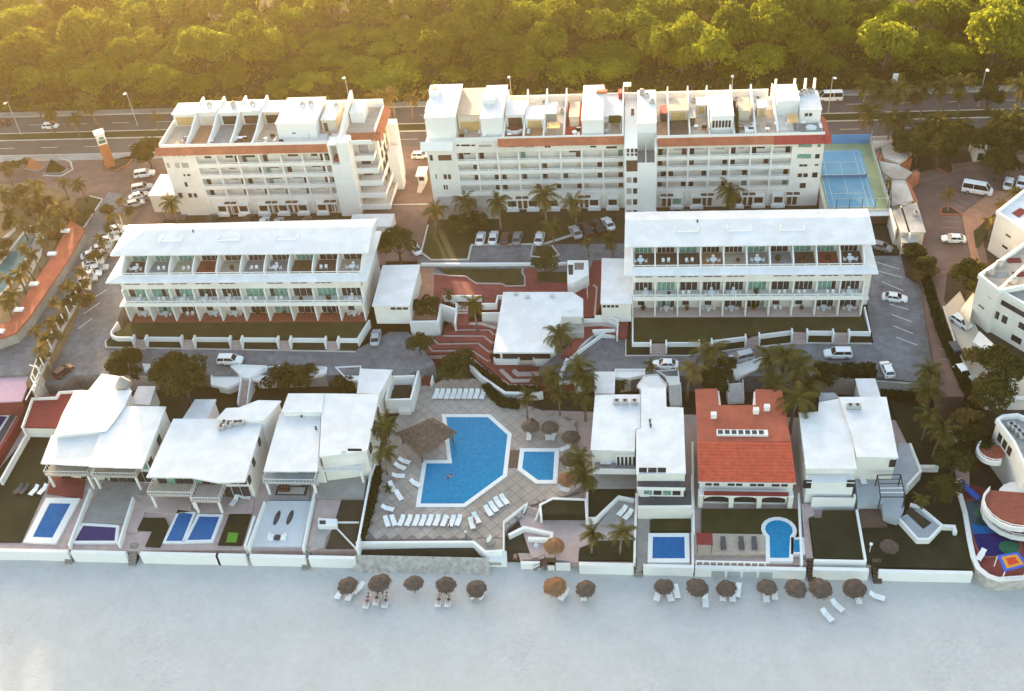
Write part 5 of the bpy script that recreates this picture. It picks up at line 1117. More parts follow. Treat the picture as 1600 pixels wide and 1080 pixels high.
# stone revetment below the pool deck
rv = thing('revetment', 'sloping rubble stone revetment below the pool deck', 'revetment', tuple(PX(660,868,ZB)))
mb = MB(); nx, ny = 60, 8; L0, L1_ = PX(558,852,ZD-.2).x, PX(768,852,ZD-.2).x
for j in range(ny+1):
    for i in range(nx+1):
        t_ = j/ny; x = L0+(L1_-L0)*i/nx; y = 101.9-2.2*t_; z = (ZD-.1)*(1-t_)+(ZB-.35)*t_
        k_ = .18 if 0 < j else 0; mb.v.append((x, y+k_*mnoise.noise((x*2.2,j*1.3,1)), z+k_*mnoise.noise((x*1.9,j*1.7,5))))
for j in range(ny):
    for i in range(nx): mb.f.append((j*(nx+1)+i, (j+1)*(nx+1)+i, (j+1)*(nx+1)+i+1, j*(nx+1)+i+1))
mb.build('stone_face', STONE, rv)
st_me = []
for s in range(4):
    bm = bmesh.new(); bmesh.ops.create_icosphere(bm, subdivisions=1, radius=.3); r0 = random.Random(s)
    for v in bm.verts: v.co *= r0.uniform(.7,1.15); v.co.z *= .7
    me = bpy.data.meshes.new('stone'); bm.to_mesh(me); bm.free(); me.materials.append(STONE); st_me.append(me)
r0 = random.Random(9)
for i in range(150):
    t_ = r0.uniform(.1,1.05); x = r0.uniform(L0+.2, L1_-.2); o = link('stone', st_me[i % 4], rv); s = r0.uniform(.4,1.0)*(1.2 if t_ > .85 else .8)
    q = Vector((x, 101.9-2.2*t_, (ZD-.1)*(1-t_)+(ZB-.3)*t_+.02)); o.location = q - Vector(rv.location) if False else q; o.scale = (s,s*.8,s*.7); o.rotation_euler = (0,0,r0.uniform(0,6))
white_wall('white parapet at the seaward edge of the pool deck', zp, [(20,908),(530,905),(620,905),(680,955),(770,950)], ZD+.5, ZD-1.2, .45)
white_wall('white railing wall along the diagonal deck edge above the court', zp, [(775,950),(775,800),(890,710)], ZD+.6, ZD-1.2, .2)
flat('deck_bastion', zp, [(610,890),(775,890),(775,955),(680,955)], ZD-.02, DECK, -7)
t = thing('gate_block', 'white block with grille under the deck bastion at the beach', 'wall', tuple(PX(770,875,ZB))); MB().prism(poly_z(zp, [(680,955),(790,950),(790,1000),(690,1000)], ZD-.3), ZB-1, ZD-.35).build('block', W_TRIM, t); p, q_ = zp(705,985,ZB+1), zp(765,985,ZB+1); MB().box(p.x, q_.x, zp(690,1000,ZD-.35).y-.04, zp(690,1000,ZD-.35).y+.1, ZB+.5, ZB+1.1).build('grille', GREYW, t)
white_wall('low white beach wall by the court gate', zp, [(862,1010),(960,1010)], ZB+1.4, ZB-1, .4); white_wall('low white beach wall right of the court stair', zp, [(1000,1015),(1115,1018)], ZB+1.4, ZB-1, .4)
white_wall('white curved retaining wall of the sunken court', zp, [(800,870),(880,830),(1020,860),(1020,890),(900,885)], ZD+.2, -6.9, .5)
# stairs
stair('red steps between the annex terrace and the pool deck', zp, (375,105), (385,60), 2.2, ZD, ZD+1.3, 7, REDPAV)
stair('pink steps from the pool deck down to the sunken court', zp, (905,800), (930,730), 2.0, ZD-1.0, ZD, 6)
stair('stairway with white balustrades from the street to the second beach house', zH2, (92,262), (110,130), 1.5, -4.2, ZS, 12)
stair('white steps from the street beside the red-roofed house', zH4, (1080,245), (1075,150), 2.3, -4.3, ZS-.2, 9, W_TRIM)
stair('white steps right of the grey-terraced white house', zH4, (790,260), (785,165), 1.6, -4.3, ZS-.4, 9, W_TRIM)
# ================================================================== PLANTS
def palm_proto(seed, h, n, L, leaf, droop=1.0, lean=.4, name='coconut_palm', dry=None):
    rnd = random.Random(seed); t = thing(name, 'coconut palm', 'palm tree', local=True)
    az = rnd.uniform(0, 6.28); top = Vector((lean*math.cos(az), lean*math.sin(az), h))
    MB().tube([(0,0,-.3), (top.x*.15, top.y*.15, h*.3), (top.x*.5, top.y*.5, h*.7), top], [.26,.19,.15,.13], 7).build('trunk', TRUNK, t, True)
    mb = MB(); md = MB()
    for i in range(n):
        a = 2*math.pi*i/n*2.4 + rnd.uniform(-.25,.25); up = rnd.uniform(-.25, 1.15) if i > n*.25 else rnd.uniform(-.9,-.2)
        Lf = L*rnd.uniform(.8,1.1); d = Vector((math.cos(a), math.sin(a), 0)); pts = []
        p = top.copy(); ang = up; seg = 9
        for k in range(seg+1):
            pts.append(p.copy()); p = p + (d*math.cos(ang) + Vector((0,0,math.sin(ang))))*(Lf/seg); ang -= droop*.21*(.6+.8*k/seg)
        tgt = md if (dry and up < -.2) else mb
        side = Vector((-d.y, d.x, 0))
        tgt.tube(pts, [.05*(1-k/(seg+1)) + .01 for k in range(seg+1)], 3, False)
        for k in range(1, seg+1):
            for f in (0, .5):
                q = pts[k-1].lerp(pts[k], f); w = .95*math.sin(math.pi*min(1, (k+f)/(seg+1.5))*.85+.35)*Lf*.26
                fd = (pts[k]-pts[k-1]).normalized()
                for s in (-1, 1):
                    e = q + side*s*w*.85 + fd*w*.55 + Vector((0,0,-w*rnd.uniform(.25,.65)))
                    tgt.add([q-fd*.07, q+fd*.09, e+fd*.03], [(0,1,2)] if s > 0 else [(0,2,1)])
    mb.build('fronds', leaf, t)
    if dry and md.v: md.build('dry_fronds', PALMY, t)
    m2 = MB()
    for k in range(4): a = k*1.6; m2.lathe((top.x+.22*math.cos(a), top.y+.22*math.sin(a), top.z-.3), [(.03,-.14),(.12,-.05),(.12,.05),(.03,.14)], 6)
    o = m2.build('coconuts', TRUNK, t); o['kind'] = 'stuff'
    return t
PG = [palm_proto(s, 6.0, 26, 3.2, PALML, 1.0, .5, dry=True) for s in (1,2,3,4)]
PY = [palm_proto(s, 5.0, 18, 2.5, PALMY, 1.15, .6) for s in (11,12,13)]
PS = [palm_proto(s, 2.6, 16, 2.1, PALML, 1.0, .2, 'young_palm') for s in (21,22)]
rv_ = random.Random(5)
def palm(u, v, zg, sc=1.0, kind='g', label=None, group=None):
    pr, h0 = {'g': (PG, 6.0), 'y': (PY, 5.0), 's': (PS, 2.6)}[kind]
    p = P(u, v, zg + h0*sc); return place(rv_.choice(pr), (p.x, p.y, zg), rv_.uniform(0, 6.28), (sc*rv_.uniform(.95,1.08),)*2 + (sc,), label, group)
def crown(rnd, lobes, R, H, leafs, size, flat_=.55):
    """leaf quads on irregular flattened domes, leaving gaps"""
    mb = MB()
    L = []
    for i in range(lobes):
        a = rnd.uniform(0, 6.28); r = R*math.sqrt(rnd.random())*.72 if i else 0
        L.append((Vector((r*math.cos(a), r*math.sin(a), H*(.62+.38*(1-(r/R)**2)) + rnd.uniform(-.08,.08)*H)), R*rnd.uniform(.28,.46)))
    for c, lr in L:
        for _ in range(leafs):
            d = Vector((rnd.gauss(0,1), rnd.gauss(0,1), rnd.gauss(.35,.8))).normalized()
            k = rnd.uniform(.72, 1.04); nz = mnoise.noise(c*1.7 + d*1.6)
            q = c + Vector((d.x*lr*k, d.y*lr*k, d.z*lr*flat_*k))*(1+.35*nz)
            nn = (d*.8 + Vector((rnd.uniform(-.8,.8), rnd.uniform(-.8,.8), rnd.uniform(-.1,1.0)))).normalized()
            a_ = nn.orthogonal().normalized(); a_.rotate(Matrix.Rotation(rnd.uniform(0,6.28), 3, nn)); b_ = nn.cross(a_); s = size*rnd.uniform(.55,1.35)
            mb.add([q-a_*s*.6, q+b_*s*.34, q+a_*s*.6, q-b_*s*.34], [(0,1,2,3)])
    return mb, L
def tree_proto(seed, R, H, lobes, leafs, size, leaf, name='broadleaf_tree', flat_=.55, low=False):
    rnd = random.Random(seed); t = thing(name, 'tree', 'tree', local=True)
    mb, L = crown(rnd, lobes, R, H, leafs, size, flat_)
    tk = MB().tube([(0,0,-.3),(rnd.uniform(-.2,.2),rnd.uniform(-.2,.2),H*.3),(0,0,H*.62)], [.05*H,.04*H,.025*H], 7)
    for c, lr in L[:7]: tk.tube([(0,0,H*.3), (c.x*.5, c.y*.5, H*.55), c - Vector((0,0,lr*.2))], [.024*H,.016*H,.006*H], 5)
    tk.build('trunk', BARK, t, True); mb.build('crown', leaf, t); return t
FT = [tree_proto(100+s, 5.6, 7.2, 13, 270, .58, FOREST if s % 3 else FOREST2, flat_=.75) for s in range(8)]
GT = [tree_proto(200+s, 4.0, 5.6, 14, 330, .42, TREEL, 'garden_tree', .8) for s in range(3)]
SH = [tree_proto(300+s, 2.0, 2.2, 9, 200, .28, TREEL, 'shrub', .85) for s in range(3)]
DS = [tree_proto(320+s, 1.6, 1.5, 8, 130, .26, DRYG, 'shrub', .8) for s in range(2)]
# ---- woodland beyond the boulevard
def seen(p, m=70):
    c = Vector((AX[0].x*p.x+AX[1].x*p.y+AX[2].x*(p.z-CAM_H), AX[0].y*p.x+AX[1].y*p.y+AX[2].y*(p.z-CAM_H), AX[0].z*p.x+AX[1].z*p.y+AX[2].z*(p.z-CAM_H)))
    u = 800+F_PX*c.x/c.z; v = 540+F_PX*c.y/c.z; return -m < u < 1600+m and -m*1.1 < v
rw = random.Random(17); nf = 0
for j in range(11):
    for i in range(-27, 17):
        x = i*9.0 + (4.5 if j % 2 else 0) + rw.uniform(-2.2,2.2); y = 240.0 + j*8.7 + rw.uniform(-2.2,2.2)
        if not seen(Vector((x, y, 6))): continue
        if nf >= 300: continue
        s = rw.uniform(.8,1.35); nf += 1; hz_ = .55 if (-90 < x < -50 and y < 268) else rw.uniform(.75,1.4)  # trees up-sun of the hotel gap shaped low to let sun into the lane
        place(rw.choice(FT), (x, y, 0), rw.uniform(0,6.28), (s, s, s*hz_), 'broad green tree in the dense woodland beyond the boulevard', 'woodland trees beyond the boulevard')
extra = []; exf = []; re_ = random.Random(53)
for i in range(130):
    src = [c for c in re_.choice(FT).children if c.name.startswith('crown')][0].data
    x = re_.uniform(-205, 118); y = re_.uniform(239, 282) if i % 2 else re_.uniform(282, 345); s = re_.uniform(.5,.85); h_ = re_.uniform(.8,1.25)*(.6 if -90 < x < -50 and y < 268 else 1); ca, sa = math.cos(i), math.sin(i); n0 = len(extra)  # thicket lowered there too, leaving the sun a way through
    if not seen(Vector((x, y, 5))): continue
    extra += [(x+s*(v.co.x*ca-v.co.y*sa), y+s*(v.co.x*sa+v.co.y*ca), s*h_*v.co.z) for v in src.vertices]; exf += [tuple(n0+k for k in p.vertices) for p in src.polygons]
me_ = bpy.data.meshes.new('woodland_thicket'); me_.from_pydata(extra, [], exf); me_.materials.append(FOREST); tag(link('woodland_thicket', me_), 'smaller trees crowded between the woodland crowns', 'thicket', kind='stuff')
mb = MB(); ru = random.Random(31)
for i in range(16000):
    x = ru.uniform(-230, 130); y = 235.6 + 90*ru.random()**1.7; 
    z = ru.uniform(.1, 1.6 + 2.2*max(0, mnoise.noise((x*.15, y*.15, 0))+.4)); nn = Vector((ru.uniform(-.7,.7), ru.uniform(-.9,.4), ru.uniform(.1,1))).normalized(); a_ = nn.orthogonal(); b_ = nn.cross(a_); s = ru.uniform(.4,.95); q = Vector((x,y,z))
    mb.add([q-a_*s*.6, q+b_*s*.4, q+a_*s*.6, q-b_*s*.4], [(0,1,2,3)])
tag(mb.build('undergrowth', FOREST), 'low green undergrowth filling the woodland floor', 'undergrowth', kind='stuff')
# ---- palms
def palms(lst, zg, label, group, kind='g', sc=1.0):
    for q in lst: palm(q[0], q[1], zg, q[2] if len(q) > 2 else sc*rv_.uniform(.85,1.15), kind, label, group)
palms([(70,172,1.1),(113,184,.9),(138,158,1.2)], .1, 'palm on the median strip at the left end of the boulevard', 'median palms, left')
palms([(338,158),(380,155),(590,150,1.2),(612,146,1.3),(640,152,1.1),(676,146,1.2),(242,182,.8)], .1, 'palm along the far pavement behind the left hotel block', 'boulevard palms, left', 'y', 1.1)
palms([(868,152),(896,146,1.2),(918,150),(948,146,1.1),(988,148,1.2),(1056,150),(1088,152),(1176,150),(1222,142,.9)], .1, 'palm along the boulevard behind the centre hotel block', 'boulevard palms, centre', 'y', 1.1)
palms([(1352,136,1.3),(1378,142,1.1),(1408,138,1.3),(1445,142,1.1),(1474,132,1.3),(1506,132,1.3),(1592,132,1.5),(1425,148)], .1, 'dark palm in the far row of the boulevard, upper right', 'boulevard palms, upper right')
palms([(1362,178,1.3),(1392,188,1.1),(1414,188,1.1),(1468,184,1.3),(1500,196,1.2),(1558,188,1.2),(1590,186,1.3),(1575,200),(1440,195),(1525,205)], 0, 'sunlit palm in the near row of the boulevard, upper right', 'boulevard palms, near row', 'g')
palms([(8,262),(22,298),(42,312),(58,298),(75,328),(48,288),(14,330),(98,320),(30,345),(85,345),(62,352),(108,330),(5,300)], 0, 'palm in the warm-lit grove around the left neighbouring pool', 'grove palms, left', 'y', 1.05)
palms([(34,385),(42,412),(10,436),(26,428),(52,398),(6,470),(18,455),(60,375)], 0, 'palm leaning over the teal pool at the left edge', 'teal pool palms', 'y', .9)
palms([(96,284,.95),(124,284,1.0)], 0, None, 'forecourt palms', 'y')
palms([(190,312),(178,336),(166,352),(155,372),(122,424),(102,450),(88,468),(56,512),(66,545),(76,500),(110,440)], 0, 'ragged palm in the row along the left car park fence', 'fence palms, left', 'y', .85)
for o in [o for o in bpy.data.objects if o.get('group') == 'forecourt palms']: o['label'] = 'thin sunlit palm on the paved forecourt near the pyramid sculptures'
for u, v, s, l in ((677,326,1.0,'yellowish palm at the lane corner left of the parking lawn'),(722,313,1.05,'palm in front of the grey podium of the hotel'),(779,318,1.1,'palm left of the large lawn strip before the hotel'),(851,307,1.25,'tallest palm on the lawn before the centre hotel'),(899,316,1.0,'palm near the lift tower on the hotel lawn'),(864,352,.8,'palm on the kerbed island in the middle car park'),(957,372,.8,'palm at the right corner of the middle car park'),(1146,298,1.3,'big palm before the right wing of the hotel'),(268,314,.95,'palm at the front left corner of the left hotel block')): palm(u, v, 0, s, 'g', l)
palm(919,378,0,.7,'y','small yellowish palm in the middle car park')
for u, v, z, s, k, l in ((741,476,-1.2,1.0,'g','dark palm beside the plaza stair'),(878,524,-3.0,1.15,'g','big palm at the right front corner of the clubhouse'),(838,594,ZD,.7,'y','orange-tinged young palm on the red terraces'),(866,586,ZD,.95,'g','palm behind the curved white wall, left of it'),(873,615,ZD,.85,'g','palm between the curved wall and the thatched parasols'),(914,586,ZD,1.1,'g','tall dark palm beside the street end wall'),(913,616,ZD,1.0,'g','dark palm above the small five-sided pool'),(821,622,ZD,.8,'g','palm on the pool deck under the terraces'),(905,712,ZD,.95,'g','palm right of the small pool, upper one'),(908,742,ZD,1.05,'g','palm right of the small pool, lower one'),(602,664,ZD,1.0,'g','dark palm beside the third beach house, upper one'),(597,706,ZD,.9,'g','dark palm beside the third beach house, lower one'),(923,832,ZD,.8,'g','left palm on the lower lawn above the beach'),(968,831,ZD,.85,'g','right palm on the lower lawn above the beach'),(1075,580,-4.3,1.3,'y','tall golden palm behind the white house with grey terraces'),(1104,550,-4.3,1.25,'g','palm at the street edge above the red-roofed house'),(908,570,-3,.9,'g','palm at the street end of the clubhouse walk')): palm(u, v, z, s, k, l)
for u, v, l in ((968,598,'young palm in the white house entrance court'),(702,458,'short bushy palm beside the sun-tinted walk'),(607,762,'tiny palm among loungers left of the large pool'),(1300,640,'young palm left of the rightmost beach house'),(1440,778,'young palm in the angular planter bed'),(1018,571,'young palm beside the parked white sedan')): palm(u, v, {702:0,607:ZD,1440:-3.8,1018:ZS}.get(u,-4.2), .8 if u != 607 else .5, 's', l)
palms([(1200,566),(1226,552),(1246,578),(1216,602),(1240,622),(1266,600)], -4.3, 'dark palm in the cluster between the red roof and the rightmost beach house', 'palm cluster', 'g', 1.15)
palms([(1448,578),(1456,612),(1450,650),(1468,672)], ZD, 'dark palm in the strip between the right drive and the brick lane', 'palm strip, right', 'g', 1.1)
palm(1486,303,0,.85,'y','small palm on the triangular island of the brick lane'); palm(1552,342,0,.95,'y','palm left of the upper right white hotel'); palm(1562,318,0,.85,'y','palm near the van on the brick lane'); palm(1388,282,3,.5,'y','golden palm on the roof edge of the shop row'); palm(1590,300,0,.9,'g','palm beside cars at the right edge')
# ---- round trees and shrubs
def tree(u, v, zg, sc, label, pr=None, h0=4.6, group=None, sq=1.0):
    p = P(u, v, zg + h0*sc*sq*.75); return place(rv_.choice(pr or GT), (p.x, p.y, zg), rv_.uniform(0,6.28), (sc, sc, sc*sq), label, group)
for u, v, z, s, l in ((231,243,0,1.05,'round sunlit tree left of the left hotel block'),(622,386,0,1.1,'dark round tree at the right end of the left terraced row'),(197,573,-4,.95,'round dark tree behind the leftmost beach house'),(285,598,-4.2,1.5,'largest dark tree, behind the second beach house'),(1512,438,0,.95,'sunlit tree left of the right white hotel'),(1562,580,0,1.1,'big tree below the right white hotel'),(1552,625,0,.95,'tree at the end of the brick lane'),(1512,690,ZD,1.0,'dark tree above the kidney pool'),(1490,725,ZD,.85,'dark tree beside the right garden'),(1436,232,0,1.15,'sunlit tree right of the shop roofs'),(1465,238,0,1.2,'tree left of the small white gatehouse'),(1558,262,0,.95,'round tree right of the small white gatehouse'),(1492,222,0,1.3,'tree behind the small white gatehouse'),(1415,228,0,1.0,'tree between shop roofs and boulevard'),(1585,225,0,1.4,'tree at the right edge near the boulevard'),(1545,228,0,1.1,'tree between gatehouse and boulevard'),(1120,598,-4.2,.9,'dark tree beside the white street steps'),(1478,765,ZD,.7,'dark tree at the foot of the palm strip'),(1545,155,0,.9,'bright round tree on the boulevard, upper right')): tree(u, v, z, s, l)
for u, v, z, s, l in ((852,412,0,1.35,'round clipped shrub at the plaza parking wall'),(716,574,ZD,2.0,'big round shrub above the row of nine loungers'),(440,592,-4.2,1.6,'dark shrub left of the street planter'),(475,592,-4.2,1.6,'dark shrub right of the street planter'),(535,604,-4.2,1.2,'shrub behind the third beach house'),(722,350,0,1.5,'shrub on the lane corner island'),(745,345,0,1.2,'low shrub on the lane corner island'),(640,478,-1,1.2,'shrub below the annex walk, left'),(668,480,-1,1.3,'shrub below the annex walk, right'),(655,540,ZS,1.4,'shrub at the street end beside the pool stair'),(1135,570,ZS,1.0,'shrub at the street edge right of the white wagon'),(1430,395,0,1.2,'shrub below the shop row'),(1445,415,0,1.2,'reddish shrub beside the brick lane'),(1580,260,0,1.3,'shrub among cars at the right edge'),(300,590,-4,1.0,'shrub at the foot of the largest dark tree'),(215,585,-4,1.0,'shrub beside the leftmost house annex'),(1290,590,-4.2,1.6,'dark shrub behind the rightmost beach house'),(830,660,ZD,.4,'tiny shrub at a palm foot on the deck')): tree(u, v, z, s, l, SH, 2.0)
for i, (u, v) in enumerate(((20,318),(45,335),(70,318),(90,338),(30,300),(110,345),(55,360),(12,350),(140,335),(165,330),(150,400),(112,470),(70,560),(80,530),(95,500),(125,450),(40,255),(15,262),(200,330),(135,470),(60,330),(100,365),(5,385),(0,400),(88,372),(1440,430),(1455,425),(1528,603),(1545,596),(1532,628),(1515,648),(1548,612),(1500,660),(1522,560))): tree(u, v, 0, rv_.uniform(.8,1.5), 'dry golden shrub among the palms at the left edge' if u < 300 else 'dry golden shrub beside the brick lane', DS, 1.4, 'dry shrubs')
# hedges: leaf-covered boxes
def hedge(label, pts, w, z0, z1, dens=26, leaf=None):
    t = thing('hedge', label, 'hedge', (pts[0][0], pts[0][1], z0)); rnd = random.Random(len(label)); mb = MB(); core = MB().strip(pts, w*.8, z0, z1-.1)
    core.build('core', HEDGE, t)
    for i in range(len(pts)-1):
        a, b_ = Vector(pts[i]), Vector(pts[i+1]); L = (b_-a).length; d = (b_-a).normalized(); n = Vector((-d.y, d.x))
        for _ in range(int(L*dens*(w+z1-z0))):
            q2 = a + d*rnd.uniform(-.1,L+.1); top = rnd.random() < .55; s_ = rnd.choice((-1,1))
            q2 = q2 + n*(rnd.uniform(-.5,.5)*w if top else s_*w*.5); q = Vector((q2.x, q2.y, z1+rnd.uniform(-.12,.12) if top else rnd.uniform(z0,z1)))
            nn = Vector((rnd.uniform(-1,1), rnd.uniform(-1,1), rnd.uniform(0,1))).normalized(); a_ = nn.orthogonal(); c_ = nn.cross(a_); s = rnd.uniform(.12,.26)
            mb.add([q-a_*s, q+c_*s*.6, q+a_*s, q-c_*s*.6], [(0,1,2,3)])
    mb.build('foliage', leaf or HEDGE, t); return t
hedge('dark clipped hedge between the third beach house and the pool deck', poly_z(zp, [(135,520),(95,700),(40,880)], ZD+1.2), 1.1, ZD, ZD+1.3)
hedge('dark hedge under the white wall of the red terraces', poly_z(zc, [(520,890),(640,1000),(760,1010)], ZD+1.3), 1.4, ZD, ZD+1.3)
hedge('thin hedge strip inside the white wall of the red terraces', poly_z(zc, [(440,745),(670,905),(900,915)], -3.0), .8, -4, -2.9)
hedge('dark box hedge beside the white parked wagon on the right', poly_z(PX, [(1318,575),(1368,575)], -.3), 2.6, ZS-1, -.2)
hedge('long clipped hedge wall between the right drive and the brick lane', [(52.2,172),(51.9,158),(51.9,148),(52.6,138),(53.5,128)], 1.5, -5, 1.2)
hedge('dark hedge below the parked wagon', poly_z(PX, [(1378,610),(1440,612)], -3.2), 2.4, -5, -3.2)
for i in range(44):
    x = -150 + i*5.6 + rv_.uniform(-1.5,1.5); place(rv_.choice(SH), (x, 236.4+rv_.uniform(-.8,.8), .05), rv_.uniform(0,6.28), rv_.uniform(.9,1.7), 'roadside shrub at the edge of the woodland', 'roadside shrubs')
# ================================================================== CARS
TYRE = mat('tyre', (.02,.02,.02), .9, .1, 4, obj=True); RIM = mat('rim', (.4,.4,.42), .4, .1, 4, metal=.6, obj=True); HL = mat('headlight', (.75,.75,.72), .2, .05, 4, obj=True); TL = mat('taillight', (.35,.01,.01), .3, .05, 4, obj=True); CGL = mat('car_glass', (.012,.014,.018), .08, .1, 2, spec=.6, obj=True)
PAINT = {k: mat('paint_'+k, c, .28, .03, 2, spec=.6, obj=True) for k, c in dict(white=(.78,.78,.77), silver=(.42,.43,.45), black=(.02,.02,.022), red=(.28,.02,.02), brown=(.10,.055,.04), blue=(.42,.50,.60), grey=(.20,.20,.21), maroon=(.06,.008,.008)).items()}
SHAPE = dict(  # length, width, stations of the body (x, z_bottom, z_belt, half width), cabin (x_back_low, x_back_top, x_front_top, x_front_low, z_top, z_belt)
 sedan=(4.5,1.8,[(-2.25,.35,.72,.72),(-2.05,.24,.92,.84),(-1.2,.2,.95,.9),(.9,.2,.93,.9),(1.7,.22,.82,.86),(2.15,.3,.68,.78),(2.25,.4,.58,.68)],(-1.75,-1.05,.35,1.15,1.42,.93)),
 suv=(4.7,1.88,[(-2.35,.4,.95,.82),(-2.25,.3,1.08,.9),(-1.2,.26,1.1,.94),(1.0,.26,1.08,.94),(1.8,.28,1.0,.9),(2.25,.36,.85,.82),(2.35,.45,.7,.74)],(-2.25,-2.0,.45,1.15,1.75,1.08)),
 van=(5.2,1.95,[(-2.6,.35,1.1,.9),(-2.55,.3,1.15,.95),(-1.2,.26,1.15,.97),(1.4,.26,1.12,.97),(2.2,.3,1.0,.94),(2.5,.36,.85,.86),(2.6,.45,.7,.78)],(-2.57,-2.5,1.25,2.05,2.1,1.12)),
 hatch=(4.0,1.75,[(-2.0,.38,.85,.74),(-1.92,.26,.98,.84),(-1.0,.22,.98,.87),(.9,.22,.95,.87),(1.6,.26,.82,.83),(1.92,.32,.68,.75),(2.0,.42,.58,.66)],(-1.9,-1.5,.3,1.1,1.48,.96)))
CARS = {}
def car_proto(kind, color):
    if (kind, color) in CARS: return CARS[(kind, color)]
    L, W, st, cb = SHAPE[kind]; t = thing('parked_car', 'car', 'van' if kind == 'van' else 'car', local=True); pm = PAINT[color]
    mb = MB(); n = 8
    for x, zb, zt, hw in st:
        for y, z in ((-hw*.9,zb),(-hw,zb+.12),(-hw,zt-.16),(-hw*.9,zt),(hw*.9,zt),(hw,zt-.16),(hw,zb+.12),(hw*.9,zb)): mb.v.append((x,y,z))
    for i in range(len(st)-1):
        for k in range(n): mb.f.append((i*n+k, i*n+(k+1)%n, (i+1)*n+(k+1)%n, (i+1)*n+k))
    mb.f.append(tuple(range(n))[::-1]); mb.f.append(tuple(range((len(st)-1)*n, len(st)*n)))
    body = mb.build('body', pm, t, False)
    xb0, xb1, xf1, xf0, zt, zb = cb; hw = W/2*.88; hr = W/2*.74
    v = [(xb0,-hw,zb-.04),(xf0,-hw,zb-.04),(xf0,hw,zb-.04),(xb0,hw,zb-.04),(xb1,-hr,zt-.06),(xf1,-hr,zt-.06),(xf1,hr,zt-.06),(xb1,hr,zt-.06)]
    MB().add(v, [(3,2,1,0),(4,5,6,7),(0,1,5,4),(1,2,6,5),(2,3,7,6),(3,0,4,7)]).build('glazing', CGL, t)
    rf = MB().add([(xb1-.06,-hr-.02,zt-.08),(xf1+.06,-hr-.02,zt-.08),(xf1+.06,hr+.02,zt-.08),(xb1-.06,hr+.02,zt-.08),(xb1+.05,-hr+.08,zt),(xf1-.08,-hr+.08,zt),(xf1-.08,hr-.08,zt),(xb1+.05,hr-.08,zt)], [(3,2,1,0),(4,5,6,7),(0,1,5,4),(1,2,6,5),(2,3,7,6),(3,0,4,7)]).build('roof', pm, t)
    pl = MB()
    for s in (-1,1):
        pl.tube([(xb0,s*hw,zb-.02),(xb1,s*hr,zt-.06)], .06, 4); pl.tube([(xf0,s*hw,zb-.02),(xf1,s*hr,zt-.06)], .045, 4)
        xm = (xb1+xf1)/2 - .1; pl.tube([(xm,s*hw,zb-.02),(xm,s*hr,zt-.06)], .045, 4)
    o = pl.build('pillars', pm, t); o['kind'] = 'stuff'
    for x in (-L*.29, L*.30):
        for s in (-1,1):
            w = MB().tube([(x,s*(W/2-.2),.33),(x,s*(W/2+.005),.33)], .33, 14).build('wheel', TYRE, t); MB().tube([(x,s*(W/2-.05),.33),(x,s*(W/2+.02),.33)], .2, 10).build('rim', RIM, w)
    xf = st[-1][0]; xr = st[0][0]
    for s in (-1,1):
        part(t, 'headlight', HL, (xf-.22, xf-.02, s*.58-.16, s*.58+.16, st[-1][2]-.14, st[-1][2]+.06)); part(t, 'taillight', TL, (xr-.02, xr+.14, s*.62-.13, s*.62+.13, st[0][2]-.2, st[0][2]))
        part(t, 'mirror', pm, (xf1+.35, xf1+.5, s*(W/2)-.09+s*.05, s*(W/2)+.09+s*.05, zb-.02, zb+.14))
    CARS[(kind, color)] = t; return t
def car(u, v, z, kind, color, ang, label, group=None, sc=1.0):
    p = P(u, v, z+.6); return place(car_proto(kind, color), (p.x, p.y, z), R_(ang), sc, label, group)
for u, v, k, c, a, l in ((360,563,'suv','white',0,'white wagon parked along the left front street'),(587,527,'sedan','silver',95,'silver sedan in the bay at the end of the left front street'),(99,580,'hatch','maroon',62,'dark red car at the bottom of the left drive'),(1040,569,'sedan','white',178,'white sedan on the right front street'),(1309,553,'suv','white',180,'white off-roader on the right front street'),(1157,559,'suv','silver',198,'pale wagon tilted across the right front street'),(1386,577,'hatch','white',97,'white hatchback parked nose-in at the lower right of the drive')): car(u, v, ZS, k, c, a, l)
car(1398,465,-.9,'sedan','white',-12,'white sedan parked in a marked bay of the right drive'); car(1376,385,-.02,'sedan','grey',-28,'grey sedan at the top of the right drive'); car(1490,373,0,'sedan','white',175,'white sedan driving down the brick lane')
car(1527,297,0,'van','white',-20,'white minibus parked diagonally on the brick lane',sc=1.12); car(1576,286,0,'sedan','white',68,'white sedan left of two at the right edge'); car(1596,284,0,'sedan','white',68,'white sedan at the very right edge')
car(1494,553,0,'suv','black',-78,'black pickup on the lower brick lane'); car(1505,583,0,'hatch','white',-75,'white hatchback behind the black pickup'); car(1502,503,0,'hatch','white',-55,'white car beside the wall of the right white hotel'); car(1424,282,0,'hatch','white',60,'white car half under the red shop wall')
car(1296,153,0,'van','white',180,'white van on the far carriageway behind the tennis court',sc=1.1); car(79,197,0,'hatch','white',0,'white car on the far carriageway at the left'); car(3,191,0,'sedan','maroon',0,'dark red car at the left end of the boulevard'); car(657,243,0,'hatch','white',0,'white car parked beside the lane island'); car(648,388,0,'sedan','white',120,'white car half hidden by the tree at the lane')
for u, v, k, c, a, l in ((751,372,'sedan','white',88,'leftmost white car in the middle car park'),(771,371,'sedan','white',88,'second white car in the middle car park'),(789,372,'hatch','brown',88,'brown car in the middle car park'),(808,372,'sedan','grey',88,'grey car in the middle car park'),(843,372,'sedan','white',85,'white car left of the palm island'),(899,362,'sedan','silver',112,'silver car right of the palm island'),(916,357,'sedan','black',112,'dark car second right of the palm island'),(934,353,'sedan','black',112,'dark car third right of the palm island'),(950,349,'sedan','white',112,'white car at the right end of the middle car park')): car(u, v, 0, k, c, a, l)
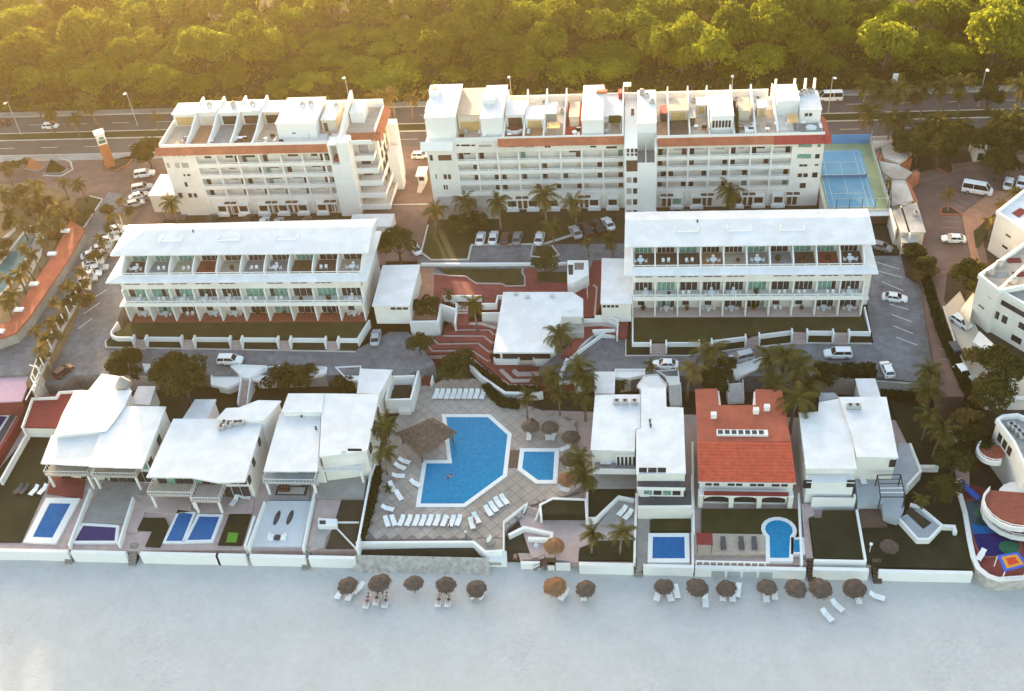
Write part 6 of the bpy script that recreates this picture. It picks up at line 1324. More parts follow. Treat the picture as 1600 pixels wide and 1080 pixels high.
for u, k, c, l in ((1050,'hatch','white','leftmost white car before the right hotel wing'),(1071,'suv','black','black car before the right hotel wing, left one'),(1092,'hatch','brown','brown car before the right hotel wing'),(1117,'hatch','silver','silver car before the right hotel wing'),(1150,'hatch','red','red car before the right hotel wing'),(1174,'hatch','blue','pale blue car before the right hotel wing'),(1192,'suv','black','black car before the right hotel wing, right one'),(1212,'sedan','white','white car under the right hotel corner, left one'),(1232,'sedan','white','white car under the right hotel corner, right one')): car(u, 339, 0, k, c, 92, l)
for u, v, c, l in ((330,344,'black','black car behind the left terraced roof, left one'),(388,344,'black','black car behind the left terraced roof, middle'),(412,348,'white','white car behind the left terraced roof'),(434,349,'silver','silver car behind the left terraced roof'),(478,348,'brown','brown car behind the left terraced roof')): car(u, v, 0, 'sedan', c, 88, l)
# left car park
lp = [(226,272,'suv','white',15),(222,294,'suv','silver',20),(217,306,'sedan','white',25),(238,305,'hatch','grey',30),(184,360,'suv','white',20),(170,375,'sedan','white',22),(157,388,'sedan','silver',22),(143,398,'sedan','white',22),(163,396,'hatch','grey',22),(145,411,'sedan','white',22),(152,420,'sedan','silver',20),(141,429,'sedan','white',20),(137,437,'hatch','silver',20),(124,452,'sedan','white',22),(118,460,'hatch','grey',22),(212,318,'hatch','silver',25)]
for i, (u, v, k, c, a) in enumerate(lp): car(u, v, 0, k, c, a, '%s car, %s from the top of the crowded left car park' % (c, ORD[i]), 'cars in the left car park')
for i in range(8):    # stall lines on the drives
    p = P(1345+i*0, 0, 0) if False else None
rd = bpy.data.objects['right_drive']; ld = bpy.data.objects['left_drive']
def zline(mesh_pts, y):  # level of the drives at y
    if y >= 166: return 0
    if y >= 156: return -.075*(166-y)
    return -.75 - .75*(156-y)/8.6 if y > 147.6 else ZS
for (u0,v0,u1,v1) in ((1369,414,1405,425),(1372,428,1410,437),(1377,443,1411,456),(1390,475,1420,483),(1394,490,1425,500),(1397,506,1428,517),(1401,522,1434,533)):
    a, b_ = P(u0,v0,-.6), P(u1,v1,-.6); m_ = MB(); d = (b_-a).normalized(); n = Vector((-d.y,d.x,0))*.07
    m_.add([(q.x,q.y,zline(0,q.y)+.02) for q in (a-n, b_-n, b_+n, a+n)], [(0,1,2,3)]); m_.build('stall_line', PLINE, rd)
for (u0,v0,u1,v1) in ((168,455,140,470),(157,473,130,490),(143,496,120,511),(132,518,110,533)):
    a, b_ = P(u0,v0,-.6), P(u1,v1,-.6); m_ = MB(); d = (b_-a).normalized(); n = Vector((-d.y,d.x,0))*.07
    m_.add([(q.x,q.y,zline(0,q.y)+.02) for q in (a-n, b_-n, b_+n, a+n)], [(0,1,2,3)]); m_.build('stall_line', PLINE, ld)
bl = bpy.data.objects['brick_lane']
for (u0,v0,u1,v1) in ((1472,338,1500,340),(1474,346,1502,348),(1472,355,1502,357),(1490,318,1508,327),(1498,312,1516,321),(1440,285,1505,262),(1440,425,1490,425),(1465,545,1495,545),(1470,562,1498,562)):
    a, b_ = P(u0,v0,0), P(u1,v1,0); m_ = MB(); d = (b_-a).normalized(); n = Vector((-d.y,d.x,0))*.06
    m_.add([(q.x,q.y,.006) for q in (a-n, b_-n, b_+n, a+n)], [(0,1,2,3)]); m_.build('stall_line', mat('faded_paint', (.32,.24,.21), .9, .1, 1) if 'faded_paint' not in MATS else MATS['faded_paint'], bl)
# hotel lawns, kerbs and walks before the centre block
garden('hotel_lawn', [(-28.5,176.4),(-28.5,185.2),(-4.5,185.2),(-6.0,182.5),(-18,176.4)], .06)
garden('lane_island', [(-43.2,182.5),(-43.2,173.6),(-41.0,171.2),(-33.8,171.2),(-33.8,176.2),(-29.5,176.4),(-29.5,184.5)], .1)
struct('island_kerb', MB().strip([(-43.3,183),(-43.3,173.5),(-41.0,171.0),(-33.5,171.0),(-33.4,175.9),(-19.0,175.9),(-7,182.3)], .35, -.2, .18), KERB)
garden('palm_island', [(-20.9,172.0),(-18.2,171.2),(-15.8,172.2),(-17.4,175.0),(-20.2,175.4)], .12); struct('palm_island_kerb', MB().strip([(-21.0,175.4),(-21.2,172.0),(-18.2,171.0),(-15.6,172.2),(-17.2,175.4)], .25, -.2, .2), KERB)
for x0_, x1_ in ((7.2,12.2),(14.8,20.2),(22.6,27.4),(28.6,31.6)): garden('entrance_lawn', [(x0_,184.8),(x1_,184.8),(x1_,187.6),(x0_,187.6)], .06)
garden('left_hotel_lawn', [(-98.5,181),(-95.5,187.2),(-94.2,187.2),(-94.6,181)], .08); garden('left_hotel_lawn', [(-64,183),(-58.5,183),(-58,186.5),(-64,186.8)], .08)
struct('lane_rumble', MB().box(-62,-43.6,190.6,191.0,0,.03), KERB)
gh = thing('guard_booth', 'small white guard booth on the lane between the hotels', 'booth', tuple(P(659,278,0))); p = P(659,268,2.6); part(gh, 'wall', W_WALL, (p.x-.8,p.x+.8,p.y-1.3,p.y+1.3,0,2.45)); part(gh, 'roof', W_ROOF, (p.x-1.1,p.x+1.1,p.y-1.9,p.y+1.9,2.45,2.65)); pane(gh, p.x-.55,p.x+.55,1.1,2.0,p.y-1.3); MB().prism([(p.x-.7,p.y-4.6),(p.x+.2,p.y-4.6),(p.x+.8,p.y-1.35),(p.x-.8,p.y-1.35)], 0,.25).build('island', KERB, gh)
# ================================================================== STREET LAMPS
def lamp_proto():
    t = thing('street_lamp', 'lamp', 'street lamp', local=True); MB().tube([(0,0,-.2),(0,0,9.6)], [.15,.08], 8).build('pole', METAL, t); MB().tube([(0,0,9.5),(.1,-.5,9.95),(.1,-1.3,10.05)], .05, 6).build('arm', METAL, t); part(t, 'lamp_head', PLAST, (-.22,.4,-1.75,-1.05,9.9,10.08)); MB().lathe((0,0,-.2), [(.3,0),(.3,.4),(.18,.5)], 10).build('base', CONC, t); return t
LP_ = lamp_proto()
for u, v, l in ((33,210,'leftmost street lamp on the median'),(215,196,'street lamp above the orange pylon sign'),(549,172,'street lamp behind the left hotel block'),(801,172,'street lamp behind the centre penthouses'),(1142,172,'street lamp behind the right hotel penthouses'),(1294,176,'street lamp beside the white van'),(1528,165,'street lamp at the upper right palms')):
    p = P(u, v, .1); place(LP_, (p.x, p.y, .1), rv_.uniform(-.3,.3), .92, l, 'boulevard street lamps')
def sign(label, u, v, w, hgt, zc_, face):
    p = P(u, v, zc_); t = thing('road_sign', label, 'road sign', (p.x, p.y, 0)); part(t, 'panel', face, (p.x-w/2, p.x+w/2, p.y-.05, p.y+.05, zc_-hgt/2, zc_+hgt/2)); part(t, 'post', METAL, (p.x-.08, p.x+.08, p.y+.06, p.y+.2, 0, zc_+hgt/2)); return t
sign('small pale sign panel on a post at the woodland edge', 980, 132, 1.8, 1.1, 7.5, PLAST)
t = sign('tall leaning pale sign frame among the upper right palms', 1399, 122, 1.2, 2.2, 7.0, PLAST)
# ================================================================== PARASOLS AND LOUNGERS
def palapa_proto(seed, R, m, h=2.1):
    rnd = random.Random(seed); t = thing('thatched_parasol', 'palapa', 'parasol', local=True)
    MB().tube([(0,0,-.4),(0,0,h+.5)], .09, 7).build('pole', WOOD, t)
    prof = [(R,0),(R*.97,.1),(R*.7,.34),(R*.68,.42),(R*.36,.68),(R*.34,.76),(.12,1.0),(.03,1.1)]
    n = 26; mb = MB(); jit = [rnd.uniform(.92,1.06) for _ in range(n)]
    for r, z in prof:
        for k in range(n): a = 2*math.pi*k/n; rr = r*(jit[k] if r > R*.5 else 1)*rnd.uniform(.98,1.02); mb.v.append((rr*math.cos(a), rr*math.sin(a), h+z))
    for i in range(len(prof)-1):
        for k in range(n): mb.f.append((i*n+k, i*n+(k+1)%n, (i+1)*n+(k+1)%n, (i+1)*n+k))
    mb.f.append(tuple((len(prof)-1)*n+k for k in range(n))); mb.f.append(tuple(range(n))[::-1])
    mb.build('thatch', m, t)
    fr = MB()
    for k in range(90):
        a = rnd.uniform(0,6.28); r = R*rnd.choice((.99,.99,.72)); z = h+(.05 if r > R*.9 else .4); d = Vector((math.cos(a), math.sin(a), 0)); s = Vector((-d.y,d.x,0))*.06; q = d*r+Vector((0,0,z)); e = q+d*rnd.uniform(.08,.26)+Vector((0,0,-rnd.uniform(.12,.32)))
        fr.add([q-s, q+s, e], [(0,1,2)])
    o = fr.build('fringe', m, t); o['kind'] = 'stuff'; return t
PA = [palapa_proto(s, 1.55, THATCH) for s in (1,2,3)]; PW = palapa_proto(5, 1.75, THATCHW)
for i, u in enumerate((544,594,645,694,745)): p = P(u, (911,912,910,912,915)[i], ZB+2.5); place(PA[i % 3], (p.x, p.y, beach_z(p.x,p.y)), i*1.3, (1.0,1.14,.96,1.0,.98)[i], '%s thatched beach parasol from the left' % ORD[i], 'beach parasols', tilt=(R_((3,-5,6,-2,4)[i]), R_((-4,5,2,-6,3)[i])))
p = P(867,914,ZB+2.5); place(PW, (p.x,p.y,beach_z(p.x,p.y)), .4, 1.0, 'orange-brown thatched beach parasol below the court stair', 'beach parasols')
for i, u in enumerate((917,1038,1087,1138,1198,1242,1282,1337)): p = P(u, 915, ZB+2.5); place(PA[i % 3], (p.x,p.y,beach_z(p.x,p.y)), i*.9, (.95,.95,1.05,.95,.95,1.02,1.08,1.05)[i], '%s thatched beach parasol from the left' % ORD[i+6], 'beach parasols', tilt=(R_((4,-3,6,-5,2,-6,3,5)[i]), R_((-5,4,-2,6,-4,3,5,-3)[i])))
PD = palapa_proto(8, 1.55, THATCHW, 2.0)
for u, v, l in ((829,664,'left thatched parasol above the small five-sided pool'),(859,666,'middle thatched parasol above the small five-sided pool'),(892,681,'right thatched parasol above the small five-sided pool'),(889,716,'thatched parasol right of the small pool, upper'),(885,746,'thatched parasol right of the small pool, lower')): p = P(u, v, ZD+2.4); place(PA[1] if u != 885 else PD, (p.x,p.y,ZD), u, .98, l, 'deck parasols')
p = P(866,850,-5.5+2.4); place(PW, (p.x,p.y,-5.5), 1.0, .9, 'ragged orange-brown parasol in the sunken court', 'deck parasols')
p = P(1390,853,ZD+1.6); place(PA[2], (p.x,p.y,ZD), 1.0, (.85,.85,.7), 'low dark thatched parasol on the right dark lawn', 'lawn parasols')
# large thatched pool bar
tb = thing('thatched_pavilion', 'large four-sided thatched roof beside the turquoise pool', 'pavilion', tuple(zp(380,400,ZD)))
zb_ = ZD+2.6; c4 = [zp(*a, zb_) for a in ((222,348),(345,465),(537,345),(420,270))]
cm = (c4[0]+c4[2])/2; cm2 = (c4[0]+c4[1]+c4[2]+c4[3])/4; ap = Vector((cm2.x+.6, cm2.y+.2, zb_+3.4)); rnd = random.Random(3)
mb = MB()
rows = 9; nseg = 12
for f in range(4):
    a, b_ = c4[f], c4[(f+1) % 4]; base = len(mb.v)
    for r in range(rows+1):
        for two in (0,1):
            t_ = min(1, (r+two*.02)/rows)
            for k in range(nseg+1):
                q = a.lerp(b_, k/nseg).lerp(ap, t_*.97); nz = mnoise.noise(q*1.3)*.1
                mb.v.append((q.x+nz, q.y+nz, q.z + (.0 if two else -.14) + nz*.6 + (0 if 0 < k < nseg else -nz*.6)))
    wv = nseg+1
    for r in range(rows*2+1):
        for k in range(nseg): b0 = base+r*wv; mb.f.append((b0+k, b0+k+1, b0+wv+k+1, b0+wv+k))
mb.build('thatch', mat('thatch_pavilion', (.14,.10,.075), .95, .35, 1.6, bump=.8, bscale=7), tb)
for q in c4: k = q.lerp(Vector((cm2.x, cm2.y, q.z)), .18); MB().tube([(k.x,k.y,ZD-.2),(k.x,k.y,zb_+.3)], .12, 7).build('post', WOOD, tb)
k = cm2; MB().obox((k.x,k.y), (1,.3), 1.8, .6, ZD, ZD+1.1).build('bar_counter', TERR, tb); MB().obox((k.x,k.y), (1,.3), 1.95, .75, ZD+1.1, ZD+1.18).build('counter_top', PLAST, tb)
# loungers
def lounger_proto(m, name='sun_lounger'):
    t = thing(name, 'lounger', 'sun lounger', local=True); mb = MB()
    mb.box(-.36,.36,-1.0,.35,.28,.35); o = mb.build('seat', m, t)
    b = MB(); b.add([(-.36,.35,.28),(.36,.35,.28),(.36,1.0,.68),(-.36,1.0,.68),(-.36,.35,.35),(.36,.35,.35),(.36,.97,.75),(-.36,.97,.75)], [(3,2,1,0),(4,5,6,7),(0,1,5,4),(1,2,6,5),(2,3,7,6),(3,0,4,7)]); b.build('backrest', m, t)
    for x in (-.33,.27):
        for y in (-.85,.25): part(t, 'leg', m, (x,x+.06,y,y+.06,-.05,.28))
    for x in (-.40,.36): part(t, 'side_rail', m, (x,x+.04,-1.02,.4,.25,.36))
    return t
LW = lounger_proto(PLAST); LDK = lounger_proto(DGT)
def lounge(p, rz, label, group=None, pr=None, sc=1.05, z=None): return place(pr or LW, (p.x, p.y, p.z if z is None else z), R_(rz), sc, label, group)
for i, (a, b_) in enumerate(((430,152),(458,152),(488,153),(518,153),(547,153),(577,153),(606,153),(637,153),(669,153))): lounge(zp(a,b_,ZD+.3), -10, '%s white lounger from left in the row of nine' % ORD[i], 'row of nine loungers', z=ZD, sc=1.08)
for i, (a, b_) in enumerate(((178,803),(212,798),(253,798),(290,798),(328,798),(362,798),(398,797),(434,797),(472,800),(512,800),(545,797))): lounge(zp(a,b_,ZD+.3), 25 if i < 2 else -12, '%s white lounger from left in the row before the sea parapet' % ORD[i], 'seaward lounger row', z=ZD, sc=1.0)
for a, b_, r, l in ((268,493,70,'uppermost lounger left of the large pool'),(246,521,65,'second lounger left of the large pool'),(238,568,90,'third lounger left of the large pool'),(325,607,60,'lounger touching the left pool coping'),(205,625,30,'lounger beside the tiny palm'),(240,670,35,'lounger right of the tiny palm'),(183,735,75,'lounger above the left end of the seaward row'),(778,690,35,'uppermost lounger on the diagonal pool side'),(748,705,35,'second lounger on the diagonal pool side'),(723,728,35,'third lounger on the diagonal pool side'),(697,748,35,'lowest lounger on the diagonal pool side'),(635,785,30,'lounger right of the seaward row, upper'),(612,812,20,'lounger right of the seaward row, lower'),(1092,425,-60,'lounger above the right end of the small pool'),(1080,635,70,'lounger below the right end of the small pool'),(1110,518,80,'lounger between parasols right of the small pool'),(905,362,0,'lounger under the left deck parasol'),(1000,362,10,'left lounger under the middle deck parasol'),(1028,362,-10,'right lounger under the middle deck parasol'),(965,935,70,'lounger beside the ragged parasol of the court')): lounge(zp(a,b_,ZD+.3 if b_ < 900 else -5.2), r, l, 'scattered deck loungers', z=ZD if b_ < 900 else -5.5)
for a, b_, pr, l in ((90,662,LDK,'leftmost dark lounger on the left yard lawn'),(118,662,LDK,'second dark lounger on the left yard lawn'),(165,668,LW,'first white lounger on the left yard lawn'),(207,664,LW,'second white lounger on the left yard lawn')): lounge(zH1(a,b_,ZD+.3), -20, l, 'left yard loungers', pr, z=ZD)
for a, b_, r, l in ((1130,718,-15,'tilted white lounger on the terrace by the twin pools'),(1180,697,85,'crosswise white lounger on the terrace by the twin pools')): lounge(zH1(a,b_,ZD+.3), r, l, 'twin pool loungers', z=ZD)
for a, b_, z, l in ((438,518,-1.3,'left lounger on the white house balcony'),(465,518,-1.3,'right lounger on the white house balcony'),(560,785,ZD+.05,'lower lounger on the terrace above the lower lawn'),(532,768,ZD+.05,'upper lounger on the terrace above the lower lawn')): lounge(zH4(a,b_,z+.3), 0 if z > -2 else -35, l, 'white house loungers', z=z)
for a, l in ((1018,'left'),(1105,'middle'),(1168,'right')): lounge(zH4(a,925,ZD+.3), 0, '%s dark lounger beside the keyhole pool' % l, 'keyhole pool loungers', LDK, z=ZD+.04)
lounge(zH5(398,535,-2.7), 10, 'lone lounger on the pale terrace of the rightmost house', None, z=-3.0)
p = zH5(898,858,ZD+.4); lounge(p, -35, 'white lounger beside the coloured shade at the kidney pool', None, z=ZD+.15)
bl_ = ((531,927,-15,'left lounger under the first beach parasol'),(547,930,-10,'lower lounger under the first beach parasol'),(561,920,-35,'slanted lounger right of the first beach parasol'),(574,942,-5,'left lounger below the second beach parasol, occupied'),(589,937,-3,'middle lounger below the second beach parasol, occupied'),(603,941,-3,'right lounger below the second beach parasol, occupied'),(686,940,-3,'left lounger below the fourth beach parasol, occupied'),(701,940,-5,'right lounger below the fourth beach parasol, occupied'),(738,927,20,'left lounger under the fifth beach parasol'),(753,928,-20,'right lounger under the fifth beach parasol'),(881,930,-25,'slanted lounger right of the orange-brown parasol'),(912,930,5,'lounger under the seventh beach parasol'),(1028,931,-15,'left lounger under the eighth beach parasol'),(1046,931,15,'middle lounger under the eighth beach parasol'),(1057,926,8,'right lounger beside the eighth beach parasol'),(1102,940,0,'lounger below the ninth beach parasol'),(1129,930,0,'left lounger under the tenth beach parasol'),(1144,931,0,'middle lounger under the tenth beach parasol'),(1153,924,-10,'right lounger beside the tenth beach parasol'),(1197,932,0,'left lounger under the eleventh beach parasol'),(1210,928,0,'right lounger under the eleventh beach parasol'),(1292,962,35,'lower of two loungers lying out on the open sand'),(1308,947,40,'upper of two loungers lying out on the open sand'),(1370,933,70,'crosswise lounger right of the last beach parasol'),(1341,934,0,'lounger under the last beach parasol'))
for u, v, r, l in bl_: p = P(u, v, ZB+.1); lounge(p, r, l, 'beach loungers', z=beach_z(p.x,p.y)+.02, sc=1.1)
# ================================================================== PEOPLE
SKIN = mat('skin', (.42,.24,.17), .6, .08, 4, obj=True)
CLOTH = {k: mat('swimwear_'+k, c, .8, .1, 4, obj=True) for k, c in dict(black=(.02,.02,.025), red=(.35,.06,.06), blue=(.04,.07,.2), pink=(.55,.28,.26)).items()}
HAIR = mat('dark_hair', (.025,.017,.012), .7, .2, 5, obj=True)
def person_proto(pose):
    """one continuous skin from a posed joint graph, with hair and swimwear as children"""
    if pose == 'lie':   # on the back along -y (feet) to +y (head), following a lounger with a raised back
        J = dict(pel=(0,.1,.46), bel=(0,.35,.5), che=(0,.62,.68), nec=(0,.78,.78), hea=(0,.92,.87), hl=(.11,.06,.46), hr=(-.11,.06,.46), kl=(.13,-.36,.5), kr=(-.12,-.3,.58), al=(.13,-.78,.42), ar=(-.12,-.7,.42), tl=(.15,-.82,.55), tr=(-.13,-.74,.55), sl=(.2,.68,.7), sr=(-.2,.68,.7), el=(.33,.45,.58), er=(-.34,.5,.56), wl=(.32,.22,.5), wr=(-.36,.27,.48))
    elif pose == 'swim':
        J = dict(pel=(0,0,-.05), bel=(0,.2,0), che=(0,.42,.03), nec=(0,.58,.06), hea=(0,.72,.12), hl=(.1,-.04,-.06), hr=(-.1,-.04,-.06), kl=(.14,-.42,-.1), kr=(-.13,-.45,-.05), al=(.16,-.8,-.08), ar=(-.18,-.85,-.1), tl=(.17,-.95,-.1), tr=(-.19,-1.0,-.12), sl=(.2,.46,.04), sr=(-.2,.46,.04), el=(.45,.6,.02), er=(-.42,.28,0), wl=(.5,.88,.02), wr=(-.5,.05,0))
    else:
        J = dict(pel=(0,0,.92), bel=(0,.0,1.1), che=(0,.02,1.32), nec=(0,.02,1.48), hea=(0,-.02,1.63), hl=(.1,0,.9), hr=(-.1,0,.9), kl=(.11,-.16,.5), kr=(-.11,.06,.48), al=(.11,-.18,.09), ar=(-.11,.26,.1), tl=(.12,-.34,.04), tr=(-.12,.12,.04), sl=(.2,.02,1.4), sr=(-.2,.02,1.4), el=(.27,.08,1.12), er=(-.28,-.08,1.12), wl=(.27,-.06,.88), wr=(-.3,-.24,.92))
    rad = dict(pel=.15, bel=.13, che=.15, nec=.055, hea=.1, hl=.095, hr=.095, kl=.06, kr=.06, al=.042, ar=.042, tl=.035, tr=.035, sl=.065, sr=.065, el=.043, er=.043, wl=.03, wr=.03)
    E_ = [('pel','bel'),('bel','che'),('che','nec'),('nec','hea'),('pel','hl'),('pel','hr'),('hl','kl'),('hr','kr'),('kl','al'),('kr','ar'),('al','tl'),('ar','tr'),('che','sl'),('che','sr'),('sl','el'),('sr','er'),('el','wl'),('er','wr')]
    ks = list(J); vs_ = [J[k] for k in ks]; rs = [rad[k] for k in ks]; es = [(ks.index(a), ks.index(b_)) for a, b_ in E_]
    for s, w, e in (('l','wl','el'), ('r','wr','er')):   # five short fingers rooted in the palm
        W = Vector(J[w]); d = (W-Vector(J[e])).normalized(); n = d.cross(Vector((0,0,1))); n = n.normalized() if n.length > .1 else Vector((1,0,0))
        pi = len(vs_); vs_.append(tuple(W+d*.08)); rs.append(.032); es.append((ks.index(w), pi))
        for f in range(5):
            off = (f-2)*.02; ln = (.05,.085,.095,.088,.07)[f]; k1 = len(vs_); base = W+d*(.11 if f else .07)+n*off*(1.2 if f else 2.0)
            vs_ += [tuple(base), tuple(base+d*ln+n*off*(.3 if f else 1.2)+Vector((0,0,-.015)))]; rs += [.011,.009]; es += [(pi,k1),(k1,k1+1)]
    me = bpy.data.meshes.new('body'); me.from_pydata(vs_, es, []); ob = bpy.data.objects.new('tmp_body', me); C.objects.link(ob)
    md = ob.modifiers.new('s','SKIN'); sv = me.skin_vertices[0].data
    for i, r in enumerate(rs): sv[i].radius = (r, r*(.75 if ks[i] in ('bel','che') else 1) if i < len(ks) else r)
    sv[0].use_root = True; ob.modifiers.new('u','SUBSURF').levels = 1
    dg = bpy.context.evaluated_depsgraph_get(); m2 = bpy.data.meshes.new_from_object(ob.evaluated_get(dg)); bpy.data.objects.remove(ob); m2.materials.clear(); m2.materials.append(SKIN); m2.name = 'body'
    m2.polygons.foreach_set('use_smooth', [True]*len(m2.polygons))
    return J, m2
def person(pose, col, loc, rz, label, sc=1.05):
    if pose not in PP_: PP_[pose] = person_proto(pose)
    J, me = PP_[pose]; t = thing('person', label, 'person', local=True); link('body', me, t)
    h = Vector(J['hea']); bm = bmesh.new(); bmesh.ops.create_icosphere(bm, subdivisions=2, radius=.115, matrix=Matrix.Translation(h+(Vector((0,.03,.03)) if pose != 'walk' else Vector((0,.03,.03))))); me2 = bpy.data.meshes.new('hair'); bm.to_mesh(me2); bm.free(); me2.materials.append(HAIR); link('hair', me2, t)
    q = [Vector(J[k]) for k in ('hl','pel','hr')]; c = MB().tube([q[0].lerp(Vector(J['kl']),.3), q[0], q[1]], [.115,.135,.165], 10).tube([q[2].lerp(Vector(J['kr']),.3), q[2], q[1]], [.115,.135,.165], 10)
    if col in ('pink','red'): c.tube([Vector(J['bel']).lerp(Vector(J['che']), .5), Vector(J['che']).lerp(Vector(J['nec']), .3)], [.165,.15], 10)
    o = c.build('swimwear', CLOTH[col], t, True); o['kind'] = 'stuff'
    t.location = loc; t.rotation_euler = (0,0,R_(rz)); t.scale = (sc,)*3; return t
PP_ = {}
for (u, v), r, c, l in (((574,942),-5,'red','person in red lying on the left lounger below the second parasol'),((589,937),-3,'black','person in dark shorts lying on the middle lounger below the second parasol'),((603,941),-3,'blue','person in blue lying on the right lounger below the second parasol'),((686,940),-3,'black','person in dark clothes lying on the left lounger below the fourth parasol'),((701,940),-5,'black','person in dark clothes lying on the right lounger below the fourth parasol')): p = P(u, v, ZB+.1); person('lie', c, (p.x, p.y, beach_z(p.x,p.y)+.06), r, l, 1.15)
p = P(704,742,ZD+.05); person('swim', 'black', (p.x,p.y,ZD+.05), 160, 'swimmer in dark trunks in the large turquoise pool', 1.1)
p = P(806,876,ZB); person('walk', 'pink', (p.x,p.y,beach_z(p.x,p.y)-.02), 20, 'person in pink walking through the beach gate')
p = P(738,816,ZD); person('walk', 'red', (p.x+.5,p.y-.6,ZD), 70, 'person in red standing by the loungers right of the seaward row')
# ================================================================== SMALL BEACH AND DECK THINGS
t = thing('wooden_stair', 'dark wooden stair and landing at the beach below the court', 'stairs', tuple(P(856,888,ZB)))
p = P(859,878,ZB+1.4); part(t, 'landing', WOOD, (p.x-.9,p.x+.9,p.y-.6,p.y+.8,ZB+1.3,ZB+1.4))
for x in (-.85,.75): 
    for y in (-.55,.65): part(t, 'post', WOOD, (p.x+x,p.x+x+.1,p.y+y,p.y+y+.1,ZB-.6,ZB+2.2))
for i in range(5): part(t, 'step', WOOD, (p.x-1.25-i*.32,p.x-.95-i*.32,p.y-.5,p.y+.7,ZB+1.1-.24*i,ZB+1.16-.24*i))
for y in (-.58,.72): MB().tube([(p.x-.8,p.y+y,ZB+2.2),(p.x-2.5,p.y+y,ZB+1.0)], .05, 5).build('handrail', WOOD, t); MB().tube([(p.x-.8,p.y+y,ZB+1.3),(p.x-2.5,p.y+y,ZB-.1)], .06, 5).build('stringer', WOOD, t)
BD = mat('dark_board', (.03,.032,.04), .5, .2, 3)
for a, l in (((255,800),'left dark oval board lying on the white deck'),((318,798),'right dark oval board lying on the white deck')):
    p = zH2(*a, ZD+.3); t = thing('paddle_board', l, 'board', (p.x,p.y,ZD+.25), local=True); n = 20; pts = [(.38*math.cos(2*math.pi*k/n), 1.45*math.sin(2*math.pi*k/n)) for k in range(n)]; MB().prism(pts, 0, .12).build('board', BD, t); MB().prism([(x*.6,y*.55-.15) for x,y in pts], .12, .13).build('deck_pad', DGT, t); part(t, 'fin', BD, (-.02,.02,-1.35,-1.1,.12,.3)); t.rotation_euler = (0,0,R_(-4))
p = zH2(257,893,ZD+.5); t = thing('lounge_set', 'pair of white sofas around a black table on the white deck', 'sofa set', (p.x,p.y,ZD+.25))
for s in (-1,1): o = part(t, 'sofa', PLAST, (p.x+s*1.0-.4,p.x+s*1.0+.4,p.y-.45,p.y+.45,ZD+.25,ZD+.65)); part(o, 'backrest', PLAST, (p.x+s*1.25-.13,p.x+s*1.25+.13,p.y-.45,p.y+.45,ZD+.65,ZD+1.05))
part(t, 'table', DARK, (p.x-.4,p.x+.4,p.y-.4,p.y+.4,ZD+.25,ZD+.62))
p = zH2(325,665,ZD+.3); t = thing('outdoor_rug', 'dark bordered rug under the third beach house balcony', 'rug', (p.x,p.y,ZD+.1)); part(t, 'border', DARK, (p.x-2.6,p.x+2.6,p.y-1.0,p.y+1.0,ZD+.1,ZD+.13)); part(t, 'field', GREYW, (p.x-2.2,p.x+2.2,p.y-.75,p.y+.75,ZD+.13,ZD+.14))
t = thing('outdoor_sofa', 'dark sofa on the bordered rug', 'sofa', (p.x-1.2,p.y,ZD+.14)); part(t, 'seat', BROWN, (p.x-2.0,p.x-.3,p.y-.4,p.y+.5,ZD+.14,ZD+.55)); part(t, 'backrest', BROWN, (p.x-2.0,p.x-.3,p.y+.3,p.y+.5,ZD+.55,ZD+.95))
p = zp(706,912,ZD); t = thing('statue', 'pale sculpture on the deck bastion', 'statue', (p.x,p.y,ZD)); MB().lathe((p.x,p.y,ZD), [(.7,0),(.7,.3),(.5,.35)], 12).build('plinth', CONC, t); MB().tube([(p.x-.3,p.y,ZD+.35),(p.x-.1,p.y,ZD+1.0),(p.x+.2,p.y,ZD+1.5),(p.x+.1,p.y,ZD+1.9)], [.3,.35,.22,.12], 9).build('figure', W_TRIM, t, True)
for a, l in (((500,832),'slim lamp post behind the seaward lounger row'),((588,905),'short dark lamp on the deck corner'),((1147,505),'lamp post at the right of the small pool')): p = zp(*a, ZD); t = thing('garden_lamp', l, 'lamp', (p.x,p.y,ZD)); MB().tube([(p.x,p.y,ZD-.1),(p.x,p.y,ZD+2.2)], .06, 6).build('pole', DARK, t); MB().lathe((p.x,p.y,ZD+2.2), [(.08,0),(.18,.1),(.18,.3),(.05,.4)], 10).build('lantern', PLAST, t)
p = zH5(430,835,ZD+.5); t = thing('garden_lamp', 'white globe lamp beside the square lawn steps', 'lamp', (p.x,p.y,ZD)); MB().tube([(p.x,p.y,ZD-.3),(p.x,p.y,ZD+1.6)], .06, 6).build('pole', PLAST, t); MB().lathe((p.x,p.y,ZD+1.6), [(.05,0),(.25,.15),(.25,.35),(.05,.5)], 10).build('globe', PLAST, t, True)
# red porch roof and furniture left of keyhole pool
p = zH4(928,900,ZD+2.2); t = thing('shade_roof', 'small dark red shade roof left of the keyhole pool', 'shade', (p.x,p.y,ZD)); part(t, 'roof', DKRED, (p.x-1.2,p.x+1.2,p.y-1.1,p.y+1.1,ZD+2.1,ZD+2.2)); [part(t, 'post', WOOD, (p.x+a,p.x+a+.1,p.y+b_,p.y+b_+.1,ZD-.1,ZD+2.1)) for a in (-1.1,1.0) for b_ in (-1.0,.9)]
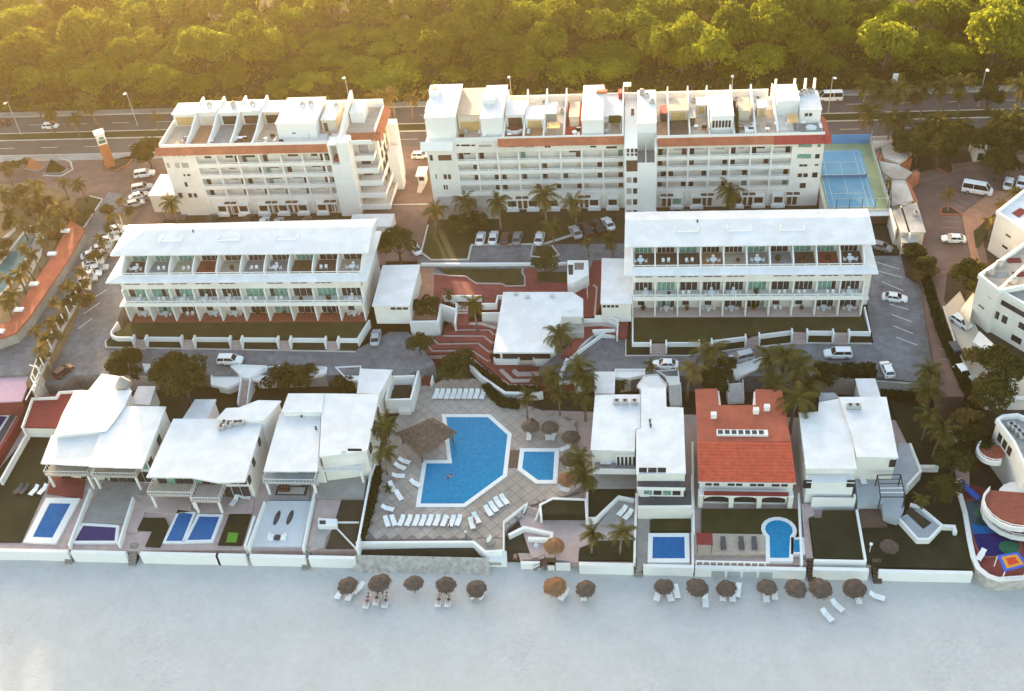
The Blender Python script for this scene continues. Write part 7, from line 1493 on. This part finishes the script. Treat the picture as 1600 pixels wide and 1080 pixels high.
# street-edge white slabs and planters behind the houses
for l, zm, e, z in (('white angular street balcony left of the house stair', zH2, [(-60,120),(-5,78),(30,95),(100,130),(70,150),(10,175),(-60,160)], ZS-.3), ('white street balcony right of the house stair', zH2, [(35,72),(60,66),(205,72),(205,88),(125,128),(95,125)], ZS+.3), ('white street balcony with a slit planter', zH2, [(210,78),(268,70),(255,120),(170,140),(130,130)], ZS), ('white street balcony left of the round planter', zH2, [(380,72),(495,78),(490,105),(400,125)], ZS+.2), ('white street balcony above the third beach house', zH2, [(540,78),(660,72),(655,140),(600,140)], ZS), ('white street balcony left of the white house', zH4, [(498,88),(640,88),(640,112),(560,130),(498,125)], ZS+.1), ('white street balcony right of the white house', zH4, [(700,95),(800,88),(808,160),(760,165),(740,120)], ZS), ('white gabled entrance canopy of the white house', zH4, [(605,165),(640,118),(700,112),(745,160)], ZS+.3), ('white street slab by the wagon', PX, [(1140,575),(1190,560),(1195,572),(1150,592)], ZS+.2), ('white street slab by the leftmost tree', zH1, [(690,62),(765,66),(760,85),(700,95)], ZS+.2)):
    t = thing('street_balcony', l, 'balcony slab', tuple(zm(*e[0], ZS))); pz = poly_z(zm, e, z); MB().prism(pz, z-.35, z-.05).build('slab', W_TRIM, t); MB().strip(pz, .18, z-.4, z+.25, closed=True).build('kerb', W_TRIM, t); MB().prism(shrink(pz, 1.0), -5.4, z-.35).build('support', W_WALL, t)
white_wall('long white retaining wall behind the left beach houses', PX, [(170,588),(345,585)], ZS-.2, -5.4, .4, GREYW); white_wall('long white retaining wall behind the third beach house', PX, [(400,590),(560,585)], ZS-.2, -5.4, .4, GREYW); white_wall('grey retaining wall under the right front street', PX, [(930,585),(1140,585),(1300,590),(1440,600)], ZS-.1, -5.4, .4, GREYW)
# frame pavilion between pool stair and third house
t = thing('changing_pavilion', 'white roofless frame pavilion left of the pool stair', 'pavilion', tuple(zp(250,230,ZD)))
for e, z in (([(175,178),(300,175),(345,5)], ZD+3.0), ([(195,60),(322,55)], ZD+3.0), ([(172,178),(200,60),(330,0)], ZD+3.0)): MB().strip(poly_z(zp, e, z), .35, ZD-.2, z).build('wall', W_TRIM, t)
MB().prism(poly_z(zp, [(185,85),(305,85),(285,172),(178,172)], ZD+1.0), ZD-.2, ZD+1.0).build('dark_bed', SOIL, t); MB().prism(poly_z(zp, [(215,10),(330,5),(305,55),(205,58)], ZD+1.2), ZD-.2, ZD+1.2).build('dark_bed', DGT, t)
MB().prism(poly_z(zp, [(235,215),(305,215),(300,240),(238,240)], ZD+.8), ZD-.1, ZD+.8).build('low_wall', W_TRIM, t)
# ================================================================== LEFT NEIGHBOUR
zA = Zm(0,0,4); zB_ = Zm(0,200,4); zC_ = Zm(0,400,4)
# pylon sign
b0 = P(173,258,0); t = thing('pylon_sign', 'tall orange and white pylon sign with green emblem on the forecourt', 'sign', (b0.x,b0.y,0)); ORG = mat('orange_paint', (.52,.18,.08), .7, .12, .6, stain=.12); EMB = mat('green_emblem', (.03,.16,.12), .6, .1, 2)
d = Vector((.86,.5)).normalized(); n = Vector((-d.y,d.x)); H_ = 8.6; c2 = Vector((b0.x,b0.y))
MB().obox(c2, d, 1.05, 1.15, -.2, H_).build('tower', W_WALL, t); MB().obox(c2 - d*1.06, d, .06, 1.16, -.2, H_-.6).build('orange_face', ORG, t); MB().obox(c2 - n*1.17, d, 1.06, .05, 0, H_-2.6).build('orange_face', ORG, t)
MB().obox(c2 - n*1.18, d, .75, .05, H_-2.2, H_-1.4).build('emblem', EMB, t); MB().obox(c2 - n*1.18 + d*.1, d, .5, .05, H_-1.2, H_-.7).build('emblem', EMB, t); MB().obox(c2, d, 1.15, 1.25, H_, H_+.2).build('cap', W_TRIM, t)
struct('pylon_bed', MB().prism(poly_z(zA, [(655,1030),(640,1010),(700,1000),(830,970),(830,1000),(760,1055),(700,1070)], .1), -.2, .1), SOIL); struct('pylon_bed_kerb', MB().strip(poly_z(zA, [(650,1020),(670,1055),(720,1065),(790,1035),(835,985)], .2), .3, -.2, .2), TERR)
for l, bs, ap_, m in (('orange brick pyramid on the forecourt', [(160,1060),(240,1075),(275,1050),(200,1035)], (222,968), ORG), ('dark planted pyramid inside the white kerb', [(275,1085),(380,1085),(425,1060),(320,1050)], (340,995), HEDGE)):
    q = poly_z(zA, bs, 0); a = P(ap_[0]/4, ap_[1]/4, 3.2); cx = sum(p[0] for p in q)/4; cy = sum(p[1] for p in q)/4; t = thing('pyramid', l, 'sculpture', (cx,cy,0)); mb = MB(); mb.add([(x,y,-.1) for x,y in q]+[(cx,cy,3.3)], [(0,1,2,3),(0,4,1),(1,4,2),(2,4,3),(3,4,0)]); mb.build('faces', m, t); MB().strip(q, .3, -.1, .25, closed=True).build('base', CONC, t)
struct('pyramid_kerb', MB().strip(poly_z(zA, [(270,1095),(380,1100),(455,1060),(440,1010),(380,990)], .15), .35, -.2, .2), KERB)
garden('forecourt_lawn', poly_z(zB_, [(480,440),(560,425),(635,440),(520,610),(470,590)], .1), .1); struct('forecourt_kerb', MB().strip(poly_z(zB_, [(560,425),(640,445),(525,620)], .15), .3, -.2, .2), KERB)
struct('grove_bed', MB().prism(poly_z(PX, [(-60,290),(60,285),(118,310),(112,340),(20,500),(-60,560)], .02), -.3, .02), mat('dry_ground', (.22,.155,.085), .95, .3, .3, detail=8))
struct('fence_bed', MB().prism(poly_z(PX, [(205,320),(225,320),(190,365),(150,430),(80,560),(55,610),(40,600),(80,500),(150,400),(180,345)], .03), -5.6, .03), MATS['dry_ground'])
struct('side_street', MB().prism(poly_z(PX, [(170,300),(205,305),(160,380),(110,460),(45,585),(-60,590),(-60,530),(30,520),(100,410),(140,345)], .02), -5.6, .025), ASPH)
# red-roofed arcade
t = thing('arcade', 'long low arcade with a red flat roof at the left edge', 'arcade', tuple(P(80,450,0)))
rp_ = poly_z(PX, [(110,343),(132,360),(110,400),(82,442),(45,497),(25,520),(-20,536),(-20,512),(0,508),(15,502),(50,447),(82,400)], 2.6)
MB().prism(rp_, 2.3, 2.6).build('roof', mat('arcade_red', (.42,.11,.06), .85, .2, .6, stain=.2), t); MB().prism(poly_z(PX, [(111,345),(130,360),(108,400),(80,442),(43,497),(23,519),(-20,534),(-20,514),(15,503),(50,449),(82,402)], 2.6), -.3, 2.31).build('wall', GREYW, t)
for u, v in ((102,360),(81,396),(53,443),(29,483),(-1,517)): p = P(u, v, 2.9); part(t, 'skylight', PLAST, (p.x-.9,p.x+.9,p.y-.5,p.y+.5,2.6,3.0))
pool('swimming_pool', 'teal pool among palms at the left edge', poly_z(PX, [(37,364),(60,366),(52,385),(30,425),(8,455),(-25,480),(-30,435),(0,412)], .05), .05, W_TEAL, cw=.6, cm=CREAM)
struct('pool_island', MB().prism(poly_z(PX, [(50,380),(66,380),(62,392),(46,392)], .2), -.2, .2), CONC); struct('pool_walk', MB().strip(poly_z(PX, [(-30,405),(30,352),(66,358),(60,400),(30,455)], .1), 1.2, -.2, .1), CREAM)
# lot fence with tall leaning-looking posts
t = thing('fence', 'low stone wall with tall white posts along the left car park', 'fence', tuple(P(120,500,0)))
fp = [P(u, v, 0) for u, v in ((192,352),(176,385),(156,420),(132,460),(110,495),(88,535),(70,575),(54,615))]
MB().strip(XY(fp), .35, -5.5, .6).build('stone_wall', STONE, t)
for i in range(len(fp)-1):
    for k in range(3): q = fp[i].lerp(fp[i+1], k/3); part(t, 'post', W_TRIM, (q.x-.09,q.x+.09,q.y-.09,q.y+.09,0,2.7))
# pink roof, red wall
t = thing('pink_roofed_building', 'pink-roofed building with white frame at the left edge', 'building', tuple(P(20,630,-3)))
MB().prism(poly_z(PX, [(-40,574),(56,572),(34,626),(-40,630)], -.5), -.8, -.5).build('roof', PINK, t); MB().prism(poly_z(PX, [(-38,576),(52,575),(32,623),(-38,626)], -.5), -5.4, -.8).build('wall', REDPAV, t)
for e in ([(60,552),(68,560),(50,610)], [(60,552),(48,590),(56,605)], [(46,570),(60,575)], [(40,625),(53,600)]): MB().tube([P(u, v, .6) for u, v in e], .12, 5).build('frame_bar', W_TRIM, t)
white_wall('dark red boundary wall running down to the left yard', PX, [(68,585),(45,625),(0,700),(-30,750)], -2.6, -5.4, .6, DKRED)
struct('left_edge_court', MB().prism(poly_z(PX, [(-40,630),(34,630),(0,690),(-40,740)], -4.6), -5.4, -4.6), DGT)
pool('swimming_pool', 'dark blue pool corner behind the red boundary wall', poly_z(PX, [(-30,648),(14,650),(0,672),(-30,690)], -4.55), -4.55, W_NAVY, cw=.4)
# ================================================================== RIGHT NEIGHBOURS
zR = Zm(1360,180,4.5); zS = Zm(1440,380,4.154); zT = Zm(1440,600,3.175)
OLDW = mat('weathered_white_roof', (.56,.52,.48), .85, .15, .5, stain=.4)
t = thing('shop_row', 'row of weathered white shop roofs beside the tennis court', 'shops', tuple(zR(250,700,0)))
for e, z in (([(75,225),(165,198),(280,258),(272,288),(200,335),(95,300)], 3.6), ([(60,322),(190,345),(296,402),(246,450),(150,442),(88,400)], 3.3), ([(150,446),(246,452),(302,600),(150,640)], 3.1), ([(158,672),(325,610),(390,822),(215,826)], 3.8), ([(215,832),(326,830),(345,897),(216,897)], 2.9), ([(15,180),(150,175),(165,195),(75,222),(30,240)], 2.6), ([(200,140),(380,140),(405,200),(215,205)], 3.0)):
    pz = poly_z(zR, e, z); MB().prism(shrink(pz,.3), -.3, z-.25).build('wall', CREAM, t); MB().prism(pz, z-.25, z).build('roof', OLDW, t)
for e in ([(205,335),(280,285)], [(335,388),(250,455),(318,600)], [(45,250),(85,325)], [(168,150),(205,190)]): MB().strip(poly_z(zR, e, 3.0), 1.1, -.2, 2.7).build('red_fascia', TERR, t)
p = zR(235,622,3.8); MB().lathe((p.x,p.y,3.1), [(.7,0),(.75,.7),(.6,.8),(.55,.7)], 14).build('round_vent', OLDW, t); roof_clutter(t, p.x+1.5, p.y-4, 3.8, rc)
t = thing('gatehouse', 'small white gatehouse on the brick court, upper right', 'gatehouse', tuple(zR(780,300,0))); pz = poly_z(zR, [(705,155),(780,150),(840,240),(738,250)], 2.8); MB().prism(shrink(pz,.2), -.3, 2.6).build('wall', W_WALL, t); MB().prism(pz, 2.6, 2.8).build('roof', W_ROOF, t); pane(t, pz[3][0]+.8, pz[3][0]+1.8, .3, 2.0, min(p[1] for p in pz)+.2, GLASS, 'door')
struct('court_bed', MB().prism(poly_z(zR, [(330,320),(450,310),(460,375),(350,400)], .1), -.3, .1), SOIL); struct('court_bed', MB().prism(poly_z(zR, [(465,365),(570,330),(582,390),(560,412)], .1), -.3, .1), SOIL); struct('court_bed_kerb', MB().strip(poly_z(zR, [(465,370),(560,415),(585,385),(570,335)], .15), .25, -.2, .18), TERR); struct('palm_triangle', MB().prism(poly_z(zR, [(492,690),(500,655),(550,640),(645,690)], .12), -.2, .12), SOIL); struct('palm_triangle_kerb', MB().strip(poly_z(zR, [(490,695),(498,652),(550,636),(650,695)], .18), .22, -.2, .2, True), TERR)
struct('right_pavement', MB().prism(poly_z(zR, [(640,695),(870,530),(1010,540),(1000,600),(860,700),(725,815),(750,950),(790,1080),(720,1060)], .1), -.3, .1), ORP); garden('right_hotel_lawn', poly_z(zR, [(725,815),(850,735),(860,760),(760,930),(740,930)], .14), .14)
struct('bougainvillea_bed', MB().prism(poly_z(PX, [(1405,385),(1440,380),(1450,410),(1430,440),(1415,430)], .1), -.3, .1), SOIL)
# white hotels at the right edge
WLIT = W_WALL
t = thing('hotel_block', 'white hotel wing with a red roof patch at the upper right edge', 'hotel', tuple(P(1560,400,0)))
e = [(1557,335),(1600,301),(1690,330),(1640,392)]; pz = poly_z(PX, e, 8.0); MB().prism(pz, -.3, 7.9).build('wall', W_WALL, t); MB().prism(shrink(pz,-.15), 7.9, 8.1).build('roof', W_ROOF, t); MB().strip(pz, .35, 8.1, 8.7, True).build('parapet', W_TRIM, t); MB().prism(poly_z(PX, [(1581,333),(1594,325),(1606,330),(1592,340)], 8.15), 8.1, 8.2).build('red_patch', DKRED, t)
w = Wall(pz[3], pz[0]); w = Wall(pz[0], pz[3])
for r_ in ((955,832,985,865),(930,908,962,948)): w.wpx(t, zR, r_)
t = thing('hotel_block', 'large white hotel with rooftop terraces at the right edge', 'hotel', tuple(P(1540,560,0)))
e1 = [(1530,432),(1602,382),(1700,430),(1560,456)]; pz = poly_z(PX, e1, 9.0); MB().prism(pz, -.3, 8.6).build('wall', W_WALL, t); MB().prism(shrink(pz,.1), 8.6, 8.7).build('terrace_floor', TFLOOR[4], t); MB().strip(pz, .4, 8.6, 9.5, True).build('parapet', W_TRIM, t)
w = Wall(pz[0], pz[3])
for r_ in ((372,395,405,432),(432,345,455,365)): w.wpx(t, zS, r_)
e2 = [(1560,455),(1640,500),(1720,440),(1620,400)]; pz2 = poly_z(PX, e2, 8.6); MB().prism(pz2, -.3, 8.2).build('wall', W_WALL, t); MB().prism(shrink(pz2,.1), 8.2, 8.3).build('terrace_floor', TFLOOR[1], t); MB().strip(pz2, .4, 8.2, 9.1, True).build('parapet', W_TRIM, t)
w = Wall(pz2[0], pz2[1])
for r_ in ((500,365,622,440),): w.win(t, 1.0, 5.6, 6.4, 7.4, GLASS)
for u in (.4, 2.0): w.win(t, u-.1, u+.9, 3.2, 4.7, GLASS)
for u, z in ((5.0,4.0),(8.0,3.6),(4.4,.9),(7.2,2.0),(8.8,.8)): w.win(t, u, u+1.9, z, z+1.2, GLASS if z != 2.0 else GREYW)
MB().prism(poly_z(zS, [(330,640),(375,570),(495,680),(415,690)], 3.0), -.3, 3.0).build('lower_wing', W_WALL, t); MB().prism(poly_z(zS, [(250,430),(335,320),(345,330),(310,520)], 2.2), -.3, 2.2).build('lean_to', CREAM, t)
w3 = Wall(poly_z(zS, [(330,640)], 3.0)[0], poly_z(zS, [(415,690)], 3.0)[0]); w3.win(t, .4, 2.6, 1.3, 2.3)
for a in ((505,135),(598,242),(450,188)): p = zS(*a, 9.2); tank(t, p.x, p.y, 8.7)
for a, m in (((600,110),DKRED),((520,205),TFLOOR[1]),((640,200),DKRED)): p = zS(*a, 8.8); part(t, 'terrace_mat', m, (p.x-1.2,p.x+1.2,p.y-.7,p.y+.7,8.7,8.76))
struct('hotel_service_yard', MB().prism(poly_z(PX, [(1475,480),(1500,455),(1530,520),(1560,560),(1640,600),(1640,640),(1530,640),(1510,570)], .05), -5.6, .06), CREAM); white_wall('cream boundary wall along the brick lane below the right hotel', PX, [(1474,478),(1488,520),(1498,550),(1512,575)], 1.2, 0, .35, CREAM)
white_wall('white boundary wall at the lower right edge', PX, [(1570,620),(1640,622)], .4, -5.4, .5)
p = P(1590,640,-.5); t = thing('red_roofed_hut', 'small red-roofed hut at the right edge', 'hut', tuple(P(1590,650,-4))); pz = poly_z(PX, [(1566,645),(1577,632),(1640,632),(1640,660),(1590,662)], -.4); MB().prism(shrink(pz,.2), -5.4, -.6).build('wall', W_WALL, t); MB().prism(pz, -.6, -.4).build('roof', DKRED, t)
# resort with curved balconies
t = thing('curved_resort', 'white resort with curved balconies above the kidney pool', 'resort', tuple(zT(480,720,ZD)))
pz = poly_z(zT, [(372,190),(400,172),(470,165),(520,185),(620,220),(620,420),(520,440),(455,300)], 3.2); MB().prism(pz, -5.4, 3.0).build('wall', W_WALL, t); MB().prism(shrink(pz,.3), 3.0, 3.1).build('terrace_floor', TFLOOR[1], t); MB().strip(pz, .4, 3.0, 3.9, True).build('parapet', W_TRIM, t)
def arc(cx, cy, r, a0, a1, n=10): return [(cx+r*math.cos(R_(a0+(a1-a0)*k/n)), cy+r*math.sin(R_(a0+(a1-a0)*k/n))) for k in range(n+1)]
for cxy, r, zf in (((455,610),4.2,-.9),((470,640),4.8,-3.0),((350,340),2.2,.2)):
    c = zT(*cxy, zf); pl = arc(c.x, c.y, r, 130, 330 if r > 3 else 290); MB().prism(pl + [(c.x+r*1.2, c.y+r*.6)], zf-.3, zf).build('balcony', TFLOOR[3], t); MB().strip(pl, .3, zf-.5, zf+.35).build('balcony_band', W_TRIM, t); MB().strip(pl, .1, zf+.75, zf+.85).build('rail', W_TRIM, t)
    for q in pl[::2]: part(t, 'rail_post', W_TRIM, (q[0]-.05,q[0]+.05,q[1]-.05,q[1]+.05,zf+.35,zf+.8))
c = zT(480,600,-1); MB().lathe((c.x+1,c.y+1,-5.4), [(3.6,0),(3.6,4.4)], 20).build('rotunda', W_WALL, t); w = Wall(pz[0], pz[7])
for u in (1.2,2.6,4.0): w.win(t, u, u+1.0, .6, 2.2)
for a in ((460,230),(480,250),(500,270),(440,215)): p = zT(*a, 3.1); roof_clutter(t, p.x, p.y, 3.1, rc)
kd = [(208,585),(260,575),(310,580),(350,612),(362,655),(358,700),(385,735),(440,755),(485,780),(495,815),(470,845),(400,858),(320,862),(280,835),(255,770)]
rd_ = struct('resort_deck', MB().prism(poly_z(zT, [(180,520),(250,500),(330,520),(400,640),(620,760),(620,960),(480,962),(370,965),(300,925),(255,860),(230,740)], ZD+.1), -6.9, ZD+.1), REDPAV)
kp_ = pool('swimming_pool', 'kidney-shaped navy pool with green circles at the right edge', poly_z(zT, kd, ZD+.1), ZD+.1, W_NAVY, cw=.35, cm=TFLOOR[3], ch=.12)
MB().prism(poly_z(zT, [(222,640),(262,575),(310,580),(350,612),(362,655),(358,700),(375,740),(248,745)], ZD+.15), ZD, ZD+.155).build('shallow_end', W_DEEP, kp_)
c = zT(287,640,ZD+.16); MB().prism(arc(c.x,c.y,2.5,0,342,19), ZD, ZD+.162).build('tile_ring', mat('dark_green_tile', (.008,.055,.07), .15, .2, 2), kp_); MB().prism(arc(c.x,c.y,.8,0,342,15), ZD, ZD+.168).build('tile_disc', W_GRN, kp_); c = zT(440,812,ZD+.16); MB().prism([(x, c.y+(y-c.y)*.8) for x, y in arc(c.x,c.y,1.6,0,342,15)], ZD, ZD+.165).build('tile_disc', W_GRN, kp_)
BLU = mat('bright_blue_paint', (.02,.10,.5), .6, .1, 2); ORA = mat('orange_canvas', (.62,.26,.04), .8, .1, 2); RED2 = mat('red_canvas', (.5,.05,.02), .8, .1, 2)
t = thing('shade_canopy', 'square shade canopy striped blue, orange and red on white posts', 'canopy', tuple(zT(450,880,ZD))); q4 = [zT(*a, ZD+2.6) for a in ((375,850),(480,832),(530,900),(412,932))]; cc = (q4[0]+q4[1]+q4[2]+q4[3])/4
for k, m, dz in ((1.0,BLU,0),(.72,ORA,.02),(.42,RED2,.04)): MB().prism([(cc.x+(q.x-cc.x)*k, cc.y+(q.y-cc.y)*k) for q in q4], ZD+2.55+dz, ZD+2.6+dz).build('canvas', m, t)
for q in q4: k = q.lerp(cc, .04); part(t, 'post', PLAST, (k.x-.06,k.x+.06,k.y-.06,k.y+.06,ZD,ZD+2.56))
t = thing('water_slide', 'bright blue slide lying beside the kidney pool', 'slide', tuple(zT(240,530,ZD))); a, b_ = zT(195,490,ZD+1.2), zT(285,572,ZD+.4); MB().tube([a, b_], .45, 8).build('chute', BLU, t); part(t, 'platform', PLAST, (a.x-.6,a.x+.3,a.y-.2,a.y+.7,ZD,ZD+1.4))
t = thing('bastion_wall', 'curved stone bastion with white rim at the right end of the beach', 'sea wall', tuple(zT(300,960,ZB)))
bp = poly_z(zT, [(180,515),(215,640),(238,780),(255,860),(280,915),(330,955),(380,972),(480,965),(620,955)], ZD+.3); MB().strip(bp, .6, -7.4, ZD+.3).build('stone_wall', STONE, t); MB().strip(bp, .7, ZD+.3, ZD+.5).build('rim', W_TRIM, t)
# haze: warm air over the place
hz = MB().box(-760, 660, -190, 880, -12, 150).build('haze', bpy.data.materials.new('haze_air')); hm = hz.data.materials[0]; hm.use_nodes = True; nt = hm.node_tree
nt.nodes.remove(nt.nodes['Principled BSDF']); pv = nt.nodes.new('ShaderNodeVolumePrincipled'); pv.inputs['Density'].default_value = .00013; pv.inputs['Color'].default_value = (1.0,.78,.44,1); pv.inputs['Anisotropy'].default_value = .8
nt.links.new(pv.outputs[0], nt.nodes['Material Output'].inputs['Volume']); tag(hz, 'warm evening haze hanging over the whole place', 'haze', kind='stuff')
